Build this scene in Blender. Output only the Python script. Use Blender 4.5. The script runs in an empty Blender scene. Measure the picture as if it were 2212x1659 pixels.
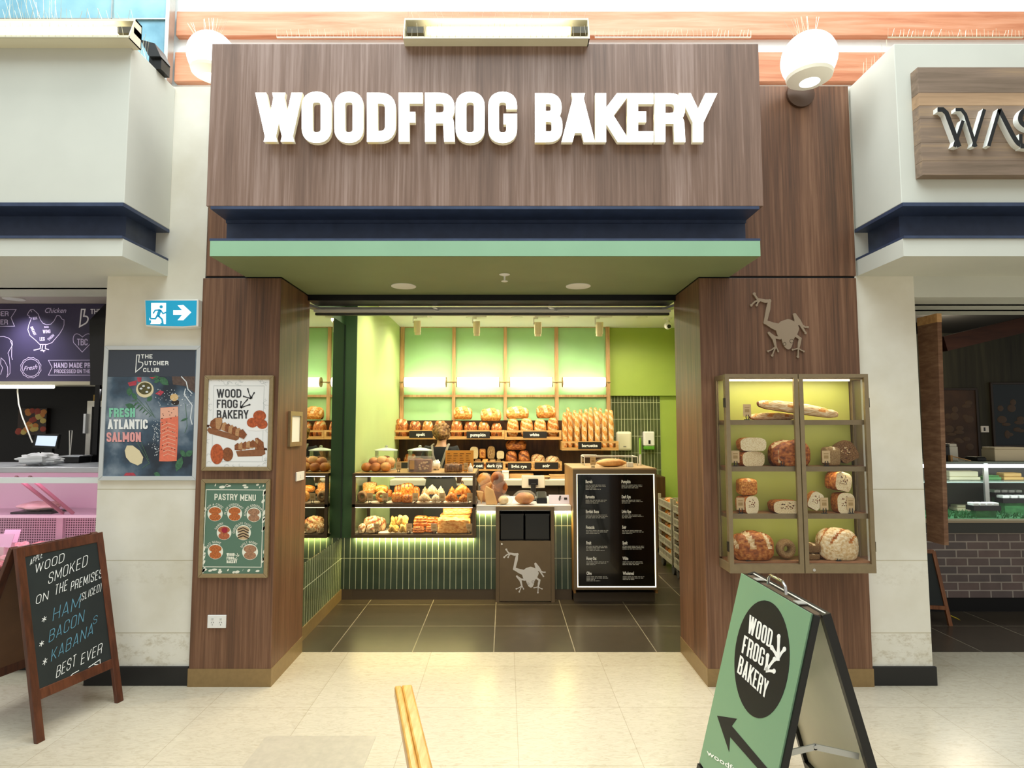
import bpy, math, random
from mathutils import Vector, Matrix, noise
C = bpy.context.scene
COL = C.collection
RND = random.Random(11)

# ---------------------------------------------------------------- camera, world, lights, exposure
F, CX, CY, EYE = 1290.0, 1090.0, 829.5, 1.655          # pixel focal length and principal point of the 2212 x 1659 frame
TH = math.atan(92.5 / F)
SN, CS = math.sin(TH), math.cos(TH)
cam = bpy.data.cameras.new('camera'); camo = bpy.data.objects.new('camera', cam); COL.objects.link(camo)
cam.sensor_width = 36; cam.lens = 36 * F / 2212; cam.shift_x = (1106 - CX) / 2212
camo.location = (0, 0, EYE); camo.rotation_euler = (math.pi / 2 + TH, 0, 0); C.camera = camo
w = bpy.data.worlds.new('world'); C.world = w; w.use_nodes = True
bg = w.node_tree.nodes['Background']; bg.inputs[0].default_value = (1.0, 0.955, 0.87, 1); bg.inputs[1].default_value = 0.56
C.view_settings.view_transform = 'Standard'; C.view_settings.look = 'None'
C.view_settings.exposure = 0.0; C.view_settings.gamma = 1.0; C.view_settings.use_curve_mapping = False
C.cycles.transparent_max_bounces = 24; C.cycles.max_bounces = 10; C.cycles.sample_clamp_indirect = 6


def lamp(kind, name, loc, energy, color=(1, 1, 1), size=.2, size_y=None, aim=None, spot=None, blend=.6, parent=None):
    l = bpy.data.lights.new(name, kind); l.energy = energy; l.color = color
    if kind == 'AREA':
        l.shape = 'RECTANGLE'; l.size = size; l.size_y = size_y or size
    else:
        l.shadow_soft_size = size
    if spot:
        l.spot_size = math.radians(spot); l.spot_blend = blend
    o = bpy.data.objects.new(name, l); COL.objects.link(o); o.location = loc
    if aim:
        o.rotation_euler = (Vector(aim) - Vector(loc)).to_track_quat('-Z', 'Y').to_euler()
    if parent:
        o.parent = parent; o.matrix_parent_inverse = wm(parent).inverted()
    return o


lamp('AREA', 'hall_skylight', (-.6, .6, 8.2), 545, (.77, .93, 1), 9, 5, aim=(.3, 3.6, 1.4))
lamp('AREA', 'clerestory_daylight', (0, 2.6, 8.0), 380, (.95, .98, 1), 9, 1.4, aim=(0, 4.9, 4.2))

# ---------------------------------------------------------------- pixel to place


def ray(px, py):
    a = (px - CX) / F; b = (CY - py) / F
    return Vector((a, CS - b * SN, SN + b * CS))


def P(px, py, Y):                       # the point seen at a pixel, at depth Y
    d = ray(px, py); t = Y / d.y
    return Vector((d.x * t, Y, EYE + d.z * t))


def G(px, py, Z=0.0):                   # the point seen at a pixel, at height Z
    d = ray(px, py); t = (Z - EYE) / d.z
    return Vector((d.x * t, d.y * t, Z))


def hit(px, py, pl):                    # the point seen at a pixel on a plane (point, normal)
    d = ray(px, py); o = Vector((0, 0, EYE)); p, n = pl
    return o + d * ((p - o).dot(n) / d.dot(n))


def wallp(Y):
    return (Vector((0, Y, 0)), Vector((0, -1, 0)))


def zz(pts, x0, y0, s):                 # coordinates read off an enlarged crop, back to the frame
    return [(x0 + p[0] * s, y0 + p[1] * s) + tuple(p[2:]) for p in pts]

# ---------------------------------------------------------------- materials


def hx(h):
    c = [int(h[i:i + 2], 16) / 255 for i in (0, 2, 4)]
    return tuple(x / 12.92 if x <= .04045 else ((x + .055) / 1.055) ** 2.4 for x in c) + (1,)


MATS = {}


def nt(name):
    m = bpy.data.materials.new(name); m.use_nodes = True; MATS[name] = m
    n = m.node_tree.nodes; return m, n, m.node_tree.links, n['Principled BSDF']


def coords(n, l, scale=(1, 1, 1), rot=(0, 0, 0), loc=(0, 0, 0), kind='Object'):
    tc = n.new('ShaderNodeTexCoord'); mp = n.new('ShaderNodeMapping')
    mp.inputs['Scale'].default_value = scale; mp.inputs['Rotation'].default_value = rot; mp.inputs['Location'].default_value = loc
    l.new(tc.outputs[kind], mp.inputs[0]); return mp.outputs[0]


def ramp(n, l, fac, stops):
    r = n.new('ShaderNodeValToRGB'); e = r.color_ramp.elements
    e[0].position, e[0].color = stops[0]; e[1].position, e[1].color = stops[-1]
    for p, c in stops[1:-1]:
        k = e.new(p); k.color = c
    l.new(fac, r.inputs[0]); return r.outputs[0]


def bump(n, l, bs, h, strength, dist=.01):
    b = n.new('ShaderNodeBump'); b.inputs['Strength'].default_value = strength; b.inputs['Distance'].default_value = dist
    l.new(h, b.inputs['Height']); l.new(b.outputs[0], bs.inputs['Normal'])


def mat(name, col, rough=.5, metal=0, var=.0, vs=8, bmp=0, coat=0, emit=0, ecol=None, stretch=(1, 1, 1)):
    if name in MATS: return MATS[name]
    m, n, l, b = nt(name); c = hx(col)
    b.inputs['Base Color'].default_value = c; b.inputs['Roughness'].default_value = rough; b.inputs['Metallic'].default_value = metal
    b.inputs['Coat Weight'].default_value = coat
    if var or bmp:
        t = n.new('ShaderNodeTexNoise'); t.inputs['Scale'].default_value = vs; t.inputs['Detail'].default_value = 5
        l.new(coords(n, l, stretch), t.inputs[0])
        lo = tuple(x * (1 - var) for x in c[:3]) + (1,); hi = tuple(min(1, x * (1 + var)) for x in c[:3]) + (1,)
        l.new(ramp(n, l, t.outputs[0], [(.3, lo), (.7, hi)]), b.inputs['Base Color'])
        if bmp: bump(n, l, b, t.outputs[0], bmp)
    if emit:
        b.inputs['Emission Color'].default_value = hx(ecol or col); b.inputs['Emission Strength'].default_value = emit
    return m


def wood(name, dark, mid, light, grain=(26, 26, .9), rough=.45, fine=1.0):
    if name in MATS: return MATS[name]
    m, n, l, b = nt(name)
    t = n.new('ShaderNodeTexNoise'); t.inputs['Scale'].default_value = 1.6; t.inputs['Detail'].default_value = 7; t.inputs['Roughness'].default_value = .62
    t.inputs['Distortion'].default_value = .35
    l.new(coords(n, l, grain), t.inputs[0])
    t2 = n.new('ShaderNodeTexNoise'); t2.inputs['Scale'].default_value = .22; t2.inputs['Detail'].default_value = 2
    l.new(coords(n, l, grain), t2.inputs[0])
    mx = n.new('ShaderNodeMath'); mx.operation = 'MULTIPLY_ADD'; mx.inputs[1].default_value = .45
    l.new(t2.outputs[0], mx.inputs[0])
    sc = n.new('ShaderNodeMath'); sc.operation = 'MULTIPLY'; sc.inputs[1].default_value = .6 * fine
    l.new(t.outputs[0], sc.inputs[0]); l.new(sc.outputs[0], mx.inputs[2])
    l.new(ramp(n, l, mx.outputs[0], [(.36, hx(dark)), (.52, hx(mid)), (.68, hx(light))]), b.inputs['Base Color'])
    b.inputs['Roughness'].default_value = rough
    bump(n, l, b, t.outputs[0], .12, .004)
    return m


def tiles(name, c1, c2, grout, bw, bh, mort, rough=.2, axis='xz', offset=0.0, loc=(0, 0, 0), bstr=.5):
    if name in MATS: return MATS[name]
    m, n, l, b = nt(name)
    tc = n.new('ShaderNodeTexCoord'); sp = n.new('ShaderNodeSeparateXYZ'); cb = n.new('ShaderNodeCombineXYZ')
    l.new(tc.outputs['Object'], sp.inputs[0])
    mp = n.new('ShaderNodeMapping'); mp.inputs['Location'].default_value = loc
    l.new(sp.outputs['XYZ'.index(axis[0].upper())], cb.inputs[0]); l.new(sp.outputs['XYZ'.index(axis[1].upper())], cb.inputs[1])
    l.new(cb.outputs[0], mp.inputs[0])
    k = n.new('ShaderNodeTexBrick'); k.offset = offset; k.squash = 1
    k.inputs['Color1'].default_value = hx(c1); k.inputs['Color2'].default_value = hx(c2); k.inputs['Mortar'].default_value = hx(grout)
    k.inputs['Scale'].default_value = 1; k.inputs['Brick Width'].default_value = bw; k.inputs['Row Height'].default_value = bh
    k.inputs['Mortar Size'].default_value = mort; k.inputs['Mortar Smooth'].default_value = .1; k.inputs['Bias'].default_value = 0
    l.new(mp.outputs[0], k.inputs[0])
    t = n.new('ShaderNodeTexNoise'); t.inputs['Scale'].default_value = 9; t.inputs['Detail'].default_value = 4
    l.new(tc.outputs['Object'], t.inputs[0])
    mx = n.new('ShaderNodeMix'); mx.data_type = 'RGBA'; mx.blend_type = 'MULTIPLY'; mx.inputs[0].default_value = .5
    l.new(k.outputs[0], mx.inputs[6]); l.new(ramp(n, l, t.outputs[0], [(.3, (.6, .6, .6, 1)), (.7, (1, 1, 1, 1))]), mx.inputs[7])
    l.new(mx.outputs[2], b.inputs['Base Color']); b.inputs['Roughness'].default_value = rough
    inv = n.new('ShaderNodeMath'); inv.operation = 'SUBTRACT'; inv.inputs[0].default_value = 1; l.new(k.outputs['Fac'], inv.inputs[1])
    bump(n, l, b, inv.outputs[0], bstr, .003)
    return m


def glass(name='clear_glass', tint=(1, 1, 1, 1), refl=.5, ior=1.35, rough=0.0):
    if name in MATS: return MATS[name]
    m, n, l, b = nt(name); n.remove(b)
    tr = n.new('ShaderNodeBsdfTransparent'); tr.inputs[0].default_value = tint
    gl = n.new('ShaderNodeBsdfGlossy'); gl.inputs['Roughness'].default_value = rough
    fr = n.new('ShaderNodeFresnel'); fr.inputs[0].default_value = ior
    ml = n.new('ShaderNodeMath'); ml.operation = 'MULTIPLY'; ml.inputs[1].default_value = refl; l.new(fr.outputs[0], ml.inputs[0])
    mx = n.new('ShaderNodeMixShader'); l.new(ml.outputs[0], mx.inputs[0]); l.new(tr.outputs[0], mx.inputs[1]); l.new(gl.outputs[0], mx.inputs[2])
    l.new(mx.outputs[0], n['Material Output'].inputs[0]); return m


def film(name, col, opac, rough=.3):       # thin plastic or paper film: part of the light passes
    if name in MATS: return MATS[name]
    m, n, l, b = nt(name); b.inputs['Base Color'].default_value = hx(col); b.inputs['Roughness'].default_value = rough
    b.inputs['Alpha'].default_value = opac; return m


def crust(name, dark, mid, light, scale=7, rough=.55, bstr=.35, flour=None):
    if name in MATS: return MATS[name]
    m, n, l, b = nt(name)
    oi = n.new('ShaderNodeObjectInfo'); ad = n.new('ShaderNodeVectorMath'); ad.operation = 'ADD'
    sc = n.new('ShaderNodeVectorMath'); sc.operation = 'SCALE'; sc.inputs[3].default_value = 30; l.new(oi.outputs['Random'], sc.inputs[0])
    l.new(coords(n, l), ad.inputs[0]); l.new(sc.outputs[0], ad.inputs[1])
    t = n.new('ShaderNodeTexNoise'); t.inputs['Scale'].default_value = scale; t.inputs['Detail'].default_value = 6; l.new(ad.outputs[0], t.inputs[0])
    a = n.new('ShaderNodeMath'); a.operation = 'MULTIPLY_ADD'; a.inputs[1].default_value = .16; l.new(oi.outputs['Random'], a.inputs[0]); l.new(t.outputs[0], a.inputs[2])
    col = ramp(n, l, a.outputs[0], [(.38, hx(dark)), (.55, hx(mid)), (.74, hx(light))])
    if flour:
        t2 = n.new('ShaderNodeTexNoise'); t2.inputs['Scale'].default_value = scale * 3; t2.inputs['Detail'].default_value = 8; l.new(ad.outputs[0], t2.inputs[0])
        mx = n.new('ShaderNodeMix'); mx.data_type = 'RGBA'; l.new(ramp(n, l, t2.outputs[0], [(.52, (0, 0, 0, 1)), (.62, (1, 1, 1, 1))]), mx.inputs[0])
        l.new(col, mx.inputs[6]); mx.inputs[7].default_value = hx(flour); col = mx.outputs[2]
    l.new(col, b.inputs['Base Color']); b.inputs['Roughness'].default_value = rough
    bump(n, l, b, t.outputs[0], bstr, .02)
    return m

# ---------------------------------------------------------------- mesh builder


def bez(p, q, r, k=6):
    return [((1 - t) ** 2 * p[0] + 2 * t * (1 - t) * q[0] + t * t * r[0], (1 - t) ** 2 * p[1] + 2 * t * (1 - t) * q[1] + t * t * r[1]) for t in [i / k for i in range(k + 1)]]


def roundpoly(pts, closed, unit):        # points (x, y[, r]); corners with r become arcs
    n = len(pts); out = []
    for i, p in enumerate(pts):
        r = p[2] if len(p) > 2 else 0
        if not r or (not closed and i in (0, n - 1)):
            out.append((p[0], p[1])); continue
        a, b = pts[i - 1], pts[(i + 1) % n]

        def near(q):
            d = math.hypot(q[0] - p[0], q[1] - p[1]); lim = d * (.5 if len(q) > 2 and q[2] else .98)
            k = min(r * unit, lim) / max(d, 1e-9); return (p[0] + (q[0] - p[0]) * k, p[1] + (q[1] - p[1]) * k)
        out += bez(near(a), p, near(b))
    return out


def ribbon(pts, t, closed=False, taper=None):   # quads of a stroke of width t along a 2-D path
    q = [pts[0]]
    for p in pts[1:]:
        if math.hypot(p[0] - q[-1][0], p[1] - q[-1][1]) > 1e-6: q.append(p)
    if closed and math.hypot(q[0][0] - q[-1][0], q[0][1] - q[-1][1]) < 1e-6: q.pop()
    n = len(q)
    if n < 2: return []
    L = []; R_ = []
    for i in range(n):
        a = q[i - 1] if (i or closed) else None; b = q[(i + 1) % n] if (i < n - 1 or closed) else None
        ds = []
        for s, e in ((a, q[i]), (q[i], b)):
            if s and e:
                d = math.hypot(e[0] - s[0], e[1] - s[1]); ds.append(((e[0] - s[0]) / d, (e[1] - s[1]) / d))
        d0, d1 = ds[0], ds[-1]
        nx, ny = -(d0[1] + d1[1]), d0[0] + d1[0]; k = math.hypot(nx, ny)
        if k < 1e-6: nx, ny, k = -d0[1], d0[0], 1
        nx /= k; ny /= k; co = max(.45, nx * -d0[1] + ny * d0[0])
        h = (taper[i] if taper else t) / 2 / co
        L.append((q[i][0] + nx * h, q[i][1] + ny * h)); R_.append((q[i][0] - nx * h, q[i][1] - ny * h))
    m = n if closed else n - 1
    return [[L[i], R_[i], R_[(i + 1) % n], L[(i + 1) % n]] for i in range(m)]


class MB:
    def __init__(s):
        s.v = []; s.f = []; s.m = []; s.T = None

    def add(s, vs, fs, m=0):
        b = len(s.v)
        s.v += [(s.T @ Vector(p)) if s.T else Vector(p) for p in vs]
        for k, f in enumerate(fs):
            s.f.append([b + i for i in f]); s.m.append(m[k] if isinstance(m, list) else m)
        return s

    def box(s, x0, x1, y0, y1, z0, z1, m=0):
        v = [(x, y, z) for z in (z0, z1) for y in (y0, y1) for x in (x0, x1)]
        return s.add(v, [(0, 2, 3, 1), (4, 5, 7, 6), (0, 1, 5, 4), (2, 6, 7, 3), (0, 4, 6, 2), (1, 3, 7, 5)], m)

    def hexa(s, p, m=0):                   # 8 corners: bottom loop then top loop
        return s.add(p, [(3, 2, 1, 0), (4, 5, 6, 7), (0, 1, 5, 4), (1, 2, 6, 5), (2, 3, 7, 6), (3, 0, 4, 7)], m)

    def bar(s, p, q, w, h, up=(0, 0, 1), m=0):
        p, q = Vector(p), Vector(q); d = (q - p).normalized(); u = Vector(up); x = d.cross(u).normalized(); z = x.cross(d)
        c = [x * a * w / 2 + z * b * h / 2 for a, b in ((-1, -1), (1, -1), (1, 1), (-1, 1))]
        return s.hexa([p + k for k in c] + [q + k for k in c], m)

    def prism(s, poly, n, th, m=0):       # 3-D polygon pushed by -n*th
        k = len(poly); n = Vector(n) * th
        v = [Vector(p) for p in poly] + [Vector(p) - n for p in poly]
        return s.add(v, [tuple(range(k)), tuple(range(2 * k - 1, k - 1, -1))] + [(i, i + k, (i + 1) % k + k, (i + 1) % k) for i in range(k)], m)

    def ppoly(s, pts, pl, off=0.0, th=.002, m=0, unit=1):   # a polygon given in frame pixels, lying on a plane
        p = [hit(a, b, pl) + pl[1] * off for a, b in roundpoly(pts, True, unit)]
        nn = sum(((p[i] - p[0]).cross(p[i + 1] - p[0]) for i in range(1, len(p) - 1)), Vector())
        if nn.dot(pl[1]) < 0: p.reverse()
        return s.prism(p, pl[1], th, m)

    def pink(s, quads, pl, off=.0006, th=0, m=0):           # strokes in frame pixels on a plane
        for j, q in enumerate(quads):
            p = [hit(a, b, pl) + pl[1] * (off + j % 24 * 2e-5) for a, b in q]
            if (p[1] - p[0]).cross(p[2] - p[0]).dot(pl[1]) < 0: p.reverse()
            if th: s.prism(p, pl[1], th, m)
            else: s.add(p, [(0, 1, 2, 3)], m)
        return s

    def line(s, pts, t, pl, closed=False, off=.0006, th=0, m=0, unit=1):
        return s.pink(ribbon(roundpoly(pts, closed, unit), t, closed), pl, off, th, m)

    def disc(s, cx, cy, rx, ry, pl, off=.0006, m=0, n=24, th=0.0004):
        return s.ppoly([(cx + rx * math.cos(2 * math.pi * i / n), cy + ry * math.sin(2 * math.pi * i / n)) for i in range(n)], pl, off, th, m)

    def tube(s, pts, r, n=10, closed=False, m=0, flat=1.0):
        pts = [Vector(p) for p in pts]; k = len(pts); rs = r if isinstance(r, (list, tuple)) else [r] * k
        vs = []; up = None
        for i in range(k):
            a = pts[i - 1] if (i or closed) else pts[i]; b = pts[(i + 1) % k] if (i < k - 1 or closed) else pts[i]
            d = (b - a).normalized()
            if up is None: up = Vector((0, 0, 1)) if abs(d.z) < .9 else Vector((0, 1, 0))
            x = d.cross(up); x = x.normalized() if x.length > 1e-6 else Vector((1, 0, 0)); up = x.cross(d)
            vs += [pts[i] + x * rs[i] * math.cos(2 * math.pi * j / n) + up * rs[i] * flat * math.sin(2 * math.pi * j / n) for j in range(n)]
        fs = [(i * n + j, i * n + (j + 1) % n, (i + 1) % k * n + (j + 1) % n, (i + 1) % k * n + j) for i in range(k if closed else k - 1) for j in range(n)]
        if not closed: fs += [tuple(range(n - 1, -1, -1)), tuple(range((k - 1) * n, k * n))]
        return s.add(vs, fs, m)

    def lathe(s, prof, c=(0, 0, 0), n=24, m=0, sx=1, sy=1):
        k = len(prof)
        vs = [(c[0] + r * sx * math.cos(2 * math.pi * j / n), c[1] + r * sy * math.sin(2 * math.pi * j / n), c[2] + z) for r, z in prof for j in range(n)]
        fs = [(i * n + j, i * n + (j + 1) % n, (i + 1) * n + (j + 1) % n, (i + 1) * n + j) for i in range(k - 1) for j in range(n)]
        return s.add(vs, fs + [tuple(range(n - 1, -1, -1)), tuple(range((k - 1) * n, k * n))], m)

    def surf(s, fn, nu, nv, mf=None, wrapv=False):           # closed round u (wraps), capped along v unless wrapv
        vs = [fn(u / nu, v / nv) for v in range(nv + (0 if wrapv else 1)) for u in range(nu)]
        K = nv if wrapv else nv + 1; fs = []; ms = []
        for v in range(nv):
            for u in range(nu):
                fs.append((v * nu + u, v * nu + (u + 1) % nu, (v + 1) % K * nu + (u + 1) % nu, (v + 1) % K * nu + u))
                ms.append(mf((u + .5) / nu, (v + .5) / nv) if mf else 0)
        if not wrapv:
            fs += [tuple(range(nu - 1, -1, -1)), tuple(range(nv * nu, nv * nu + nu))]; ms += [0, 0]
        return s.add(vs, fs, ms)

    def ball(s, c, r, n=14, m=0):
        r = r if isinstance(r, (tuple, list)) else (r, r, r)
        return s.surf(lambda u, v: (c[0] + r[0] * math.sin(math.pi * (v * .98 + .01)) * math.cos(6.2832 * u), c[1] + r[1] * math.sin(math.pi * (v * .98 + .01)) * math.sin(6.2832 * u), c[2] - r[2] * math.cos(math.pi * (v * .98 + .01))), n, n, lambda u, v: m)

    def build(s, name, mats, parent=None, smooth=None, bev=0, world=True, sub=0):
        me = bpy.data.meshes.new(name); o = bpy.data.objects.new(name, me); COL.objects.link(o)
        vs = s.v; org = None
        if parent:
            if world: inv = wm(parent).inverted(); vs = [inv @ v for v in vs]
            o.parent = parent
        elif world:
            xs, ys, zs = zip(*[tuple(v) for v in vs])
            org = Vector(((min(xs) + max(xs)) / 2, (min(ys) + max(ys)) / 2, min(zs))); vs = [v - org for v in vs]; o.location = org
            WM[o.name] = Matrix.Translation(org)
        me.from_pydata([tuple(v) for v in vs], [], s.f)
        for m in (mats if isinstance(mats, (list, tuple)) else [mats]): me.materials.append(m)
        me.polygons.foreach_set('material_index', s.m)
        if smooth:
            me.polygons.foreach_set('use_smooth', [True] * len(s.f))
            if smooth < 170: me.set_sharp_from_angle(angle=math.radians(smooth))
        me.update()
        if bev:
            b = o.modifiers.new('bevel', 'BEVEL'); b.width = bev; b.segments = 2; b.limit_method = 'ANGLE'; b.angle_limit = math.radians(50)
        if sub:
            b = o.modifiers.new('sub', 'SUBSURF'); b.levels = sub; b.render_levels = sub
        return o


WM = {}


def wm(o):
    while o.parent: o = o.parent
    return WM.get(o.name, Matrix())


def tag(o, label, cat, group=None, kind=None):
    if label: o['label'] = label
    if cat: o['category'] = cat
    if group: o['group'] = group
    if kind: o['kind'] = kind
    return o


def thing(name, label, cat, loc=(0, 0, 0), rot=(0, 0, 0), group=None):
    o = bpy.data.objects.new(name, None); COL.objects.link(o); o.empty_display_size = .1
    o.location = loc; o.rotation_euler = rot
    from mathutils import Euler
    WM[o.name] = Matrix.Translation(Vector(loc)) @ Euler(rot).to_matrix().to_4x4()
    return tag(o, label, cat, group)


def solo(name, mb, mats, label, cat, group=None, **k):
    return tag(mb.build(name, mats, **k), label, cat, group)


def struct(name, mb, mats, **k):
    return tag(mb.build(name, mats, **k), None, None, None, 'structure')


def dup(root, loc, rot=(0, 0, 0), scale=(1, 1, 1), label=None, group=None):
    r = root.copy(); COL.objects.link(r); r.location = loc; r.rotation_euler = rot; r.scale = scale
    if label: r['label'] = label
    if group: r['group'] = group
    for ch in list(root.children):
        c = ch.copy(); COL.objects.link(c); c.parent = r
        for g in ch.children:
            d = g.copy(); COL.objects.link(d); d.parent = c
    return r


USED = set()


def place(proto, loc, rot=(0, 0, 0), scale=(1, 1, 1), label=None, group=None):   # the first time moves the prototype itself
    if proto.name not in USED:
        USED.add(proto.name); proto.location = loc; proto.rotation_euler = rot; proto.scale = scale
        if label: proto['label'] = label
        if group: proto['group'] = group
        return proto
    return dup(proto, loc, rot, scale, label, group)


ORD = 'first second third fourth fifth sixth seventh eighth ninth tenth eleventh twelfth thirteenth fourteenth fifteenth sixteenth'.split()

# ---------------------------------------------------------------- lettering: capital letters drawn as strokes in a unit cell
LET = {
    'A': (1.02, [[(0, 0), (.5, 1)], [(.5, 1), (1, 0)], [(.2, .24), (.8, .24)]]),
    'B': (1, [[(0, 0), (0, 1)], [(0, 1), (.95, 1, .5), (.95, .53, .5), (0, .53)], [(0, .53), (1, .53, .5), (1, 0, .5), (0, 0)]]),
    'C': (.98, [[(1, .66), (1, 1, .5), (0, 1, .5), (0, 0, .5), (1, 0, .5), (1, .34)]]),
    'D': (1, [[(0, 0), (0, 1)], [(0, 1), (1, 1, .6), (1, 0, .6), (0, 0)]]),
    'E': (.88, [[(1, 1), (0, 1), (0, 0), (1, 0)], [(0, .52), (.88, .52)]]),
    'F': (.84, [[(1, 1), (0, 1), (0, 0)], [(0, .5), (.85, .5)]]),
    'G': (1, [[(1, .7), (1, 1, .5), (0, 1, .5), (0, 0, .5), (1, 0, .5), (1, .46), (.55, .46)]]),
    'H': (1, [[(0, 0), (0, 1)], [(1, 0), (1, 1)], [(0, .5), (1, .5)]]),
    'I': (.36, [[(.5, 0), (.5, 1)]]),
    'K': (1.02, [[(0, 0), (0, 1)], [(0, .34), (.95, 1)], [(.3, .58), (1, 0)]]),
    'L': (.82, [[(0, 1), (0, 0), (1, 0)]]),
    'M': (1.3, [[(0, 0), (0, 1)], [(0, 1), (.5, .2)], [(.5, .2), (1, 1)], [(1, 1), (1, 0)]]),
    'N': (1.04, [[(0, 0), (0, 1)], [(0, 1), (1, 0)], [(1, 0), (1, 1)]]),
    'O': (1, [[(0, 1, .5), (1, 1, .5), (1, 0, .5), (0, 0, .5)], 'closed']),
    'P': (.96, [[(0, 0), (0, 1)], [(0, 1), (1, 1, .5), (1, .44, .5), (0, .44)]]),
    'R': (1, [[(0, 0), (0, 1)], [(0, 1), (1, 1, .5), (1, .48, .5), (0, .48)], [(.5, .48), (.95, .48, .3), (1, 0)]]),
    'S': (.96, [[(1, .7), (1, 1, .5), (0, 1, .5), (0, .58, .4), (1, .42, .4), (1, 0, .5), (0, 0, .5), (0, .3)]]),
    'T': (.92, [[(0, 1), (1, 1)], [(.5, 1), (.5, 0)]]),
    'U': (1, [[(0, 1), (0, 0, .5), (1, 0, .5), (1, 1)]]),
    'V': (1, [[(0, 1), (.5, 0)], [(.5, 0), (1, 1)]]),
    'W': (1.5, [[(0, 1), (.25, 0)], [(.25, 0), (.5, 1)], [(.5, 1), (.75, 0)], [(.75, 0), (1, 1)]]),
    'Y': (1, [[(0, 1), (.5, .4)], [(1, 1), (.5, .4)], [(.5, .46), (.5, 0)]]),
    '*': (.9, [[(.5, .1), (.5, .9)], [(.1, .3), (.9, .7)], [(.1, .7), (.9, .3)]]),
    '(': (.4, [[(1, 1.05), (.1, .75, .9), (.1, .25, .9), (1, -.1)]]),
    ')': (.4, [[(0, 1.05), (.9, .75, .9), (.9, .25, .9), (0, -.1)]]),
    ' ': (.5, []),
}


def letter_quads(ch, x0, w, h, t, cut=True):      # quads of one letter in its own flat frame: x along the line, y up
    out = []; d = LET[ch]; closed = 'closed' in d[1]
    for st in d[1]:
        if st == 'closed': continue
        pts = [(x0 + t / 2 + p[0] * (w - t), t / 2 + p[1] * (h - t)) + ((p[2],) if len(p) > 2 else ()) for p in st]
        rp = roundpoly(pts, closed, (w - t))
        q = ribbon(rp, t, closed)
        if cut and not closed:
            for e, (k, a, b, i0, i1) in enumerate(((0, 0, 1, 0, 1), (-1, -1, -2, 3, 2))):
                yv = st[k][1]
                dx, dy = rp[a][0] - rp[b][0], rp[a][1] - rp[b][1]
                if yv in (0, 1) and abs(dy) > abs(dx) * .3:
                    ye = 0 if yv == 0 else h
                    for i in (i0, i1):
                        c = q[a][i]; q[a][i] = (c[0] + dx / dy * (ye - c[1]), ye)
                elif abs(dx) > abs(dy) * 3 and st[k][0] in (0, 1):
                    for i in (i0, i1): q[a][i] = (q[a][i][0] + (t / 2 if dx > 0 else -t / 2), q[a][i][1])
        out += q
    return out


def caps(s, x0, y0, x1, y1, h, t, up=None, gap=.28, cut=True):     # a line of capitals in frame pixels from (x0,y0) to (x1,y1) along the baseline
    L = math.hypot(x1 - x0, y1 - y0); dx, dy = (x1 - x0) / L, (y1 - y0) / L
    ux, uy = up or (dy * 1.0, -dx * 1.0)
    tot = sum(LET[c][0] for c in s) + gap * (len(s) - 1) * .6; u = L / tot; x = 0; out = []
    for c in s:
        wd = LET[c][0] * u
        if c != ' ':
            out += [[(x0 + dx * a + ux * b, y0 + dy * a + uy * b) for a, b in q] for q in letter_quads(c, x, wd, h, min(t, wd * .9), cut)]
        x += wd + gap * u * .6
    return out


TXT = {}


def lower(mb, s, x0, y0, x1, pl, h=None, m=0, bold=.02, off=.0008, slope=0.0, shear=0.0):   # small mixed-case words with the built-in typeface
    if (s, bold, shear) not in TXT:
        cu = bpy.data.curves.new('t', 'FONT'); cu.body = s; cu.offset = bold; cu.shear = shear; cu.resolution_u = 2
        ob = bpy.data.objects.new('t', cu); me = bpy.data.meshes.new_from_object(ob)
        TXT[(s, bold, shear)] = ([tuple(v.co) for v in me.vertices], [tuple(p.vertices) for p in me.polygons])
        bpy.data.objects.remove(ob); bpy.data.curves.remove(cu); bpy.data.meshes.remove(me)
    v, f = TXT[(s, bold, shear)]
    a, b = min(p[0] for p in v), max(p[0] for p in v); k = (x1 - x0) / (b - a); ky = (h / .72) if h else k
    mb.add([hit(x0 + (p[0] - a) * k, y0 - p[1] * ky + slope * (p[0] - a) * k, pl) + pl[1] * off for p in v], f, m)
    return mb
# ---------------------------------------------------------------- the building
YP, YT, YF, YW, YC, YB = 3.94, 4.53, 3.46, 3.97, 5.86, 8.4     # pillars, threshold, fascia, side walls, counter front, back wall
XL, XR = -1.495, 1.30
LAM = wood('walnut_laminate', '4f3524', '6c4932', '886248', grain=(42, 42, 1.1))
LAMF = wood('walnut_laminate_fascia', '6b5244', '836757', 'a1877a', grain=(36, 36, 1.0), rough=.42)
BRONZE = mat('bronze_metal', '957b52', .38, .35, .08, 30)
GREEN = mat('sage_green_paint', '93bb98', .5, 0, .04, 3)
PALEG = mat('pale_green_paint', 'bccf8a', .55, 0, .04, 2)
WALLG = mat('leaf_green_paint', 'a6bb55', .55, 0, .05, 2.5)
DKGREEN = mat('deep_green_paint', '3d5f3c', .5, 0, .05, 3)
WHITE = mat('white_plaster', 'f4f3ee', .7, 0, .02, 3)
CREAM = mat('cream_render', 'd2d2c6', .75, 0, .04, 2.2)
NAVY = mat('navy_steel', '384560', .4, .1, .15, 14)
BLACKM = mat('black_metal', '0e0e10', .35, .3)
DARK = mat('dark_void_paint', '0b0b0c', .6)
ALU = mat('aluminium', 'b9b8b2', .35, .8, .05, 20)
STEEL = mat('brushed_steel', 'c9ccd0', .28, .85, .06, 25, stretch=(.2, 6, 6))
OAK = wood('pale_oak', '9a7040', 'bd9059', 'd3aa74', grain=(3, 20, 20), rough=.5)
WHITEP = mat('white_plastic', 'eceae4', .4)
BLACKP = mat('black_plastic', '141414', .4)
PAPER = mat('white_paper', 'f1efe6', .7)


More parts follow.
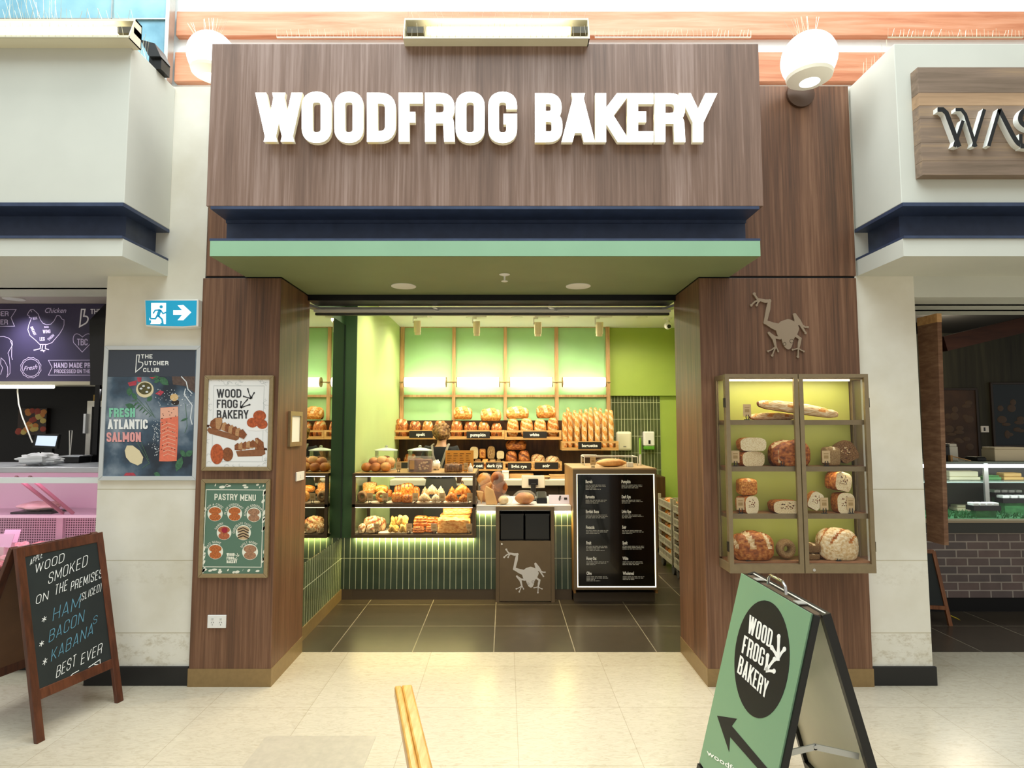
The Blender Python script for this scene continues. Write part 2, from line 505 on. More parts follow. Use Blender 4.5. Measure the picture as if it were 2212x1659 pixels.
def vinyl():
    m, n, l, b = nt('cream_vinyl_tile')
    tc = n.new('ShaderNodeTexCoord'); k = n.new('ShaderNodeTexBrick'); k.offset = 0; k.squash = 1
    mp = n.new('ShaderNodeMapping'); mp.inputs['Location'].default_value = (-.07, .0, 0)
    l.new(tc.outputs['Object'], mp.inputs[0]); l.new(mp.outputs[0], k.inputs[0])
    k.inputs['Color1'].default_value = hx('c8beaa'); k.inputs['Color2'].default_value = hx('c3b8a3'); k.inputs['Mortar'].default_value = hx('a2967e')
    k.inputs['Scale'].default_value = 1; k.inputs['Brick Width'].default_value = .61; k.inputs['Row Height'].default_value = .61; k.inputs['Mortar Size'].default_value = .0012; k.inputs['Mortar Smooth'].default_value = 0
    t = n.new('ShaderNodeTexNoise'); t.inputs['Scale'].default_value = 15; t.inputs['Detail'].default_value = 9; t.inputs['Roughness'].default_value = .68; t.inputs['Distortion'].default_value = 1.6
    l.new(coords(n, l, (1, 2.6, 1)), t.inputs[0])
    mx = n.new('ShaderNodeMix'); mx.data_type = 'RGBA'; mx.blend_type = 'MULTIPLY'; mx.inputs[0].default_value = 1
    l.new(k.outputs[0], mx.inputs[6]); l.new(ramp(n, l, t.outputs[0], [(.3, (.80, .77, .70, 1)), (.5, (.95, .94, .92, 1)), (.7, (1.04, 1.03, 1.0, 1))]), mx.inputs[7])
    t2 = n.new('ShaderNodeTexNoise'); t2.inputs['Scale'].default_value = 3.2; t2.inputs['Detail'].default_value = 12; t2.inputs['Roughness'].default_value = .8
    l.new(coords(n, l, (1, 1, 1), loc=(3, 1, 0)), t2.inputs[0])
    m2 = n.new('ShaderNodeMix'); m2.data_type = 'RGBA'; l.new(ramp(n, l, t2.outputs[0], [(.70, (0, 0, 0, 1)), (.76, (.8, .8, .8, 1))]), m2.inputs[0])
    l.new(mx.outputs[2], m2.inputs[6]); m2.inputs[7].default_value = hx('8d7a5c')
    l.new(m2.outputs[2], b.inputs['Base Color']); b.inputs['Roughness'].default_value = .24
    bump(n, l, b, t.outputs[0], .05, .004)
    return m


def stone():
    m, n, l, b = nt('cream_stone_block')
    tc = n.new('ShaderNodeTexCoord'); sp = n.new('ShaderNodeSeparateXYZ'); l.new(tc.outputs['Object'], sp.inputs[0])
    t = n.new('ShaderNodeTexNoise'); t.inputs['Scale'].default_value = 2.2; t.inputs['Detail'].default_value = 7; l.new(tc.outputs['Object'], t.inputs[0])
    base = ramp(n, l, t.outputs[0], [(.3, hx('ddd6c2')), (.55, hx('ece7d8')), (.75, hx('f1ede2'))])
    k = n.new('ShaderNodeTexBrick'); k.offset = 0; cb = n.new('ShaderNodeCombineXYZ'); l.new(sp.outputs[0], cb.inputs[0]); l.new(sp.outputs[2], cb.inputs[1])
    mp = n.new('ShaderNodeMapping'); mp.inputs['Location'].default_value = (.35, -.325 + .46, 0); l.new(cb.outputs[0], mp.inputs[0]); l.new(mp.outputs[0], k.inputs[0])
    k.inputs['Scale'].default_value = 1; k.inputs['Brick Width'].default_value = 60; k.inputs['Row Height'].default_value = .46; k.inputs['Mortar Size'].default_value = .0035; k.inputs['Mortar Smooth'].default_value = .3
    k.inputs['Color1'].default_value = k.inputs['Color2'].default_value = (1, 1, 1, 1); k.inputs['Mortar'].default_value = (.72, .68, .58, 1)
    below = n.new('ShaderNodeMath'); below.operation = 'LESS_THAN'; below.inputs[1].default_value = 1.25; l.new(sp.outputs[2], below.inputs[0])
    mx = n.new('ShaderNodeMix'); mx.data_type = 'RGBA'; mx.blend_type = 'MULTIPLY'; l.new(below.outputs[0], mx.inputs[0]); l.new(base, mx.inputs[6]); l.new(k.outputs[0], mx.inputs[7])
    t2 = n.new('ShaderNodeTexNoise'); t2.inputs['Scale'].default_value = 16; t2.inputs['Detail'].default_value = 8; t2.inputs['Roughness'].default_value = .7; l.new(coords(n, l, (1, 1, 1.6)), t2.inputs[0])
    band = ramp(n, l, sp.outputs[2], [(.0, (1, 1, 1, 1)), (.31, (1, 1, 1, 1)), (.33, (0, 0, 0, 1)), (.62, (0, 0, 0, 1)), (.64, (.4, .4, .4, 1)), (.77, (.25, .25, .25, 1)), (.79, (0, 0, 0, 1))])
    pit = ramp(n, l, t2.outputs[0], [(.50, (0, 0, 0, 1)), (.72, (.62, .62, .62, 1))])
    mu = n.new('ShaderNodeMix'); mu.data_type = 'RGBA'; mu.blend_type = 'MULTIPLY'; mu.inputs[0].default_value = 1; l.new(band, mu.inputs[6]); l.new(pit, mu.inputs[7])
    m2 = n.new('ShaderNodeMix'); m2.data_type = 'RGBA'; l.new(mu.outputs[2], m2.inputs[0]); l.new(mx.outputs[2], m2.inputs[6]); m2.inputs[7].default_value = hx('a08b5a')
    l.new(m2.outputs[2], b.inputs['Base Color']); b.inputs['Roughness'].default_value = .6
    bump(n, l, b, t2.outputs[0], .1, .004)
    return m


struct('floor', MB().box(-8, 9, -4, YT, -.1, 0), vinyl(), world=False)
SHOPT = tiles('charcoal_floor_tile', '4b4134', '443a2e', '9a8e79', .6, .6, .0038, .28, 'xy', 0, (.68, .3, 0), .2)
struct('floor_shops', MB().box(-8, 9, YT, 9.2, -.1, .001), SHOPT, world=False)
k = MB(); xa, xb = G(575, 1590).x, G(813, 1590).x
k.box(xa, xb, 2.87 - .0, G(575, 1590).y, -.05, .0012); struct('floor_patch', k, mat('grey_vinyl_tile', 'b4a995', .3, 0, .08, 30))

STONE = stone()
struct('wall_left', MB().box(-2.68, -2.02, YW, 4.6, 0, 4.0), STONE, world=False)
struct('wall_right', MB().box(2.353, 2.76, YW, 4.6, 0, 4.0), STONE, world=False)
struct('baseboard_left', MB().box(-2.70, -2.03, YW - .018, YW, 0, .118), BLACKP, bev=.004)
struct('baseboard_right', MB().box(2.36, 2.775, YW - .018, YW, 0, .118), BLACKP, bev=.004)

# bakery front: two pillars clad in walnut laminate, kick strips, header, fascia box, steel channel, canopy
k = MB().box(-2.02, XL, YP, YT, .11, 2.648); struct('wall_pillar_left', k, LAM, world=False, bev=.002)
k = MB().box(XR, 2.355, YP, YT, .11, 2.648); struct('wall_pillar_right', k, LAM, world=False, bev=.002)
struct('wall_header', MB().box(-2.0, 2.355, YP, YT, 2.664, 3.985), LAM, world=False)
struct('trim_1', MB().box(-2.01, XL - .004, YP + .01, YT, 2.64, 2.662).box(XR + .004, 2.35, YP + .01, YT, 2.64, 2.662), BLACKM)
for nm, a, b in (('baseboard_pillar_left', -2.02, XL), ('baseboard_pillar_right', XR, 2.355)):
    struct(nm, MB().box(a - .004, b + .004, YP - .004, YT, 0, .112), BRONZE)
struct('wall_fascia', MB().box(-1.772, 1.537, YF, YP, 2.962, 3.97), LAMF, world=False, bev=.003)
struct('trim_2', MB().box(-1.745, 1.512, YF, YP, 2.944, 2.9615).box(-1.745, 1.512, YF, YP, 2.752, 2.766)
       .box(-1.74, 1.507, 3.66, 3.69, 2.766, 2.944).box(-1.74, 1.507, 3.645, 3.66, 2.925, 2.944), NAVY)
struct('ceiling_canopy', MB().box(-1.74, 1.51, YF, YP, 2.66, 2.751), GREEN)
SOF = mat('shaded_soffit_green', '7f8a60', .55, 0, .05, 3)  # canopy green turned darker olive: warm light and shade put into the colour
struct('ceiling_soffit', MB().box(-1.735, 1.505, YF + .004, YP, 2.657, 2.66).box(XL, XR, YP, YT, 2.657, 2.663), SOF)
struct('beam_shutter_housing', MB().box(XL, XR, YT - .05, YT + .16, 2.612, 2.66), BLACKM)
# raised roller shutter: guide rail, curtain edge and two stays under the housing
t = thing('roller_shutter', 'raised aluminium roller shutter above the bakery entrance', 'roller shutter', (0, 4.7, 2.52))
MB().box(XL, XR, 4.72, 4.80, 2.585, 2.61).build('shutter_curtain', mat('pale_shutter', 'd2cfc2', .45), t)
MB().box(XL, XR, 4.66, 4.70, 2.535, 2.552).build('bottom_bar', mat('dark_aluminium', '4c4a44', .4, .6), t)
MB().box(XL, XR, 4.62, 4.75, 2.553, 2.572).build('bottom_rail', mat('pale_shutter', 'd2cfc2', .45), t)
for px in (938, 1192):
    q = P(px, 663, 4.64); MB().bar((q.x + .03, 4.60, 2.555), (q.x - .01, 4.72, 2.606), .03, .006).build('stay', WHITEP, t)
for x, s in ((XL - .07, 1), (XR + .07, -1)):
    MB().bar((x, 4.63, 2.61), (x + s * .16, 4.8, 2.575), .07, .02).build('end_bracket', ALU, t)
    MB().box(x - .018, x + .018, 4.60, 4.66, .112, 2.61).build('guide_channel', mat('dark_aluminium', '4c4a44', .4, .6), t)

# upper hall wall, timber beams, clerestory sheet
struct('wall_upper', MB().box(-2.95, 9, 4.75, 4.95, 3.0, 7.5), WHITE, world=False)
REDB = wood('red_timber', 'ad6440', 'c98762', 'd9a283', grain=(.9, 14, 14), rough=.6)
xs = P(380, 60, 4.7).x
for nm, a, b in (('beam_upper', 24, 77), ('beam_lower', 112, 176)):
    struct(nm, MB().box(xs, 9, 4.70, 4.76, P(900, b, 4.7).z, P(900, a, 4.7).z), REDB, world=False, bev=.006)
sheet, n, l, b = nt('translucent_blue_sheet')
tt = n.new('ShaderNodeTexNoise'); tt.inputs['Scale'].default_value = 1.7; tt.inputs['Detail'].default_value = 6; l.new(coords(n, l), tt.inputs[0])
l.new(ramp(n, l, tt.outputs[0], [(.35, hx('4d7f92')), (.5, hx('7fadbd')), (.7, hx('a3cad4'))]), b.inputs['Base Color']); b.inputs['Roughness'].default_value = .3
k = MB().box(-9, xs - .02, 4.62, 4.66, 3.0, 7.0); struct('window_1', k, sheet)
k = MB().box(xs - .03, xs, 4.6, 4.68, 3.6, 7.0).box(-9, xs - .02, 4.605, 4.62, P(200, 41, 4.61).z - .005, P(200, 41, 4.61).z + .005).box(P(243, 20, 4.61).x - .004, P(243, 20, 4.61).x + .004, 4.6, 4.62, P(243, 41, 4.61).z, 7)
struct('trim_3', k, ALU)

# the neighbours' rendered fascia boxes with steel channels and soffits
for nm, s, x0, x1 in (('butcher', -1, -8, -2.275), ('neighbour', 1, 2.375, 9)):
    i = .09
    a, b = (x0, x1 - i) if s < 0 else (x0 + i, x1)
    struct('wall_fascia_' + nm, MB().box(x0, x1, 3.485, YW, 2.99, 3.985), CREAM, world=False, bev=.004)
    struct('trim_steel_' + nm, MB().box(x0, x1, 3.475, YW, 2.968, 2.9895).box(a, b, 3.65, YW, 2.79, 2.968).box(x0, x1, 3.48, YW, 2.775, 2.79), NAVY)
    struct('ceiling_soffit_' + nm, MB().box(x0, x1, 3.49, 4.6, 2.668, 2.7745), CREAM, world=False)

# bakery room
zt = P(735, 1162, YC).z                                            # top of the tiled dado
zj = P(900, 1206, YC).z
TILE = tiles('green_stack_tile', '48584a', '3e4d41', 'd2d6bc', .0567, .31, .0028, .16, 'xz', 0, (.012, .31 - zj, 0), .6)
TILEW = tiles('green_stack_tile_end', '48584a', '3e4d41', 'd2d6bc', .0567, .31, .0028, .16, 'xz', 0, (.012 + .4, .31 - zj, 0), .6)
TILEL = tiles('green_stack_tile_side', '5a6446', '525c40', 'd2d6bc', .0567, .31, .0034, .16, 'yz', 0, (.012, .31 - zj, 0), .6)
TILEB = tiles('olive_stack_tile', '58603f', '4e563a', 'd3d6b4', .0455, .235, .0028, .2, 'xz', 0, (.0, .12, 0), .6)
struct('wall_shop_left', MB().box(-2.02, -1.585, YT, YC, 0, 3.05), DKGREEN)
struct('wall_shop_return', MB().box(-2.68, -1.46, YC + .01, 8.6, 0, 3.05), [PALEG], world=False)
struct('wall_shop_return_end', MB().box(-1.585, -1.46, YC, YC + .01, zt, 3.05), DKGREEN)
struct('trim_4', MB().box(-1.59, -1.572, YT, YC, .10, zt), TILEL, world=False)
struct('trim_7', MB().box(-1.585, -1.46, YC, YC + .01, .10, zt), TILEW, world=False)
struct('baseboard_shop_end', MB().box(-1.585, -1.46, YC + .002, YC + .01, 0, .10), mat('umber_kickboard', '574a3b', .45))
struct('baseboard_shop_left', MB().box(-1.59, -1.565, YT, YC, 0, .10), BRONZE)
struct('wall_shop_back', MB().box(-1.46, 3.2, YB, 8.6, 0, 3.05), WALLG, world=False)
struct('wall_shop_right', MB().box(2.6, 2.8, 4.6, 8.6, 0, 3.05), WALLG, world=False)
struct('ceiling_shop', MB().box(-2.2, 2.9, 4.7, 8.6, 3.05, 3.15), WHITE)
struct('wall_bulkhead', MB().box(P(1317, 855, YB).x, 2.6, YB - .05, YB, P(1390, 855, YB).z, 3.05), WALLG)
struct('trim_5', MB().box(P(1319, 860, YB).x, P(1425, 860, YB).x, YB - .008, YB, .5, P(1390, 856, YB).z), TILEB, world=False)
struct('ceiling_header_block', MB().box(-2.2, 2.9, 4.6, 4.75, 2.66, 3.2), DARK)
mir, n, l, b = nt('mirror_glass'); b.inputs['Base Color'].default_value = (.5, .52, .45, 1); b.inputs['Metallic'].default_value = 1; b.inputs['Roughness'].default_value = .015
t = thing('wall_mirror', 'tall frameless mirror on the side wall inside the entrance above the tiled dado', 'mirror', (-1.58, 5.2, zt))
MB().box(-1.585, -1.577, 4.71, YC - .012, zt, P(745, 702, YC).z).build('mirror_pane', mir, t)
MB().box(-1.585, -1.570, YC - .014, YC - .004, zt, P(745, 702, YC).z).build('edge_strip', mat('mirror_edge', '1f3324', .3), t)

# left stall and right stall shells
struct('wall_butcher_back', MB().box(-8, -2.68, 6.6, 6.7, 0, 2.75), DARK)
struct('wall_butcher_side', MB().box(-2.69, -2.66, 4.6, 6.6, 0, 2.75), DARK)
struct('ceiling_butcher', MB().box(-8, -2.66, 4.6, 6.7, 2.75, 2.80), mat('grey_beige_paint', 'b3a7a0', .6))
struct('wall_neighbour_back', MB().box(2.76, 9, 8.2, 8.3, 0, 3.0), wood('dark_plank_wall', '1b1a12', '2c2b1e', '3c3a29', grain=(9, 9, .5), rough=.7), world=False)
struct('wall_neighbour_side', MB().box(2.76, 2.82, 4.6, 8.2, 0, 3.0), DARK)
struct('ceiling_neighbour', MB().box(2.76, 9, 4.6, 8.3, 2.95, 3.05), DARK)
struct('wall_neighbour_lintel', MB().box(2.76, 9, YW, 4.6, 2.525, 2.668), CREAM, world=False)
# ---------------------------------------------------------------- fronts: signs, lamps, posters
LIT = mat('lit_letter_face', 'ffffff', .4, emit=2.4, ecol='fffdf4')
LITS = mat('lit_letter_return', 'efe8d0', .5, emit=.12, ecol='fff0c4')
t = thing('shop_sign', 'glowing white raised capitals spelling the bakery name across the walnut fascia', 'sign', P(1048, 306, 3.455))
for ch, a, b, y0, y1 in [('W', 554, 650.5, 200, 306), ('O', 651.7, 716, 197.7, 308.7), ('O', 722, 785, 197.7, 308.7), ('D', 792.7, 855, 200, 306), ('F', 861, 913, 200, 306), ('R', 918, 982, 200, 306), ('O', 984, 1047, 198, 309), ('G', 1054.6, 1117, 198, 309),
                         ('B', 1155.7, 1215, 201, 307), ('A', 1216, 1282, 201, 307), ('K', 1286, 1352.5, 201, 307), ('E', 1355, 1411.5, 201, 307), ('R', 1414, 1480, 201, 307), ('Y', 1473, 1543, 201, 307)]:
    k = MB(); n0 = 0
    for i, q in enumerate(letter_quads(ch, 0, b - a, y1 - y0, 23.3)):
        k.pink([[(a + x, y1 - y) for x, y in q]], wallp(3.402), -.0001 * (i % 3), .03)
    k.m = [(0 if j % 6 == 0 else 1) for j in range(len(k.f))]
    lq = letter_quads(ch, 0, b - a, y1 - y0, 23.3)
    for q in (lq[0], lq[-1]):
        c = hit(a + sum(p[0] for p in q) / 4, y1 - sum(p[1] for p in q) / 4, wallp(3.43)); k.tube([c, c + Vector((0, YF - 3.43, 0))], .006, 6, m=1)
    k.build('letter', [LIT, LITS], t)

# plank sign of the shop next door
t = thing('plank_sign', 'thick sign of weathered horizontal planks with raised black letters on the cream fascia', 'sign', P(2150, 386, 3.44))
x0, z1 = P(1982, 145, 3.42).x, P(2000, 145, 3.42).z; z0 = P(2000, 378, 3.42).z
PLK = wood('weathered_planks', '6b5a48', '8a7563', 'b2946f', grain=(.7, 9, 12), rough=.6)
zs = [z0 + (z1 - z0) * f for f in (0, .13, .3, .52, .64, .76, 1)]
for i in range(6):
    MB().box(x0, x0 + 1.9, 3.42, 3.484, zs[i] + .0006, zs[i + 1] - .0006).build('plank', [PLK, wood('pale_planks', '96785a', 'b39270', 'c8a986', grain=(.7, 9, 12), rough=.6)][i == 4], t, bev=.001)
zk = lambda p: zz(p, 1960, 130, .1628)
BLK = mat('black_letter_face', '15191b', .3); RET = mat('white_letter_return', 'eef0ea', .5)
for parts in ([[(400, 655), (470, 655), (520, 700), (690, 1150)], [(625, 1150), (740, 800)], [(640, 655), (720, 655), (770, 720), (910, 1150)], [(875, 1150), (1025, 650)]],
              [[(1080, 1140), (1225, 650)], [(1220, 650), (1420, 1040, 1), (1500, 1140, 1), (1620, 1150)]],
              [[(1780, 700), (1700, 650, .6), (1540, 650, .8), (1480, 790, .8), (1560, 880, .6), (1720, 920, .6), (1780, 1050, .6), (1720, 1150, .6), (1500, 1140)], [(1505, 1140), (1505, 980)]]):
    k = MB()
    for pth in parts:
        k.line(zk(pth), 62 * .1628 if len(pth) > 2 and pth[0][0] != 640 else 46 * .1628, wallp(3.385), False, 0, .035, 0, unit=18)
    k.m = [(0 if j % 6 == 0 else 1) for j in range(len(k.f))]
    k.build('letter', [BLK, RET], t)

# frog silhouette
FROG_B = [(430, 750), (470, 718), (520, 703), (556, 715), (590, 738), (606, 772), (590, 812), (562, 850), (552, 890), (540, 918), (520, 926), (497, 912), (480, 885), (470, 850), (440, 825), (428, 790)]
FROG_S = [([(262, 525), (285, 558), (310, 566)], [13, 14, 18]), ([(240, 603), (268, 578), (300, 566)], [11, 12, 16]), ([(282, 603), (290, 585), (308, 566)], [11, 11, 14]), ([(300, 563), (345, 575), (382, 574)], [18, 26, 24]),
          ([(378, 570), (368, 630), (345, 730)], [20, 32, 24]), ([(340, 722), (400, 750), (475, 775)], [26, 46, 66]), ([(590, 750), (585, 705), (570, 676)], [44, 36, 24]), ([(570, 674), (600, 722), (625, 752)], [24, 36, 20]),
          ([(618, 748), (650, 762), (670, 762)], [18, 12, 10]), ([(612, 742), (640, 785), (652, 803)], [18, 14, 11]), ([(465, 842), (420, 836), (374, 806)], [24, 17, 18]), ([(372, 803), (412, 848), (426, 908)], [18, 24, 14]),
          ([(426, 903), (398, 925), (368, 937)], [11, 8, 9]), ([(426, 903), (410, 940), (399, 968)], [11, 9, 10]), ([(426, 903), (438, 925), (444, 938)], [10, 8, 9]), ([(562, 810), (612, 847)], [24, 18]), ([(613, 842), (605, 880), (598, 920)], [20, 22, 12]),
          ([(598, 916), (575, 922), (555, 926)], [10, 8, 9]), ([(598, 916), (597, 950), (595, 975)], [10, 9, 10]), ([(598, 916), (620, 930), (638, 937)], [10, 8, 9])]
FROG_D = [(262, 522, 11), (240, 604, 10), (281, 604, 9), (379, 573, 13), (345, 729, 13), (570, 674, 13), (670, 762, 8), (653, 805, 9), (374, 805, 10), (368, 937, 8), (399, 968, 9), (444, 938, 7), (613, 845, 10), (555, 926, 7), (595, 977, 9), (639, 938, 7)]


def frog(k, x0, y0, sx, sy, pl, th=.004):
    f = lambda a, b: (x0 + (a - 232) * sx, y0 + (b - 515) * sy)
    k.ppoly([f(*p) + (9 * sx,) for p in FROG_B], pl, 0, th, 0)
    for i, (pts, ws) in enumerate(FROG_S):
        k.pink(ribbon([f(*p) for p in pts], 0, taper=[w_ * (sx + sy) / 2 for w_ in ws]), pl, .0002 + .00005 * (i % 4), th)
    for a, b, r in FROG_D: k.disc(*f(a, b), r * sx, r * sy, pl, .0001, 0, 12, th)
    for a, b, r in ((492, 884, 11), (546, 864, 14)):
        k.line([(f(a, b)[0] + r * sx * math.cos(i * .5236), f(a, b)[1] + r * sy * math.sin(i * .5236)) for i in range(12)], 3.4 * sx, pl, True, .0008, 0, 1)
    return k


solo('frog_emblem', frog(MB(), 1621, 632.6, .2835, .2987, wallp(YP - .012), .012), [mat('bronze_cutout', '9b8770', .45, .2), mat('bronze_dark', '54442f', .5)], 'flat bronze leaping frog cut-out mounted on the walnut pillar above the display case', 'emblem')

TUBE = mat('fluorescent_tube', 'fffbe8', .4, emit=5, ecol='fff6d8')


def batten(x0, x1, label, ya=48, yb=88):
    t = thing('fluorescent_batten', label, 'light fitting', ((x0 + x1) / 2, 3.44, 3.98))
    zb, za = P(900, yb, 3.40).z + .005, P(900, ya, 3.46).z
    ENM = mat('cream_enamel', 'e6dfc4', .4)
    MB().box(x0, x1, 3.385, 3.392, zb, zb + .013).box(x0, x1, 3.385, 3.50, zb, zb + .004).box(x0, x1, 3.50, 3.506, zb, za + .01).box(x0, x1, 3.44, 3.506, za, za + .012).build('trough', ENM, t)
    for x in (x0, x1): MB().prism([(x, 3.385, zb), (x, 3.506, zb), (x, 3.506, za + .012), (x, 3.44, za + .012)], (1, 0, 0), .006).build('end_plate', ENM, t)
    zc = (zb + za) / 2 + .008
    MB().tube([(x0 + .13, 3.44, zc), (x1 - .11, 3.44, zc)], .021, 12).build('tube', TUBE, t, smooth=60)
    for x in (x0 + .06, x1 - .05): MB().box(x - .05, x + .05, 3.43, 3.50, zc - .02, zc + .02).build('lamp_holder', mat('dark_socket', '4a432f', .5), t)
    k = MB(); R = random.Random(3); x = x0 + .01
    while x < x1:
        for dx, y in ((R.uniform(-.015, .015), 3.386), (R.uniform(-.03, .03), 3.47)):
            z_ = zb if y < 3.4 else za + .012
            k.tube([(x, y, z_), (x + dx, y - .015, z_ + R.uniform(.05, .085))], .0011, 4)
        x += .037
    k.box(x0, x1, 3.383, 3.389, zb - .002, zb + .003).box(x0, x1, 3.466, 3.474, za + .01, za + .014)
    k.build('bird_spikes', mat('steel_spike', 'd9d2b8', .35, .6), t)
    return t


batten(P(876, 60, 3.44).x, P(1271, 60, 3.44).x, 'fluorescent batten with bird spikes lying on top of the walnut fascia')
batten(-4.6, P(292, 60, 3.44).x, 'fluorescent batten with bird spikes on top of the butcher fascia', 50, 86)


def spikes(label, a, b, n, hgt, sp=.3):
    k = MB(); R = random.Random(n)
    for i in range(n):
        p = a.lerp(b, i / (n - 1))
        k.tube([p - Vector((0, 0, .002)), p + Vector((R.uniform(-sp, sp) * hgt, -R.uniform(.02, .3) * hgt, hgt * R.uniform(.75, 1.1)))], .0012, 4)
    d = Vector((0, .014, 0)) if abs(b.x - a.x) > abs(b.y - a.y) else Vector((.014, 0, 0))
    k.hexa([p + Vector((0, 0, z)) - d * .4 for z in (-.006, 0) for p in (a, b, b + d, a + d)])
    solo('bird_spike_strip', k, mat('steel_spike', 'd9d2b8', .35, .6), label, 'bird spikes')


spikes('steel bird spikes along the upper timber beam between globe lamp and fluorescent batten', P(598, 80, 4.685), P(868, 80, 4.685), 34, .06)
spikes('steel bird spikes along the upper timber beam between batten and opal globe lamp', P(1285, 80, 4.685), P(1622, 80, 4.685), 42, .06)
spikes('steel bird spikes along the upper timber beam above the plank sign', P(1918, 80, 4.685), P(2210, 80, 4.685), 36, .06)
spikes('tall thin bird spikes standing before the translucent blue sheet', P(8, 46, 4.6), P(130, 46, 4.6), 22, .17, .25)
spikes('short bird spikes in front of the blue sheet beside the butcher fascia end', Vector((-2.30, 3.53, 3.988)), Vector((-2.30, 3.69, 3.988)), 10, .13, .3)
spikes('few bird spikes on the sloping end of the cream fascia by the plank sign', Vector((2.41, 3.6, 3.988)), Vector((2.41, 3.86, 3.988)), 7, .1, .2)

k = MB(); pl = wallp(3.72)
k.ppoly(zz([(1195, 335), (1320, 370), (1370, 480), (1270, 480)], 0, 0, .2532), pl, 0, .12)
t = thing('floodlight', 'small black angular floodlight housing on top of the butcher fascia end', 'floodlight', P(328, 124, 3.75))
k.build('housing', BLACKP, t)
MB().box(P(318, 122, 3.72).x, P(345, 122, 3.72).x, 3.74, 3.84, 3.985, P(330, 122, 3.72).z + .01).build('bracket', BLACKM, t)


def globe(px, py, r, Y, label, yb):
    c = P(px, py, Y)
    t = thing('globe_lamp', label, 'lamp', (c.x, Y, c.z - r))
    MB().ball(c, r, 28).build('globe', mat('lit_opal_glass', 'ffffff', .3, emit=2.4, ecol='fffdf5'), t, smooth=180)
    MB().lathe([(r * .55, -r * .93), (r * .8, -r * .78), (r * .84, -r * .66), (r * .62, -r * .66)], c, 28).build('collar', mat('pale_collar', 'f2ecd6', .4, emit=.25), t, smooth=40)
    MB().tube([(c.x + .035, yb, c.z - r * .75), (c.x + .035, yb - .02, c.z - r * .75)], r * .55, 24).build('shadow_disc', mat('shadow_bracket_brown', '4b3526', .4), t, smooth=40)  # brown disc stands in for the shadow behind the globe
    MB().box(c.x - .02, c.x + .02, c.y + r * .9, yb, c.z - r * .3, c.z - r * .2).build('bracket', mat('shadow_bracket_brown', '4b3526', .4), t)
    k = MB(); R = random.Random(int(px))
    for i in range(14):
        a = R.uniform(-.75, .75); p = c + Vector((r * math.sin(a), -.02, r * math.cos(a)))
        k.tube([p, p + Vector((.09 * math.sin(a) + R.uniform(-.02, .02), 0, .11))], .0012, 4)
    k.build('bird_spikes', mat('steel_spike', 'd9d2b8', .35, .6), t)


globe(1747, 128, .170, 3.74, 'lit white globe lamp above the walnut pillar with the frog', YP)
globe(458, 122, .168, 4.15, 'lit white globe lamp half hidden behind the walnut fascia corner', 4.75)

# soffit fittings
for px, py, lb in ((872, 617, 'recessed soffit downlight nearer the poster pillar'), (1249, 617, 'recessed soffit downlight nearer the frog pillar')):
    c = G(px, py, 2.66); t = thing('downlight', lb, 'downlight', c)
    MB().lathe([(.062, -.001), (.088, -.001), (.088, -.007), (.066, -.009)], c, 32).build('trim_ring', WHITEP, t, smooth=40)
    MB().lathe([(.001, -.0035), (.066, -.0035), (.066, -.0015), (.001, -.0015)], c, 32).build('lens', mat('lit_lens', 'ffe9c0', .4, emit=1.6, ecol='ffdca8'), t)
    lamp('SPOT', 'downlight_beam', c - Vector((0, 0, .03)), 62, (1, .84, .58), .05, aim=c - Vector((0, .12, 2)), spot=112, blend=.8, parent=t)
c = G(1090, 592, 2.66); t = thing('sprinkler', 'small white fire sprinkler head hanging from the green soffit', 'sprinkler', c)
MB().lathe([(.03, 0), (.036, -.004), (.012, -.014)], c, 20).build('rosette', WHITEP, t)
MB().lathe([(.006, -.01), (.006, -.045), (.022, -.047), (.022, -.05), (.004, -.05)], c, 16).build('deflector', WHITEP, t)

# ---------------------------------------------------------------- framed posters


def frame4(t, x0, x1, z0, z1, y, yb, wd, m):
    for pa in ([(x0, z0), (x1, z0), (x1 - wd, z0 + wd), (x0 + wd, z0 + wd)], [(x1, z0), (x1, z1), (x1 - wd, z1 - wd), (x1 - wd, z0 + wd)],
               [(x1, z1), (x0, z1), (x0 + wd, z1 - wd), (x1 - wd, z1 - wd)], [(x0, z1), (x0, z0), (x0 + wd, z0 + wd), (x0 + wd, z1 - wd)]):
        MB().prism([(a, y, b) for a, b in pa], (0, -1, 0), yb - y).build('frame_rail', m, t, bev=.003)


def poster(name, label, cat, corners, Y, back, wd, fm, pm):
    pts = [P(a, b, Y) for a, b in corners]
    x0 = (pts[0].x + pts[3].x) / 2; x1 = (pts[1].x + pts[2].x) / 2; z1 = (pts[0].z + pts[1].z) / 2; z0 = (pts[2].z + pts[3].z) / 2
    t = thing(name, label, cat, ((x0 + x1) / 2, back, z0))
    frame4(t, x0, x1, z0, z1, Y, back, wd, fm)
    MB().box(x0 + wd * .9, x1 - wd * .9, Y + .009, back, z0 + wd * .9, z1 - wd * .9).build('print', pm, t)
    return t, wallp(Y + .0085)


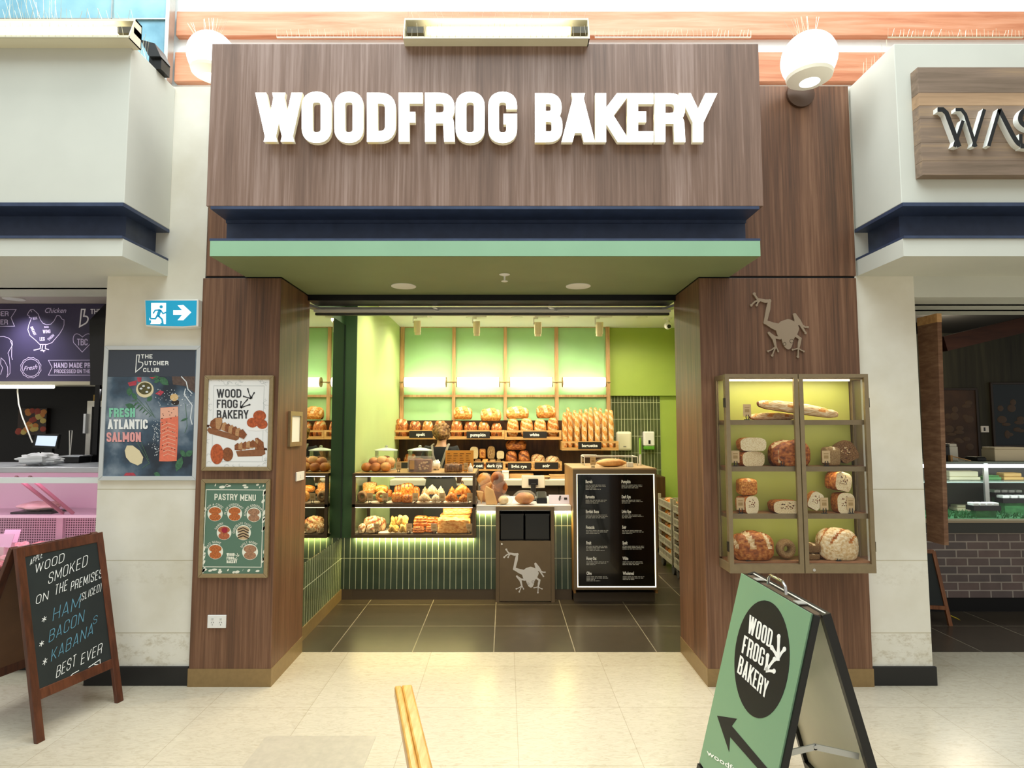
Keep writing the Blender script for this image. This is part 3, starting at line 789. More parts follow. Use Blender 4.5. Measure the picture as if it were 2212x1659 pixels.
GOLD = mat('champagne_frame', 'a08c68', .35, .5, .08, 40)
z5 = lambda p: zz(p, 432, 800, .1386)
t, pl = poster('bakery_poster', 'gold framed white poster with drawn loaves on the walnut pillar, upper of two', 'poster', [(441.7, 810.4), (590.7, 811.8), (584.5, 1017), (434, 1017)], 3.915, YP, .026, GOLD, mat('poster_white', 'f3f1ee', .45))
INK = mat('charcoal_ink', '3a3a3c', .6); LINEC = mat('pale_grey_ink', 'c3c6c4', .6)
k = MB()
for s, a, b, y, c in (('WOOD', 262, 645, 425, 0), ('FROG', 262, 588, 588, 0), ('BAKERY', 262, 755, 752, 0)):
    k.pink(caps(s, *z5([(a, y), (b, y)])[0], *z5([(a, y), (b, y)])[1], 132 * .1386, 22 * .1386), pl)
for ctr, toes in (((800, 440), [(745, 290), (845, 350), (680, 405)]), ((635, 585), [(640, 490), (740, 455), (775, 535)])):
    for q in toes:
        k.pink(ribbon(z5([ctr, ((ctr[0] + q[0]) / 2 - 6, (ctr[1] + q[1]) / 2), q]), 0, taper=[4, 1.8, 3]), pl); k.disc(*z5([q])[0], 1.7, 2.1, pl, .0006, 0, 10)
k.build('lettering', INK, t)
k = MB()
k.line(z5([(215, 240), (1000, 243), (970, 1425), (185, 1420)]), .8, pl, True, .0003)
R = random.Random(5)
for i in range(40):
    e = R.choice('lrtb'); a, b = {'l': (R.uniform(110, 175), R.uniform(150, 1500)), 'r': (R.uniform(1000, 1070), R.uniform(150, 1500)), 't': (R.uniform(130, 1080), R.uniform(150, 220)), 'b': (R.uniform(90, 1030), R.uniform(1435, 1500))}[e]
    q = R.uniform(0, 3); L_ = R.uniform(18, 40)
    k.line(z5([(a + L_ * math.cos(q + j * .7), b + L_ * .8 * math.sin(q + j * .7)) for j in range(6)]), .7, pl, False, .0003)
k.build('border_drawings', LINEC, t)
BROWN = [mat('print_crust', '8a4f2a', .6, 0, .3, 90), mat('print_board', '8e5a38', .6, 0, .15, 60), mat('print_crumb', 'b98a5e', .6, 0, .2, 120), mat('print_bun', 'b5552a', .6, 0, .35, 80), mat('print_dark', '4a2a1a', .6), mat('print_plate', 'f6f2ee', .5)]
k = MB()
k.ppoly(z5([(110, 930), (140, 890), (620, 1025), (600, 1075), (560, 1095), (150, 985)]), pl, .0006, .0004, 1); k.ppoly(z5([(105, 850), (150, 850), (140, 890), (105, 880)]), pl, .0006, .0004, 4)
k.ppoly(z5([(150, 860), (170, 790), (240, 740), (345, 735), (350, 830), (320, 930), (200, 920)]), pl, .001, .0004, 0)
k.ppoly(z5([(240, 745), (345, 740), (345, 820), (300, 925), (250, 905)]), pl, .0014, .0004, 2)
for i in range(6):
    x = 340 + i * 55; y = 850 + i * 22; k.ppoly(z5([(x, y - 20), (x + 55, y - 45), (x + 120, y + 40), (x + 70, y + 110), (x - 10, y + 75)]), pl, .001 + .0004 * i, .0004, [2, 0][i % 2])
k.ppoly(z5([(560, 1260), (1010, 1220), (1020, 1300), (960, 1335), (590, 1345)]), pl, .0006, .0004, 1); k.ppoly(z5([(1000, 1205), (1045, 1215), (1045, 1245), (1000, 1245)]), pl, .0006, .0004, 4)
k.ppoly(z5([(860, 1060), (900, 1050), (990, 1120), (1000, 1240), (860, 1240)]), pl, .001, .0004, 0); k.ppoly(z5([(850, 1110), (880, 1065), (912, 1100), (880, 1225), (840, 1180)]), pl, .0014, .0004, 2)
for i in range(5):
    x = 540 + i * 60; y = 1150 - i * 12; k.ppoly(z5([(x, y + 15), (x + 50, y - 20), (x + 130, y + 60), (x + 110, y + 100), (x, y + 90)]), pl, .001 + .0004 * i, .0004, [0, 2][i % 2])
k.disc(*z5([(265, 1305)])[0], 14, 22, pl, .0014, 3, 20); k.disc(*z5([(430, 1310)])[0], 12, 15, pl, .001, 0, 20)
k.disc(*z5([(885, 900)])[0], 24, 6, pl, .0006, 5, 24)
for a, b, r in ((930, 710, 100), (820, 815, 88), (970, 840, 84)): k.disc(*z5([(a, b)])[0], r * .1386, r * .12, pl, .001 + r * .00001, 3, 20)
k.build('artwork', BROWN, t)

z4 = lambda p: zz(p, 430, 1030, .1386)
t, pl = poster('pastry_menu', 'gold framed green pastry menu with round pictures, lower poster on the pillar', 'menu board', [(432, 1035), (583, 1035.7), (577, 1249), (428.6, 1248)], 3.915, YP, .026, GOLD, mat('poster_green', '5b7a66', .45))
CR = mat('print_cream', 'f0eedb', .5)
k = MB()
k.line(z4([(112, 200), (1008, 205), (970, 1408), (62, 1402)]), 1.5, pl, True)
R = random.Random(8)
for i in range(46):
    e = 'lrtb'[i % 4]; a, b = {'l': (R.uniform(72, 85) - i * .4, R.uniform(130, 1500)), 'r': (R.uniform(1005, 1030) - i * .3, R.uniform(130, 1480)), 't': (R.uniform(110, 1010), R.uniform(115, 165)), 'b': (R.uniform(60, 960), R.uniform(1440, 1490))}[e]
    q = R.uniform(0, 3.1); A, B = (R.uniform(30, 55), R.uniform(14, 26)) if e in 'tb' else (R.uniform(14, 24), R.uniform(30, 60))
    k.ppoly(z4([(a + A * math.cos(j * .785) * math.cos(q if e in 'tb' else 0) - B * math.sin(j * .785) * .4, b + B * math.sin(j * .785)) for j in range(8)]), pl, .0004, .0003)
for s, a, y0, b, y1 in (('PASTRY', 240, 362, 600, 366), ('MENU', 640, 372, 885, 376)):
    k.pink(caps(s, *z4([(a, y0)])[0], *z4([(b, y1)])[0], 98 * .1386, 2.3), pl)


def arcs(k, s, cx, cy, r, a0, a1, h, tw, pl):
    tot = sum(LET[c][0] + .2 for c in s); x = 0
    for c in s:
        wdt = LET[c][0] + .2; a = math.radians(a0 + (a1 - a0) * (x + wdt / 2) / tot); x += wdt
        if c == ' ': continue
        L_ = abs(math.radians(a1 - a0)) * r / tot; ux, uy = math.cos(a), -math.sin(a)
        for q in letter_quads(c, -L_ * LET[c][0] / 2, L_ * LET[c][0], h, tw):
            k.pink([[(cx + ux * r - uy * u * 1.0 + ux * v, cy + uy * r + ux * u + uy * v) for u, v in q]], pl)


CIR = [(250, 575, 118, 'PAIN A CHOC', 160, 35), (555, 575, 116, 'PLAIN CROISSANT', 185, 30), (855, 590, 114, 'ALMOND CROISSANT', 190, 20), (390, 870, 114, 'DANISH', 160, 95), (690, 870, 118, 'CHOCOLATE BABKA', 185, 30), (255, 1165, 120, 'DATE SCONE', 160, 55), (795, 1170, 124, 'SPELT SCONE', 155, 45)]
for cx, cy, r, s, a0, a1 in CIR:
    c = z4([(cx, cy)])[0]; arcs(k, s, c[0], c[1], (r + 12) * .1386, a0, a1, 36 * .1386, .8, pl)
for s, b, y in (('WOOD', 556, 1235), ('FROG', 545, 1290), ('BAKERY', 592, 1345)):
    k.pink(caps(s, *z4([(430, y)])[0], *z4([(b, y)])[0], 46 * .1386, 1.7), pl)
for ctr, toes in (((610, 1245), [(595, 1190), (625, 1215), (565, 1215)]), ((550, 1300), [(555, 1262), (590, 1250), (600, 1280)])):
    for q in toes: k.pink(ribbon(z4([ctr, q]), 1.2), pl)
k.build('lettering', CR, t)
k = MB(); R = random.Random(4)
for i, (cx, cy, r, s, a0, a1) in enumerate(CIR):
    k.disc(*z4([(cx, cy)])[0], r * .1386, r * .1386, pl, .0006, 0, 28)
    for j, (dy, q) in enumerate(((.45, .62), (-.38, .6))):
        m_ = [1, 1, 2, 3, 4, 1, 2][i]
        k.ppoly(z4([(cx + r * .82 * math.cos(a * .524) * (1 if j else .95), cy + r * dy + r * q * .8 * math.sin(a * .524)) for a in range(12)]), pl, .001 + j * .0006, .0004, m_)
    if i == 3: k.disc(*z4([(cx + 10, cy - 40)])[0], 6.5, 6, pl, .0026, 5, 16)
    if i == 4:
        for dy in (-60, -20, 25, 65): k.line(z4([(cx - 85, cy + dy + 15), (cx, cy + dy - 18, 1), (cx + 85, cy + dy + 25)]), 2.2, pl, False, .0026, 0, 6)
k.build('artwork', [CR, mat('print_pastry', 'b9652f', .6, 0, .4, 110), mat('print_almond', 'a5795a', .6, 0, .4, 130), mat('print_danish', 'b4643e', .6, 0, .35, 110), mat('print_babka', 'c9ac84', .6, 0, .1, 90), mat('print_jam', 'a01f35', .4), mat('print_choc', '3b2a20', .6)], t)

z6 = lambda p: zz(p, 220, 740, .1808)
slate, n, l, b = nt('slate_photo_print')
tt = n.new('ShaderNodeTexNoise'); tt.inputs['Scale'].default_value = 3.5; tt.inputs['Detail'].default_value = 7; l.new(coords(n, l, loc=(.4, 0, .3)), tt.inputs[0])
l.new(ramp(n, l, tt.outputs[0], [(.38, hx('27303b')), (.5, hx('44586a')), (.6, hx('7d8b98')), (.72, hx('aab2ba'))]), b.inputs['Base Color']); b.inputs['Roughness'].default_value = .3
t, pl = poster('butcher_poster', 'silver framed dark poster with a salmon fillet on the cream stone column', 'poster', [(222.5, 747), (434, 746.5), (423, 1038), (214, 1038)], 3.945, YW, .028, mat('silver_frame', 'd8dcdc', .3, .5), slate)
k = MB(); k.ppoly(z6([(80, 88), (1120, 92), (1113, 405), (62, 408)]), pl, .0004, .0003); k.build('heading_panel', mat('print_charcoal', '3d434e', .4), t)
k = MB(); GRN = 1
leaf = lambda a, b, c, d, wd_: [(a, b), ((a * 2 + c) / 3 - (d - b) * wd_, (b * 2 + d) / 3 + (c - a) * wd_), ((a + c * 2) / 3 - (d - b) * wd_, (b + d * 2) / 3 + (c - a) * wd_), (c, d), ((a + c * 2) / 3 + (d - b) * wd_, (b + d * 2) / 3 - (c - a) * wd_), ((a * 2 + c) / 3 + (d - b) * wd_, (b * 2 + d) / 3 - (c - a) * wd_)]
k.ppoly(z6([(700, 780), (800, 770), (912, 765), (915, 1000), (895, 1415), (790, 1420), (685, 1418), (700, 1100)]), pl, .001, .0004, 0)
k.ppoly(z6([(702, 782), (912, 767), (913, 880), (700, 915)]), pl, .0016, .0004, 2)
for i in range(9): k.line(z6([(712 + i * 3, 1000 + i * 44), (790, 960 + i * 46, 1), (880, 990 + i * 46)]), 1.4, pl, False, .0016, 0, 2)
k.disc(*z6([(515, 560)])[0], 19, 17.5, pl, .001, 3, 24); k.disc(*z6([(515, 548)])[0], 15, 13, pl, .0016, 4, 24)
for a, b in ((470, 550), (540, 590), (500, 520), (560, 540)): k.disc(*z6([(a, b)])[0], 3.2, 2.2, pl, .002, 5, 8)
for q in (leaf(620, 480, 700, 440, .2), leaf(680, 410, 800, 510, .25), leaf(330, 640, 330, 530, .3), leaf(280, 740, 400, 780, .25), leaf(940, 1280, 1000, 1370, .25), leaf(1000, 1360, 1085, 1290, .3), leaf(960, 1360, 890, 1540, .2), leaf(540, 700, 600, 640, .3), leaf(620, 1560, 700, 1590, .3), leaf(360, 600, 420, 680, .25), leaf(940, 940, 1030, 900, .12), leaf(580, 430, 690, 410, .2)): k.ppoly(z6(q), pl, .0008, .0003, GRN)
for i in range(12): k.ppoly(z6(leaf(420 + i * 15, 690 + i * 16, 350 + i * 19, 700 + i * 12 + (i % 2) * 60, .09)), pl, .0009 + i * .00003, .0003, GRN if i % 2 else 6)
for p_ in ([(380, 660), (600, 880)], [(520, 700), (620, 870)], [(420, 1190), (570, 1440), (480, 1500)], [(470, 1190), (560, 1400)], [(1000, 730), (1020, 1000), (990, 1080)], [(400, 640), (640, 900)]): k.line(z6(p_), 1.0, pl, False, .001, 0, 6)
k.ppoly(z6([(835, 405), (1113, 405), (1110, 600), (1000, 520), (850, 500)]), pl, .0006, .0003, 7)
k.line(z6([(950, 405), (1010, 470), (1030, 560), (1080, 610)]), 2.2, pl, False, .0012, 0, 5, 40); k.line(z6([(1000, 550), (985, 620), (1080, 750), (1060, 900), (1080, 980)]), 2.2, pl, False, .0012, 0, 5, 60)
k.ppoly(z6([(275, 1290), (300, 1230), (370, 1230), (450, 1290), (495, 1370), (480, 1440), (430, 1468), (340, 1430), (290, 1370)]), pl, .001, .0004, 3)
k.disc(*z6([(865, 655)])[0], 9, 8, pl, .001, 8, 18); k.disc(*z6([(880, 715)])[0], 9, 6, pl, .0008, 9, 14)
for q in ([(310, 480), (420, 450), (410, 510), (330, 520)], [(640, 610), (700, 570), (745, 590), (700, 635)], [(420, 415), (475, 415), (470, 470), (430, 470)], [(565, 412), (650, 412), (600, 435)], [(260, 1590), (290, 1555), (380, 1555), (410, 1590)]): k.ppoly(z6(q), pl, .001, .0003, 10)
R = random.Random(2)
for i in range(130):
    a, b = (R.gauss(650, 25), R.uniform(930, 1350)) if i < 70 else (R.uniform(640, 1080), R.uniform(560, 760)); k.disc(*z6([(a, b)])[0], R.uniform(.5, 1.3), R.uniform(.5, 1.2), pl, .0012, 5, 6)
for i in range(26): k.disc(*z6([(R.uniform(705, 900), R.uniform(790, 1330))])[0], 1.1, 1, pl, .0022, 9, 6)
k.build('artwork', [mat('print_salmon', 'e8785c', .4, 0, .1, 60), mat('print_leaf', '3f6b4c', .5, 0, .3, 60), mat('print_salmon_pale', 'eeb196', .4), mat('print_lemon', 'e6d6ae', .5), mat('print_olive', '56502c', .5, 0, .4, 90), mat('print_salt', 'dfe3e6', .5), mat('print_rosemary', '54755c', .5), mat('print_log', '5d4a42', .6, 0, .3, 60), mat('print_garlic', 'dcb67e', .5), mat('print_pepper', '2c2420', .5), mat('print_onion', 'b83f4e', .5, 0, .2, 60)], t)
k = MB()
for s, a, b, y, h, m_ in (('FRESH', 90, 400, 893, 110, 1), ('ATLANTIC', 75, 552, 1034, 116, 0), ('SALMON', 60, 470, 1187, 116, 2)):
    k.pink(caps(s, *z6([(a, y)])[0], *z6([(b, y)])[0], h * .1808, 24 * .1808, gap=.22), pl, .003, 0, m_)
k.build('lettering', [mat('print_white', 'f5f5f2', .4), mat('print_mint', '86cfae', .4), mat('print_pink', 'eba3a0', .4)], t); k = MB()
for s, a, b, y in (('THE', 470, 606, 190), ('UTCHER', 512, 797, 271), ('CLUB', 494, 686, 353)): k.pink(caps(s, *z6([(a, y)])[0], *z6([(b, y)])[0], 50 * .1808, 1.9, gap=.4), pl, .001)
k.line(z6([(418, 148), (450, 148), (440, 232), (492, 236, 1), (492, 280, 1), (405, 352)]), 2, pl, True, .001, 0, 0, 5)
k.build('heading_lettering', [mat('print_white', 'f5f5f2', .4)], t)

# EXIT sign
ze = lambda p: zz(p, 0, 400, .2532)
t = thing('exit_sign', 'green and white running man emergency exit sign with arrow on the cream column', 'exit sign', P(372, 705, 3.93)); pl = wallp(3.895)
k = MB(); k.ppoly(ze([(1228, 975), (1692, 972), (1690, 1205), (1560, 1216), (1380, 1214), (1238, 1203)]), pl, -.002, .07); k.build('housing', WHITEP, t, bev=.006)
k = MB(); k.ppoly(ze([(1240, 985), (1678, 985), (1672, 1195), (1560, 1203), (1380, 1200), (1248, 1192)]), pl, .0, .002); k.build('face', mat('exit_sign_blue_green', '1290b4', .3, emit=.5, ecol='1290b4'), t)
WHE = mat('exit_sign_white', 'ffffff', .3, emit=.6)
k = MB(); k.ppoly(ze([(1290, 1005), (1417, 1005), (1415, 1185), (1282, 1185), (1290, 1170)]), pl, .0008, .0006); k.ppoly(ze([(1478, 1068), (1555, 1068), (1515, 1025), (1565, 1022), (1632, 1085), (1565, 1152), (1515, 1152), (1555, 1106), (1478, 1106)]), pl, .0008, .0006)
k.line(ze([(1275, 1142), (1330, 1142)]), 5, pl, False, .001); k.build('pictogram', WHE, t)
k = MB(); k.disc(*ze([(1376, 1038)])[0], 3.6, 3.6, pl, .0016)
for p_, w_ in (([(1367, 1062), (1346, 1122)], 7), ([(1367, 1064), (1325, 1068), (1308, 1095)], 3), ([(1370, 1066), (1392, 1096), (1419, 1085)], 3), ([(1350, 1112), (1384, 1145), (1390, 1182), (1370, 1184)], 4), ([(1342, 1115), (1326, 1140), (1280, 1138)], 3.5)): k.line(ze(p_), w_, pl, False, .0016)
k.build('running_figure', mat('exit_sign_blue_green', '1290b4'), t)

# little fixtures on the posters' pillar
pR = XL
def sidepl(X): return (Vector((X, 0, 0)), Vector((1, 0, 0)))
p0, p1 = hit(621, 965, sidepl(XL)), hit(649, 890, sidepl(XL))
t = thing('small_notice_frame', 'small gold frame with blank paper on the side of the poster pillar', 'picture frame', (XL, (p0.y + p1.y) / 2, p0.z))
MB().box(XL, XL + .018, p0.y, p1.y, p0.z, p0.z + .03).box(XL, XL + .018, p0.y, p1.y, p1.z - .03, p1.z).box(XL, XL + .018, p0.y, p0.y + .03, p0.z + .03, p1.z - .03).box(XL, XL + .018, p1.y - .03, p1.y, p0.z + .03, p1.z - .03).build('frame', GOLD, t)
MB().box(XL, XL + .008, p0.y + .03, p1.y - .03, p0.z + .03, p1.z - .03).build('notice', PAPER, t)
p0, p1 = hit(638, 1040, sidepl(XL)), hit(655, 1017, sidepl(XL))
t = thing('switch_plate', 'white switch plate on the pillar side below the small notice frame', 'switch', (XL, (p0.y + p1.y) / 2, p0.z))
MB().box(XL, XL + .01, p0.y, p1.y, p0.z, p1.z).build('plate', WHITEP, t, bev=.002); MB().box(XL + .01, XL + .013, (p0.y + p1.y) / 2 - .01, (p0.y + p1.y) / 2 + .01, (p0.z + p1.z) / 2 - .012, (p0.z + p1.z) / 2 + .012).build('rocker', WHITEP, t)
p0, p1 = P(449, 1356, YP), P(490, 1328, YP)
t = thing('power_outlet', 'white double power outlet low on the walnut poster pillar', 'power outlet', ((p0.x + p1.x) / 2, YP, p0.z))
MB().box(p0.x, p1.x, YP - .011, YP, p0.z, p1.z).build('plate', WHITEP, t, bev=.003)
for fx in (.28, .72):
    x = p0.x + (p1.x - p0.x) * fx; z = p0.z + (p1.z - p0.z) * .36; dk = mat('socket_slot', '4a4a48', .6)
    k = MB(); [k.bar((x + a, YP - .0112, z + b), (x + c_, YP - .0112, z + d_), .002, .003, (0, 1, 0)) for a, b, c_, d_ in ((-.008, .004, -.004, .011), (.008, .004, .004, .011), (0, -.011, 0, -.003))]; k.build('socket', dk, t)
    MB().box(x - .006, x + .006, YP - .014, YP - .01, z + .026, z + .036).build('switch_toggle', mat('toggle_grey', 'cfcfca', .4), t)
# ---------------------------------------------------------------- sandwich boards and the timber rail
LOGO = [('WOOD', (482, 525), (680, 660), (505, 378)), ('FROG', (435, 695), (612, 815), (460, 548)), ('BAKERY', (398, 860), (640, 1082), (425, 715))]
A, B, L0 = Vector((1.143, 2.943, .95)), Vector((1.159, 2.313, .95)), Vector((.919, 2.938, .08))
B0 = L0 + (B - A); nrm = (B - A).cross(L0 - A).normalized(); nrm = nrm if nrm.x < 0 else -nrm
AP = (A, nrm)
t = thing('sandwich_board', 'green sandwich board with black logo disc and arrow standing on the vinyl floor', 'sandwich board', (1.16, 2.63, 0))
SB = mat('signboard_green', '7b9f7c', .5); BF = mat('black_board_frame', '141414', .4)
fr = MB().prism([A, B, B0, L0], nrm, .006).build('front_panel', SB, t)
dn = (L0 - A).normalized()
k = MB()
for p, q in ((A, L0 + dn * .06), (B, B0 + dn * .06)): k.bar(p - nrm * .018, q - nrm * .018, .022, .024, nrm)
k.bar(L0 + dn * .02 - nrm * .018, B0 + dn * .02 - nrm * .018, .022, .05, nrm).bar(A - nrm * .018 + dn * .012, B - nrm * .018 + dn * .012, .022, .024, nrm)
k.build('front_frame', BF, t)
RA, RB = A + Vector((.062, .01, 0)), B + Vector((.062, .01, 0)); RL, RB0 = RA + Vector((.235, 0, -.87)), RB + Vector((.235, 0, -.87))
rn = Vector((.965, 0, .26)); rd = (RL - RA).normalized()
MB().prism([RA, RB, RB0, RL], rn, .006).build('rear_panel', mat('signboard_back', 'e4dfce', .3, 0, .04, 5), t)
k = MB()
for p, q in ((RA, RL + rd * .06), (RB, RB0 + rd * .06)): k.bar(p - rn * .006, q - rn * .006, .024, .034, rn)
k.bar(RL + rd * .01, RB0 + rd * .01, .022, .05, rn).bar(RA + rd * .012, RB + rd * .012, .022, .024, rn)
k.build('rear_frame', BF, t)
k = MB()
for f in (.04, .93):
    y = A.y + (B.y - A.y) * f; p = A.lerp(L0, .62); q = RA.lerp(RL, .62); m_ = (p + q) / 2
    k = MB().bar((p.x + .02, y, p.z), (m_.x + .004, y, m_.z + .035), .006, .022).bar((m_.x - .004, y, m_.z + .035), (q.x - .01, y, q.z), .006, .022)
    k.tube([(m_.x, y - .006, m_.z + .035), (m_.x, y + .006, m_.z + .035)], .007, 8)
    k.build('spreader', mat('zinc_strap', 'c9c9c4', .4, .6), t)
k = MB()
for f in (.2, .78):
    c = A.lerp(B, f); k = MB().box(c.x + .012, c.x + .05, c.y - .022, c.y + .022, .951, .954)
    k.build('hinge', mat('zinc_strap', 'c9c9c4', .4, .6), t)
MB().bar(A + Vector((.031, -.01, -.012)), B + Vector((.031, .01, -.012)), .052, .01).build('ridge_strip', mat('brown_ridge', '5b4a3a', .5), t)
c = A.lerp(B, .47); x = c.x + .03
hd = MB().tube([(x, c.y + .085, .953), (x, c.y + .08, .985), (x, c.y + .055, .999), (x, c.y - .055, .999), (x, c.y - .08, .985), (x, c.y - .085, .953)], .007, 8).build('carry_handle', mat('chrome', 'd6d6d6', .12, 1), t, smooth=60)
za = lambda p: zz(p, 1490, 1230, .2585)
# the printed disc is a true circle on the slanted panel
cc = hit(*za([(587, 732)])[0], AP); ax = (B - A).normalized(); ay = -dn
k = MB(); k.prism([cc + nrm * .0012 + ax * .232 * math.cos(i * math.pi / 24) + ay * .232 * math.sin(i * math.pi / 24) for i in range(48)], nrm, .001).build('logo_disc', mat('print_black', '0c0d0d', .6), t)
k = MB()
for s, a, b, up in LOGO:
    (x0, y0), (x1, y1), (xu, yu) = za([a, b, up]); h = 36
    L_ = math.hypot(x1 - x0, y1 - y0); u = ((xu - x0), (yu - y0)); ul = math.hypot(*u)
    k.pink(caps(s, x0, y0, x1, y1, ul, 4.5, (u[0] / ul, u[1] / ul)), AP, .002)
for ctr, toes in (((742, 735), [(748, 562), (795, 668), (690, 655)]), ((640, 845), [(655, 722), (712, 752), (708, 852)])):
    for q in toes:
        a, b = za([ctr, q]); k.pink(ribbon([a, ((a[0] + b[0]) / 2, (a[1] + b[1]) / 2), b], 0, taper=[9, 5.5, 7]), AP, .002); k.disc(*b, 3.9, 5.6, AP, .0025, 0, 12)
a, b = za([(742, 690), (742, 765)]); k.pink(ribbon([a, b], 7.5), AP, .0028)
k.build('lettering', mat('print_bright_white', 'f7f7f2', .5), t); k = MB(); lower(k, 'woodfrog', *za([(145, 1545)])[0], za([(470, 1545)])[0][0], AP, 12, 0, .012, .002, slope=.63)
k.build('web_lettering', mat('print_bright_white', 'f7f7f2', .5), t)
k = MB(); k.ppoly(za([(230, 1222), (395, 1248), (352, 1308), (700, 1720), (620, 1720), (338, 1400), (330, 1525)]), AP, .0014, .001); k.build('arrow', mat('print_black', '0c0d0d', .6), t)

# chalk sandwich board
L0, R0, L1, R1 = Vector((-2.443, 3.247, 0)), Vector((-2.309, 3.75, 0)), Vector((-2.648, 3.291, 1.0)), Vector((-2.502, 3.782, 1.0))
cn = (R0 - L0).cross(L1 - L0).normalized(); cn = cn if cn.x > 0 else -cn; CP = (L0, cn)
WD = wood('red_brown_timber', '3a1d12', '572d1b', '6e3d26', grain=(25, 25, 1.2), rough=.4)
zc = lambda p: zz(p, 0, 1140, .3128)
t = thing('chalkboard', 'wooden framed chalkboard sandwich board listing smoked ham and bacon beside the butcher counter', 'chalkboard', (-2.5, 3.5, 0))
ux = (R0 - L0).normalized(); uy = (L1 - L0).normalized(); W_ = (R0 - L0).length; H_ = (L1 - L0).length
pt = lambda a, b, o=0: L0 + ux * a + uy * b + cn * o
for a in (.022, W_ - .022): MB().bar(pt(a, 0, -.012), pt(a, H_, -.012), .044, .024, cn).build('leg', WD, t, bev=.003)
for b in (H_ - .03, .235): MB().bar(pt(.04, b, -.012), pt(W_ - .04, b, -.012), .055, .02, cn).build('rail', WD, t, bev=.003)
MB().hexa([pt(.04, .24, -.016), pt(W_ - .04, .24, -.016), pt(W_ - .04, H_ - .04, -.016), pt(.04, H_ - .04, -.016), pt(.04, .24, -.006), pt(W_ - .04, .24, -.006), pt(W_ - .04, H_ - .04, -.006), pt(.04, H_ - .04, -.006)]).build('slate_panel', mat('chalk_slate', '1f2626', .6, 0, .15, 6), t)
bk = Vector((-cn.x, -cn.y, 0)).normalized()
rp = lambda a, b: L1 + ux * a - Vector((0, 0, 1)) * (1 - b) * 1.0 + bk * (.04 + .42 * (1 - b)) - Vector((0, 0, .004))
for a in (.022, W_ - .022): MB().bar(rp(a, 0.006), rp(a, 1), .044, .024, bk).build('rear_leg', WD, t, bev=.003)
for b in (.97, .235): MB().bar(rp(.04, b), rp(W_ - .04, b), .055, .02, bk).build('rear_rail', WD, t)
MB().hexa([rp(.04, .24), rp(W_ - .04, .24), rp(W_ - .04, .97), rp(.04, .97)] + [p + bk * .008 for p in (rp(.04, .24), rp(W_ - .04, .24), rp(W_ - .04, .97), rp(.04, .97))]).build('rear_panel', mat('brown_hardboard', '6a4a33', .6, 0, .1, 8), t)
k = MB(); kb = MB(); CPL = (pt(0, 0, -.005), cn)
R = random.Random(6)
for s, p, q, h, w_, m_ in [('APPLE', (205, 262), (292, 205), 44, 3.6, k), ('WOOD', (238, 318), (440, 235), 66, 5, k), ('SMOKED', (330, 392), (600, 262), 80, 5, k), ('ON', (245, 532), (330, 496), 64, 5, k), ('THE', (375, 470), (462, 430), 76, 5, k), ('PREMISES', (485, 440), (702, 345), 68, 5, k), ('(SLICED)', (548, 512), (696, 436), 56, 4, k),
                          ('HAM', (362, 648), (548, 556), 98, 5.5, kb), ('BACON', (335, 795), (575, 650), 88, 5.5, kb), ('KABANA', (350, 928), (640, 735), 90, 5.5, kb), ('S', (640, 672), (668, 655), 58, 4, kb), ('BEST', (385, 1040), (520, 952), 84, 5, k), ('EVER', (556, 948), (700, 868), 78, 5, k),
                          ('*', (280, 668), (322, 650), 56, 5, k), ('*', (262, 838), (304, 818), 56, 5, k), ('*', (285, 968), (326, 946), 66, 5, k)]:
    (x0, y0), (x1, y1) = zc([p, q])
    MB().pink(caps(s, x0, y0, x1, y1, h * .3128, w_ * .3128, (.12, -.99), .55, False), CPL, .0006).build('chalk_line', mat('blue_chalk', '5f93a8', .9) if m_ is kb else mat('white_chalk', 'eeeeea', .9), t)
k.line(zc([(460, 1062), (500, 1010), (545, 985)]), 1.5, CPL); k.line(zc([(610, 965), (690, 910), (692, 945), (650, 945)]), 1.5, CPL)
k.build('chalk_underline', mat('white_chalk', 'eeeeea', .9), t)

# two split-log rails in front of the camera
a0, a1, b0, b1, c0, c1 = G(852, 1481, .5), G(883, 1659, .5), G(890, 1477.6, .5), G(933, 1659, .5), G(867, 1479, .5), G(905, 1659, .5)
LOG = wood('varnished_log', '9c6a24', 'c8913f', 'dfb062', grain=(30, 3, 30), rough=.25)
t = thing('timber_rail', 'varnished double log rail running toward the camera over the vinyl floor', 'rail', (c1.x, 1.6, 0))
for e0, e1 in ((a0, a1), (b0, b1)):
    pass
dirv = (c1 - c0); dirv = dirv / abs(dirv.y)
for nm, s, e in (('log', a0, c0), ('log', c0, b0)):
    r = (e.x - s.x) / 2 * .99; c = (s + e) / 2
    a_, b_ = s, e; c_, d_ = e + dirv * 1.6, s + dirv * 1.6; dz = Vector((0, 0, -.05))
    MB().hexa([p + dz for p in (a_, b_, c_, d_)] + [a_, b_, c_, d_]).build(nm, LOG, t, bev=.008)
for f in (.72, 1.5):
    c = c0 + dirv * f
    MB().box(c.x - .035, c.x + .035, c.y - .035, c.y + .035, 0, .44).build('post', LOG, t)

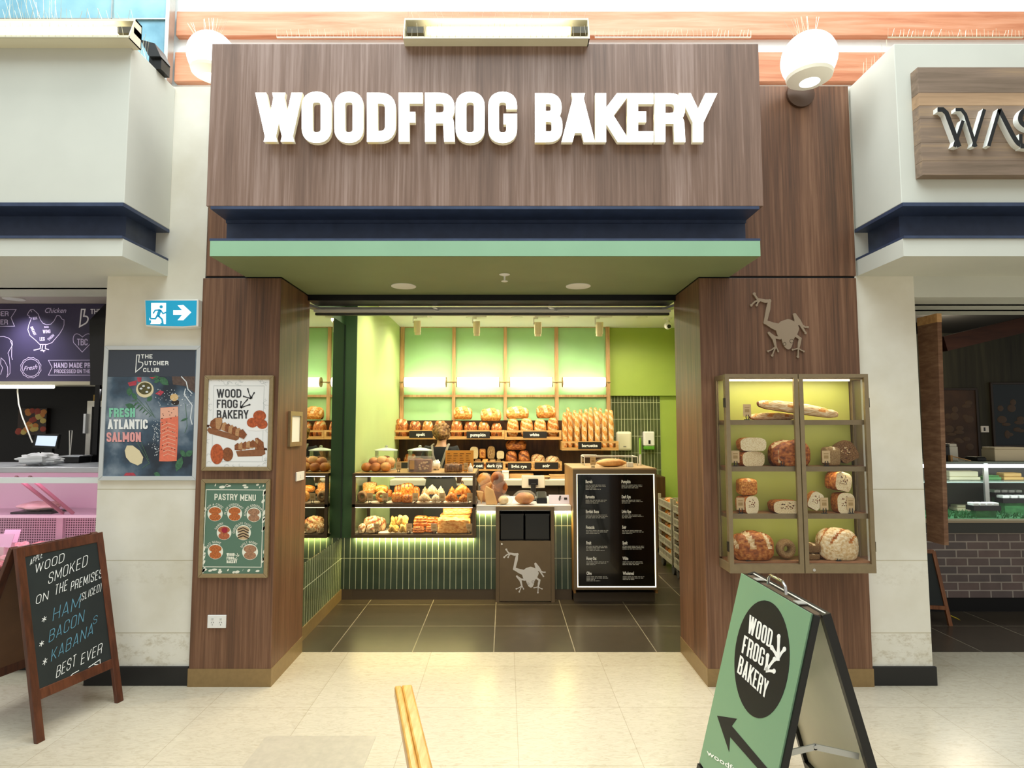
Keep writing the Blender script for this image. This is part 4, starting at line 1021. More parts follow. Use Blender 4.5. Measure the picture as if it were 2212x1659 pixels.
# ---------------------------------------------------------------- wall-hung display case on the frog pillar
YC0 = 3.75
fx0, fx1 = P(1566, 810, YC0).x, P(1875, 810, YC0).x; cz1, cz0 = P(1720, 808, YC0).z, P(1720, 1238.5, YC0).z
xm = P(1724.5, 820, YC0).x
CASEM = mat('champagne_case', '8d7b5d', .42, .4, .06, 30)
t = thing('bread_display_case', 'wall-hung glass case with four shelves of breads on the frog pillar', 'display case', ((fx0 + fx1) / 2, YP, cz0))
pw = .026
MB().box(fx0, fx1, YC0 + .02, YP, cz1 - .03, cz1).build('top_panel', CASEM, t, bev=.002)
zb = P(1700, 1213, YC0 + .02).z
MB().box(fx0, fx1, YC0 + .02, YP, cz0, zb - .012).build('base_panel', CASEM, t, bev=.002)
for x in (fx0, fx1 - .014): MB().box(x, x + .014, YP - .03, YP - .002, zb, cz1 - .03).box(x, x + .014, YC0 + .022, YC0 + .036, zb, cz1 - .03).build('side_frame', CASEM, t)
for x in (fx0 + .005, fx1 - .009): MB().box(x, x + .004, YC0 + .036, YP - .03, zb, cz1 - .03).build('side_glass', glass(), t)
MB().box(fx0 + .014, P(1836, 900, YP - .01).x, YP - .008, YP - .001, zb, cz1 - .03).build('back_panel', mat('lime_back_panel', 'aeb258', .45, 0, .05, 3), t)
for a, b, hx_ in ((fx0, xm - .003, fx0), (xm + .003, fx1, fx1)):
    d = MB().box(a, a + pw, YC0, YC0 + .02, cz0, cz1).box(b - pw, b, YC0, YC0 + .02, cz0, cz1).box(a + pw, b - pw, YC0, YC0 + .02, cz1 - .022, cz1).box(a + pw, b - pw, YC0, YC0 + .02, cz0, zb - .014).build('door', CASEM, t)
    MB().box(a + pw, b - pw, YC0 + .008, YC0 + .012, zb - .014, cz1 - .022).build('pane', glass('case_glass', (1, 1, 1, 1), .45, 1.38), d)
    for z in (cz1 - .18, cz0 + .16): MB().box(hx_ - .006, hx_ + .006, YC0 + .004, YC0 + .03, z - .03, z + .03).build('hinge', mat('dark_hinge', '3c352a', .4, .5), d)
c = P(1758, 1231, YC0); MB().tube([(c.x, YC0 + .004, c.z), (c.x, YC0 - .006, c.z)], .009, 16).build('lock', mat('chrome', 'd6d6d6', .12, 1), t)
SHZ = []
for i, yy in enumerate((907.5, 1008, 1110)):
    z = P(1700, yy, YC0 + .03).z; SHZ.append(z)
    MB().box(fx0 + .016, fx1 - .016, YC0 + .03, YP - .01, z - .006, z).build('shelf', wood('case_shelf', '7f5436', 'a06c47', 'b98560', grain=(3, 20, 20)), t)
    MB().box(fx0 + .016, fx1 - .016, YC0 + .028, YC0 + .04, z - .03, z + .001).box(fx0 + .016, fx1 - .016, YC0 + .04, YP - .01, z - .03, z - .006).build('shelf_edge', CASEM, t)
SHZ.append(zb)
MB().box(fx0 + .016, fx1 - .016, YC0 + .03, YP - .01, zb - .012, zb - .0005).build('base_shelf', wood('case_shelf', '7f5436', 'a06c47', 'b98560', grain=(3, 20, 20)), t)
MB().box(fx0 + .03, fx1 - .1, YC0 + .03, YC0 + .045, cz1 - .042, cz1 - .031).build('light_strip', mat('led_strip', 'fffbe6', .4, emit=7, ecol='fff3c8'), t)
lamp('AREA', 'case_led', ((fx0 + fx1) / 2, YC0 + .05, cz1 - .044), 2.2, (1, .92, .68), fx1 - fx0 - .1, .02, aim=((fx0 + fx1) / 2, YP, cz0 + .3), parent=t)
for z in SHZ[:3]: lamp('AREA', 'case_shelf_led', ((fx0 + fx1) / 2, YC0 + .05, z - .03), .8, (1, .92, .68), fx1 - fx0 - .1, .02, aim=((fx0 + fx1) / 2, YP - .02, z - .28), parent=t)

# ---------------------------------------------------------------- breads (each built once at unit size, then copied)
CRUST = crust('dark_crust', '6e3311', 'a85a20', 'cd8a44', 9)
GOLDC = crust('golden_crust', 'a4561a', 'cf8534', 'e9b469', 9)
PALE = crust('floury_crust', 'b98a54', 'dcb985', 'f2dfba', 12, .7)
CRUMB = crust('open_crumb', 'cfae7c', 'ecd6a8', 'f6e8c6', 26, .8)
SEED = crust('seeded_crust', '5a3417', '9c6a35', 'd9b57c', 40, .7, .8)
BURNT = crust('burnt_crust', '3a1d0c', '6b3413', '8f5222', 9)
SHINY = crust('glazed_crust', '96430f', 'c9701f', 'e39c4a', 6, .25)
YELL = crust('yellow_pastry', 'b07a22', 'dfae4c', 'f2d27e', 14)
BM = [CRUST, PALE, BURNT, GOLDC, CRUMB, SEED, SHINY, YELL]
sgn = lambda v, p: math.copysign(abs(v) ** p, v)


def loaf_mesh(name, base, slash=None, mslash=1, ns=5, skew=1.2, wid=.32, sq=.75, pw=.55, end=None, nu=44, nv=40, amp=.05, wob=.04, seed=0, under=2, flat=.12):
    """unit loaf, long axis x in [-.5,.5], y width, z 0..1"""
    def f(u, v):
        a = 2 * math.pi * u; x = -math.cos(math.pi * v); s = max(.02, math.sin(math.pi * v)) ** pw
        y = sgn(math.cos(a), sq) * s; z = sgn(math.sin(a), sq) * s
        k = wob * noise.noise((x * 2 + seed * 7, y * 2, z * 2)) * 2 + (amp if not slash or not slash(u, v) else -amp * .6)
        z = max(z, -1 + flat * 2)
        return (x * .5 * (1 + k * .3), y * .5 * (1 + k), max(0, (z * (1 + k) + 1 - flat * 2) / (2 - flat * 2)))
    def mf(u, v):
        if name == 'rustic_baguette' and (v < .07 or v > .94): return 2
        if slash and slash(u, v): return mslash
        return under if .66 < u < .84 else base
    return MB().surf(f, nu, nv, mf).build(name, BM, None, smooth=180, world=False)


def diag(n, sk, wd, lo=.04, hi=.46, e=.1):
    return lambda u, v: lo < u < hi and e < v < 1 - e and ((v * n + (u - .25) * sk) % 1) < wd


def upright(o_mesh):
    return o_mesh


PROTO = {}


def proto(kind):
    if kind in PROTO: return PROTO[kind]
    if kind == 'batard': o = loaf_mesh('batard_loaf', 0, diag(4.2, 2.2, .36), 1, seed=1)
    elif kind == 'white': o = loaf_mesh('batard_loaf', 3, diag(5, 2.6, .4), 1, seed=2)
    elif kind == 'spelt': o = loaf_mesh('cob_loaf', 0, lambda u, v: (abs(u - .25) < .03 or abs(u - .11) < .025 or abs(u - .39) < .025) and .12 < v < .97, 1, seed=3, pw=.42)
    elif kind == 'rye': o = loaf_mesh('rye_loaf', 0, diag(3.4, 2.4, .33), 2, seed=4)
    elif kind == 'boule': o = loaf_mesh('round_loaf', 1, lambda u, v: .02 < u < .48 and (abs(((v - .5) * 3.2 + (u - .25) * 5) % 1 - .5) < .10), 0, seed=5, pw=.6, amp=.03)
    elif kind == 'crown': o = loaf_mesh('large_round_loaf', 0, lambda u, v: .03 < u < .47 and abs(v - .5) < .4 and abs(math.sin((u - .25) * 9 + (v - .5) * 2)) < .45, 1, seed=6, pw=.55)
    elif kind == 'lying': o = loaf_mesh('batard_loaf', 3, diag(3.2, -1.6, .4, .02, .5), 1, seed=7, amp=.06)
    elif kind == 'big': o = loaf_mesh('slashed_loaf', 0, diag(3.4, -1.5, .33, .55 - .5, .5, .08), 1, seed=8)
    elif kind == 'bun': o = loaf_mesh('bread_bun', 6, None, seed=9, pw=.6, amp=0, wob=.03)
    elif kind == 'panini': o = loaf_mesh('flat_loaf', 3, diag(6, 0, .3, .1, .4), 1, seed=10, pw=.35, sq=.55, amp=.03)
    elif kind == 'baguette': o = loaf_mesh('baguette', 3, diag(6, 2.2, .42, .02, .48, .06), 1, seed=11, pw=.42, nv=44, nu=20, amp=.07)
    elif kind == 'rustic': o = loaf_mesh('rustic_baguette', 1, diag(4, 2, .3, .02, .48, .08), 3, seed=12, pw=.75, nv=40, nu=16, amp=.06)
    elif kind in ('tin', 'seedtin'):
        b = 3 if kind == 'tin' else 5
        def f(u, v):
            a = 2 * math.pi * u; x = -math.cos(math.pi * v); s = max(.02, math.sin(math.pi * v)) ** .22
            y = sgn(math.cos(a), .35) * s; z = sgn(math.sin(a), .35 if math.sin(a) < 0 else .6) * s
            y *= 1 + .08 * max(0, z); k = .05 * noise.noise((x * 3, y * 3, z * 3))
            return (x * .5, y * .48 * (1 + k), max(0, (z * (1 + k) + 1) / 2))
        o = MB().surf(f, 24, 18, lambda u, v: (1 if abs(v - .5) < .04 and .1 < u < .4 else b)).build('tin_loaf' if b == 3 else 'seeded_tin_loaf', BM, None, smooth=180, world=False)
    elif kind in ('cut', 'cutseed', 'cutfruit'):                # half loaf, cut face toward -y
        b, c = {'cut': (0, 4), 'cutseed': (5, 5), 'cutfruit': (0, 4)}[kind]
        def f(u, v):
            a = 2 * math.pi * u; r = 1 + .05 * noise.noise((math.cos(a) * 2, math.sin(a) * 2, v))
            s = (1 - .1 * max(0, v - .7) / .3) if v < .97 else .8
            return (sgn(math.cos(a), .6) * .5 * r * s, -.5 + v, max(0, (sgn(math.sin(a), .6) * r * s + .92) / 1.92))
        k = MB().surf(f, 30, 8, lambda u, v: b); k.m[-2] = c; k.m[-1] = b
        R = random.Random(len(kind))
        if kind != 'cut':
            for i in range(22):
                a, q = R.uniform(0, 6.28), R.uniform(0, .34)
                k.ball((q * math.cos(a), -.502, .5 + q * math.sin(a)), (R.uniform(.02, .05), .012, R.uniform(.02, .04)), 6, 2 if kind == 'cutfruit' else [2, 1][i % 2])
        o = k.build({'cut': 'cut_loaf', 'cutseed': 'cut_seeded_loaf', 'cutfruit': 'cut_fruit_loaf'}[kind], BM, None, smooth=55, world=False)
    elif kind in ('bagel', 'seedbagel'):                         # ring standing, hole toward -y
        b = 3 if kind == 'bagel' else 5
        def f(u, v):
            a, q = 2 * math.pi * v, 2 * math.pi * u; k = 1 + .05 * noise.noise((math.cos(a) * 2, math.sin(a) * 2, q))
            r = .32 + .18 * math.cos(q) * k
            return (r * math.cos(a), .5 * math.sin(q) * k, .5 + r * math.sin(a))
        o = MB().surf(f, 16, 28, lambda u, v: b, True).build('bagel' if b == 3 else 'seeded_bagel', BM, None, smooth=180, world=False)
    elif kind in ('croissant', 'almond'):
        pts = []; rs = []
        for i in range(25):
            q = -1.15 + 2.3 * i / 24; e = 1 - abs(i - 12) / 12.5
            pts.append((.44 * math.sin(q) / .92, .38 - .55 * math.cos(q), .12 + .24 * e)); rs.append((.055 + .26 * e ** .8) * (1 + .10 * math.cos(i * 2.1)))
        k = MB().tube(pts, rs, 16, m=6 if kind == 'croissant' else 1)
        if kind == 'almond':
            R = random.Random(3)
            for i in range(26):
                j = R.randrange(5, 20); a = R.uniform(-1, 1); p = Vector(pts[j]) + Vector((0, math.sin(a) * rs[j] * -.9, math.cos(a) * rs[j])); k.ball(p, (.06, .05, .025), 6, 4)
        lo = min(v.z for v in k.v); hi = max(v.z for v in k.v)
        for v in k.v: v.z = (v.z - lo) / (hi - lo)
        o = k.build('croissant' if kind == 'croissant' else 'almond_croissant', BM, None, smooth=180, world=False)
    elif kind == 'painchoc':
        o = loaf_mesh('pain_au_chocolat', 6, lambda u, v: .05 < u < .45 and abs(((v - .5) * 5) % 1 - .5) < .08, 2, seed=13, pw=.3, sq=.6, amp=.03)
    elif kind == 'scone':
        o = loaf_mesh('fruit_twist', 1, lambda u, v: .0 < u < .5 and noise.noise((u * 9, v * 9, 1)) > .12, 0, seed=14, pw=.7, wob=.12, amp=.04)
    elif kind == 'knot':
        pts = [(.42 * math.cos(a) * (.75 + .25 * math.cos(3 * a)), .4 * math.sin(a), .42 + .3 * math.sin(1.5 * a * 2)) for a in [i * 6.2832 / 36 for i in range(36)]]
        k = MB().tube(pts, [.2 + .03 * math.sin(i * 1.7) for i in range(36)], 10, True, 7); lo = min(v.z for v in k.v); hi = max(v.z for v in k.v)
        for v in k.v: v.z = (v.z - lo) / (hi - lo); v.x *= .85; v.y *= .85
        o = k.build('cinnamon_knot', BM, None, smooth=180, world=False)
    elif kind == 'danish':
        k = MB()
        for i, (s, z) in enumerate(((1, 0), (.94, .28), (.86, .52))):
            k.surf(lambda u, v: (sgn(math.cos(6.2832 * u), .55) * .5 * s * max(.05, math.sin(math.pi * v)) ** .3, sgn(math.sin(6.2832 * u), .55) * .5 * s * max(.05, math.sin(math.pi * v)) ** .3, z + .24 - .24 * math.cos(math.pi * v)), 20, 8, lambda u, v: 6)
        R = random.Random(5)
        for i in range(7): k.ball((R.uniform(-.25, .25), R.uniform(-.42, .1), .96), (.07, .07, .05), 8, 2)
        lo = min(v.z for v in k.v); hi = max(v.z for v in k.v)
        for v in k.v: v.z = (v.z - lo) / (hi - lo)
        o = k.build('danish_pastry', BM, None, smooth=180, world=False)
    elif kind == 'slab':
        o = loaf_mesh('focaccia_slab', 3, lambda u, v: .08 < u < .42 and noise.noise((u * 14, v * 9, 4)) > .18, 0, seed=15, pw=.18, sq=.35, wob=.06, amp=.02, under=3)
    PROTO[kind] = o
    return o


def put(kind, x0, x1, y0, y1, Y, label, cat='bread', group=None, rot=(0, 0, 0), z=None, dep=None, up=False, tilt=0, w=1.0):
    """a bread seen between pixels x0..x1 and y0..y1 (top, bottom) whose middle stands at depth Y; its base goes to height z"""
    Yf = Y - min((dep or .1) / 2, .1); a, b = P(x0, y1, Yf), P(x1, y0, Yf); W, H = (b.x - a.x) * w, b.z - a.z
    zz0 = a.z if z is None else z + .0015
    o = proto(kind); x = (a.x + b.x) / 2; D = dep or min(W, H) * .9
    if up == 'end':                                   # long axis into the shelf: width x, height z, length D
        return finish(place(o, (x, Y, zz0), (0, 0, math.pi / 2 + rot[2]), (D, W * .94, H), label, group), cat)
    if up:                                            # standing on its end, leaning back, scored side toward the room
        lean = .22
        return finish(place(o, (x, Y + D / 2, zz0 + H / 2 + .012), (math.pi / 2, -math.pi / 2, 0), (H, W * .92, D), label, group), cat)
    return finish(place(o, (x, Y, zz0 + tilt), rot, (W, D, H), label, group), cat)


def finish(o, cat):
    o['category'] = cat; return o


tp = None


def pricetag(x, yb, Y, label, group, z=None, h=None, wpx=13, hpx=24, col='d8bd8c'):
    global tp
    p = P(x, yb, Y); z = p.z if z is None else z; s = F / Y
    if tp is None:
        tp = thing('price_tag', label, 'price tag', (0, 0, 0))
        MB().box(-.5, .5, -.02, .0, .24, 1).build('card', mat('kraft_card', 'cfb183', .8), tp, world=False)
        k = MB().box(-.32, .32, -.12, .2, 0, .05); k.tube([(-.12, -.06, .04), (-.2, -.06, .2), (-.14, -.06, .34)], .05, 6).tube([(.12, -.06, .04), (.2, -.06, .2), (.14, -.06, .34)], .05, 6)
        k.build('clip_stand', BLACKP, tp, world=False)
        MB().box(-.3, .3, -.028, -.021, .78, .83).box(-.28, .28, -.028, -.021, .5, .7).build('printed_lines', mat('brown_ink', 'a98a58', .8), tp, world=False)
    o = place(tp, (p.x, Y, z), (0, 0, 0), (wpx / s, wpx / s, hpx / s), label, group); return o


CY_ = 3.84
Z1, Z2, Z3, Z4 = SHZ
g = 'breads in the wall display case'
put('rustic', 1624, 1722, 890, 906, 3.88, 'lower rustic baguette lying on the top shelf of the wall case', group=g, z=Z1, dep=.07)
a, b = P(1642, 872, 3.82), P(1813, 898, 3.82)
o = put('rustic', 1640, 1814, 875, 898, 3.815, 'dark tipped rustic baguette resting across another in the wall case', group=g, z=Z1 + .012, dep=.07); o.rotation_euler = (0, .14, 0); o.location.z = Z1 + .042
put('cut', 1600, 1655, 944, 973, CY_, 'pale half loaf balanced on a cut loaf in the wall case', group=g, z=P(0, 974, CY_).z, dep=.1)
put('cut', 1599, 1651, 975, 1007, CY_, 'cut loaf under the pale half loaf in the wall case', group=g, z=Z2, dep=.09, rot=(0, 0, .2))
put('crown', 1673, 1756, 950, 1007, CY_, 'large crusty round loaf on the second shelf of the wall case', group=g, z=Z2, dep=.13)
put('seedtin', 1789, 1818, 965, 1007, CY_, 'upright seeded half loaf behind a price tag in the wall case', group=g, z=Z2, dep=.1)
o = put('cutseed', 1825, 1862, 962, 1007, CY_, 'tilted seeded half loaf at the end of the second case shelf', group=g, z=Z2, dep=.1); o.rotation_euler = (0, -.5, -.2); o.location.z = Z2 + .036; o.location.x += .006
put('tin', 1601, 1638, 1033, 1070, CY_, 'orange toast loaf stacked on a fruit loaf in the wall case', group=g, z=P(0, 1070, CY_).z, dep=.1)
put('cutfruit', 1603, 1636, 1070, 1107, CY_, 'square fruit loaf under the orange toast loaf in the wall case', group=g, z=Z3, dep=.11, rot=(0, 0, .3))
put('cutfruit', 1672, 1732, 1079, 1107, CY_, 'long cut fruit loaf lying behind the case door gap', group=g, z=Z3, dep=.12)
o = put('cutfruit', 1740, 1768, 1068, 1106, 3.82, 'fruit bread half leaning down by the case door gap', group=g, z=Z3, dep=.06); o.rotation_euler = (0, .5, 0); o.location.z = Z3 + .032
o = put('cutfruit', 1794, 1836, 1022, 1062, CY_, 'tilted fruit loaf balanced on another on the third case shelf', group=g, z=P(0, 1063, CY_).z, dep=.1); o.rotation_euler = (0, .22, .3); o.location.z += .012
put('cutfruit', 1810, 1846, 1063, 1107, CY_, 'upright fruit loaf behind a tag under the tilted one', group=g, z=Z3, dep=.1)
put('big', 1591, 1677, 1148, 1208, CY_, 'large diagonally slashed loaf on the bottom shelf of the wall case', group=g, z=Z4, dep=.14)
put('seedbagel', 1683, 1722, 1164, 1208, 3.84, 'seeded bagel standing beside the slashed loaf in the wall case', group=g, z=Z4, dep=.07)
for i, lb in enumerate(('lower seeded roll of the flat pair by the case door gap', 'upper seeded roll of the flat pair by the case door gap')):
    put('seedtin', 1743, 1774 + i * 2, 1194 - i * 20, 1208 - i * 14, 3.84, lb, group=g, z=Z4 + i * .042, dep=.09)
put('boule', 1779, 1862, 1140, 1208, CY_, 'big floury round loaf on the bottom shelf of the wall case', group=g, z=Z4, dep=.14)
for x, z, lb in ((1617, Z1, 'price tag before the rustic baguettes in the wall case'), (1589, Z2, 'price tag beside the cut pale loaves in the wall case'), (1690, Z2, 'price tag before the crusty round loaf in the wall case'), (1785, Z2, 'price tag before the seeded half loaves in the wall case'),
                 (1597, Z3, 'price tag beside the orange toast loaf in the wall case'), (1777, Z3, 'price tag by the leaning fruit bread in the wall case'), (1834, Z3, 'price tag before the upright fruit loaf in the wall case'), (1610, Z4, 'price tag before the slashed loaf in the wall case'), (1803, Z4, 'price tag before the floury round loaf in the wall case')):
    pricetag(x, 1000, 3.785, lb, 'price tags in the wall display case', z, wpx=17, hpx=34)
# ---------------------------------------------------------------- bakery interior: lights
for Y, xs_ in ((7.55, (-1.0, -.42, .16, .75, 1.75)), (6.3, (-1.0, -.3, .4, 1.1, 1.9)), (5.25, (-.9, -.1, .7))):
    for x in xs_:
        t = thing('ceiling_downlight', 'recessed white downlight in the bakery ceiling', 'downlight', (x, Y, 3.05), group='bakery ceiling downlights')
        MB().lathe([(.05, 0), (.075, 0), (.075, -.006), (.055, -.008)], (x, Y, 3.05), 24).build('trim_ring', WHITEP, t)
        MB().lathe([(.001, -.004), (.055, -.004), (.055, -.001), (.001, -.001)], (x, Y, 3.05), 20).build('lens', mat('lit_warm_lens', 'fff0cf', .4, emit=6, ecol='ffe2ae'), t)
        lamp('SPOT', 'downlight_beam', (x, Y, 3.03), 40 if Y < 6 else 58, (1, .9, .68), .06, aim=(x, Y, 0), spot=166, blend=.7, parent=t)
for i, (b0, b1, c0, c1, y0, y1) in enumerate(((894, 924, 894, 909, 693, 722), (1021, 1051, 1022, 1037, 694, 724), (1156, 1188, 1154, 1170, 696, 725), (1291, 1321, 1287, 1303, 696, 725))):
    Y = 7.3; a, b = P(b0, 680, Y), P(b1, 680, Y); c = P((c0 + c1) / 2, y0, Y); d = P((c0 + c1) / 2, y1, Y); r = (P(c1, y0, Y).x - P(c0, y0, Y).x) / 2
    t = thing('track_spotlight', '%s white track spotlight from the pale green side wall' % ORD[i], 'spotlight', ((a.x + b.x) / 2, Y, 3.05), group='track spotlights over the bread shelves')
    MB().box(a.x, b.x, Y - .04, Y + .04, 3.0, 3.05).build('driver_box', WHITEP, t)
    MB().box(c.x - r - .012, c.x - r, Y - .02, Y + .02, c.z - .03, 3.0).box(c.x - r, c.x, Y - .02, Y + .02, 2.985, 3.0).build('yoke', WHITEP, t)
    MB().tube([(c.x, Y - .01, c.z), (c.x, Y + .02, d.z + .03), (c.x, Y + .024, d.z + .03), (c.x, Y + .034, d.z)], [r, r, r * .86, r * .86], 20).build('lamp_can', mat('cream_can', 'e6d6b4', .4), t, smooth=40)
    MB().tube([(c.x, Y + .034, d.z + .002), (c.x, Y + .0345, d.z - .002)], r * .7, 16).build('lens', mat('lit_warm_lens', 'fff0cf', .4, emit=6, ecol='ffe2ae'), t)
    lamp('SPOT', 'track_beam', (c.x, Y + .05, d.z - .03), 26, (1, .88, .66), .04, aim=(c.x, 8.15, 1.5), spot=70, blend=.7, parent=t)
c = P(1443, 700, 7.6)
t = thing('security_camera', 'small white dome security camera under the bakery ceiling', 'camera', (c.x, 7.6, 3.05))
MB().lathe([(.055, 3.05 - c.z), (.055, 3.03 - c.z), (.02, 3.02 - c.z), (.02, 0)], c, 20).build('mount', WHITEP, t); MB().ball((c.x, 7.6, c.z - .02), .05, 16).build('housing', WHITEP, t, smooth=180)
MB().tube([(c.x, 7.56, c.z - .035), (c.x, 7.545, c.z - .04)], .024, 16).build('lens', BLACKP, t)

# back wall feature: timber framed green panels with four tube lamps
YPn = 8.3
POST = [(865, 873), (977, 984), (1088, 1095), (1198, 1206), (1309, 1317)]
t = thing('panel_feature', 'timber framed wall of four lit green panels above the bread shelves', 'wall panelling', (P(1090, 900, YPn).x, YB, 1.7))
zt_, zm0, zm1, zb_ = P(1090, 703, YPn).z, P(1090, 858, YPn).z, P(1090, 853, YPn).z, P(1090, 908, YPn).z
PX = [(P(a, 800, YPn).x, P(b, 800, YPn).x) for a, b in POST]
FRW = wood('pale_frame_timber', 'a47a4c', 'c49a68', 'd9b586', grain=(25, 25, 2))
for a, b in PX: MB().box(a, b, YPn - .03, YB - .02, zb_, zt_).build('post', FRW, t)
for z0, z1, nm in ((zt_ - .028, zt_, 'top_rail'), (zm0, zm1, 'middle_rail')):
    for i in range(4): MB().box(PX[i][1], PX[i + 1][0], YPn - .02, YB - .02, z0, z1).build(nm, FRW, t)
for i in range(4):
    for z0, z1 in ((zb_, zm0), (zm1, zt_ - .028)): MB().box(PX[i][1], PX[i + 1][0], YPn + .02, YB - .02, z0, z1).build('green_panel', mat('green_satin_panel', 'a3d094', .35, 0, .05, 3), t)
for i, (a, b) in enumerate(((874, 963), (988, 1078), (1102, 1192), (1216, 1307))):
    Yl = 8.12; p, q = P(a, 825.5, Yl), P(b, 825.5, Yl); r = (P(a, 815, Yl).z - P(a, 836, Yl).z) / 2
    e0, e1 = (PX[i][0] + PX[i][1]) / 2, (PX[i + 1][0] + PX[i + 1][1]) / 2
    t = thing('tube_wall_lamp', '%s glowing cylinder wall lamp from the pale green side wall' % ORD[i], 'wall lamp', ((p.x + q.x) / 2, Yl, p.z - r), group='cylinder lamps on the green panels')
    MB().tube([p, q], r, 24).build('glass_cylinder', mat('lit_cylinder', 'ffffff', .4, emit=2.6, ecol='fffbe8'), t, smooth=60)
    for x, s in ((p.x, -1), (q.x, 1)): MB().tube([(x, Yl, p.z), (x + s * .012, Yl, p.z)], r * 1.04, 24).build('end_disc', BRONZE, t, smooth=60)
    for x, e in ((p.x - .01, e0), (q.x + .01, e1)): MB().tube([(x, Yl, p.z), (e, Yl, p.z), (e, YPn - .031, p.z)], .008, 8).build('rod', BRONZE, t)
    lamp('AREA', 'cylinder_glow', ((p.x + q.x) / 2, Yl + r + .01, p.z), 1.0, (1, .96, .8), q.x - p.x, .1, aim=((p.x + q.x) / 2, 9, p.z), parent=t)

# brown backing, bench and the crates of the bread wall
BRN = wood('brown_back_panel', '2c1a0e', '46290f', '5c3a1a', grain=(20, 20, 1.5))
struct('trim_6', MB().box(P(843, 930, YPn).x, P(1319, 930, YPn).x, YPn, YB, .3, zb_ - .002), BRN)
Zb = P(900, 1037, 7.65).z; xa, xb = P(842, 1037, 7.65).x, P(1330, 1037, 7.65).x
t = thing('back_bench', 'white topped work bench below the bread shelves', 'bench', ((xa + xb) / 2, 7.9, 0))
MB().box(xa, xb, 7.65, YPn - .002, Zb - .07, Zb).build('worktop', mat('bench_white', 'e9e2cf', .4), t, bev=.004)
for i in range(4):
    x0, x1 = xa + (xb - xa) * i / 4, xa + (xb - xa) * (i + 1) / 4
    MB().box(x0 + .003, x1 - .003, 7.70, YPn - .002, .1, Zb - .071).build('cabinet', mat('dark_umber_board', '3a2d20', .5), t)
MB().box(xa, xb, 7.75, YPn - .002, 0, .1).build('plinth', DARK, t)

SLAT = wood('crate_pine', 'a9783f', 'c99b5e', 'dcb67c', grain=(2, 20, 20))
LBL = mat('black_shelf_label', '1b1613', .5); LTX = mat('label_white', 'f3f0ea', .5)


def crate(x0, x1, yt, yb, Yf, label, labels, deep=.32):
    a, b = P(x0, yt, Yf), P(x1, yt, Yf); z1, z0 = a.z, P(x0, yb, Yf).z; h = z1 - z0
    t = thing('bread_crate', label, 'crate', ((a.x + b.x) / 2, Yf, z0), group='slatted pine crates of the bread wall')
    for q0, q1 in ((0, .32), (.78, 1)): MB().box(a.x, b.x, Yf, Yf + .014, z0 + h * q0, z0 + h * q1).build('front_slat', SLAT, t)
    for x in (a.x, b.x - .014): MB().box(x, x + .014, Yf + .014, Yf + deep, z0, z1).build('end_board', SLAT, t)
    MB().box((a.x + b.x) / 2 - .012, (a.x + b.x) / 2 + .012, Yf + .001, Yf + .016, z0 + h * .32, z0 + h * .78).box(a.x, a.x + .03, Yf + .001, Yf + .014, z0 + h * .32, z0 + h * .78).box(b.x - .03, b.x, Yf + .001, Yf + .014, z0 + h * .32, z0 + h * .78).build('upright_cleat', SLAT, t)
    MB().box(a.x + .014, b.x - .014, Yf + .016, Yf + deep, z0 + .004, z0 + .014).build('base_board', SLAT, t)
    for s, l0, l1, ly0, ly1, tx0, tx1 in labels:
        k = MB(); pl = wallp(Yf - .004); k.ppoly([(l0, ly0), (l1, ly0), (l1, ly1), (l0, ly1)], pl, 0, .0035); lb = k.build('label_board', LBL, t)
        if s: lower(MB(), s, tx0, (ly0 + ly1) / 2 + 3.0, tx1, pl, 6.6, bold=.035, off=.0008).build('lettering', LTX, lb)
    return t, z0 + .0145, z1


YS = 7.95
T1 = [crate(843, 966.5, 929, 949, YS, 'top shelf pine crate with the spelt label', [('spelt', 884, 935, 931, 946, 899, 918)]),
      crate(967, 1089.5, 929, 949, YS, 'top shelf pine crate with the pumpkin label', [('pumpkin', 1008, 1058, 932, 947, 1016, 1049)]),
      crate(1090, 1213, 929.5, 950, YS, 'top shelf pine crate with the white label', [('white', 1130, 1181, 932, 946, 1144, 1165)])]
T2 = [crate(843, 964.5, 997, 1017, YS, 'lower shelf pine crate partly behind the cake domes', [('', 857, 905, 999, 1013, 0, 0)]),
      crate(965, 1086.5, 997, 1017, YS, 'lower shelf pine crate with oat and dark rye labels', [('honey oat', 994, 1045, 999, 1013, 998, 1043), ('dark rye', 1050, 1086, 999, 1013, 1052, 1084)]),
      crate(1087, 1214, 997, 1017, YS, 'lower shelf pine crate with light rye and soir labels', [('light rye', 1097, 1147, 1000, 1015, 1105, 1138), ('soir', 1155, 1206, 999, 1013, 1172, 1188)])]
YBg = 7.8
T3 = crate(1214, 1336, 953, 973, YBg, 'pine crate with the baguette label holding upright baguettes', [('baguette', 1249, 1299, 955, 970, 1257, 1291)], .5)
zA, zB_, zC = T1[0][1], T2[0][1], T3[1]
g = 'loaves on the top bread shelf'
for i, (a, b, y) in enumerate(((850, 880, 899), (881, 909, 904), (910, 935, 904), (936, 964, 903))):
    put('spelt', a, b, y, 940, 8.13, '%s dark spelt loaf from the pale green wall on the top shelf' % ORD[i], group=g, z=zA, up='end', dep=.24)
for i, (a, b, y) in enumerate(((973, 999, 902), (1001, 1031, 905), (1032, 1058, 905), (1060, 1085, 908))):
    put('spelt', a, b, y, 940, 8.13, '%s brown pumpkin loaf of the bottom row behind the pumpkin label' % ORD[i], group=g, z=zA, up='end', dep=.24)
for i, (a, b, y) in enumerate(((1095, 1121, 900), (1124, 1152, 899), (1154, 1181, 901), (1183, 1208, 898))):
    put('white', a, b, y, 940, 8.05, '%s upright slashed loaf behind the white label counted from pumpkin' % ORD[i], group=g, z=zA, up=True, dep=.13)
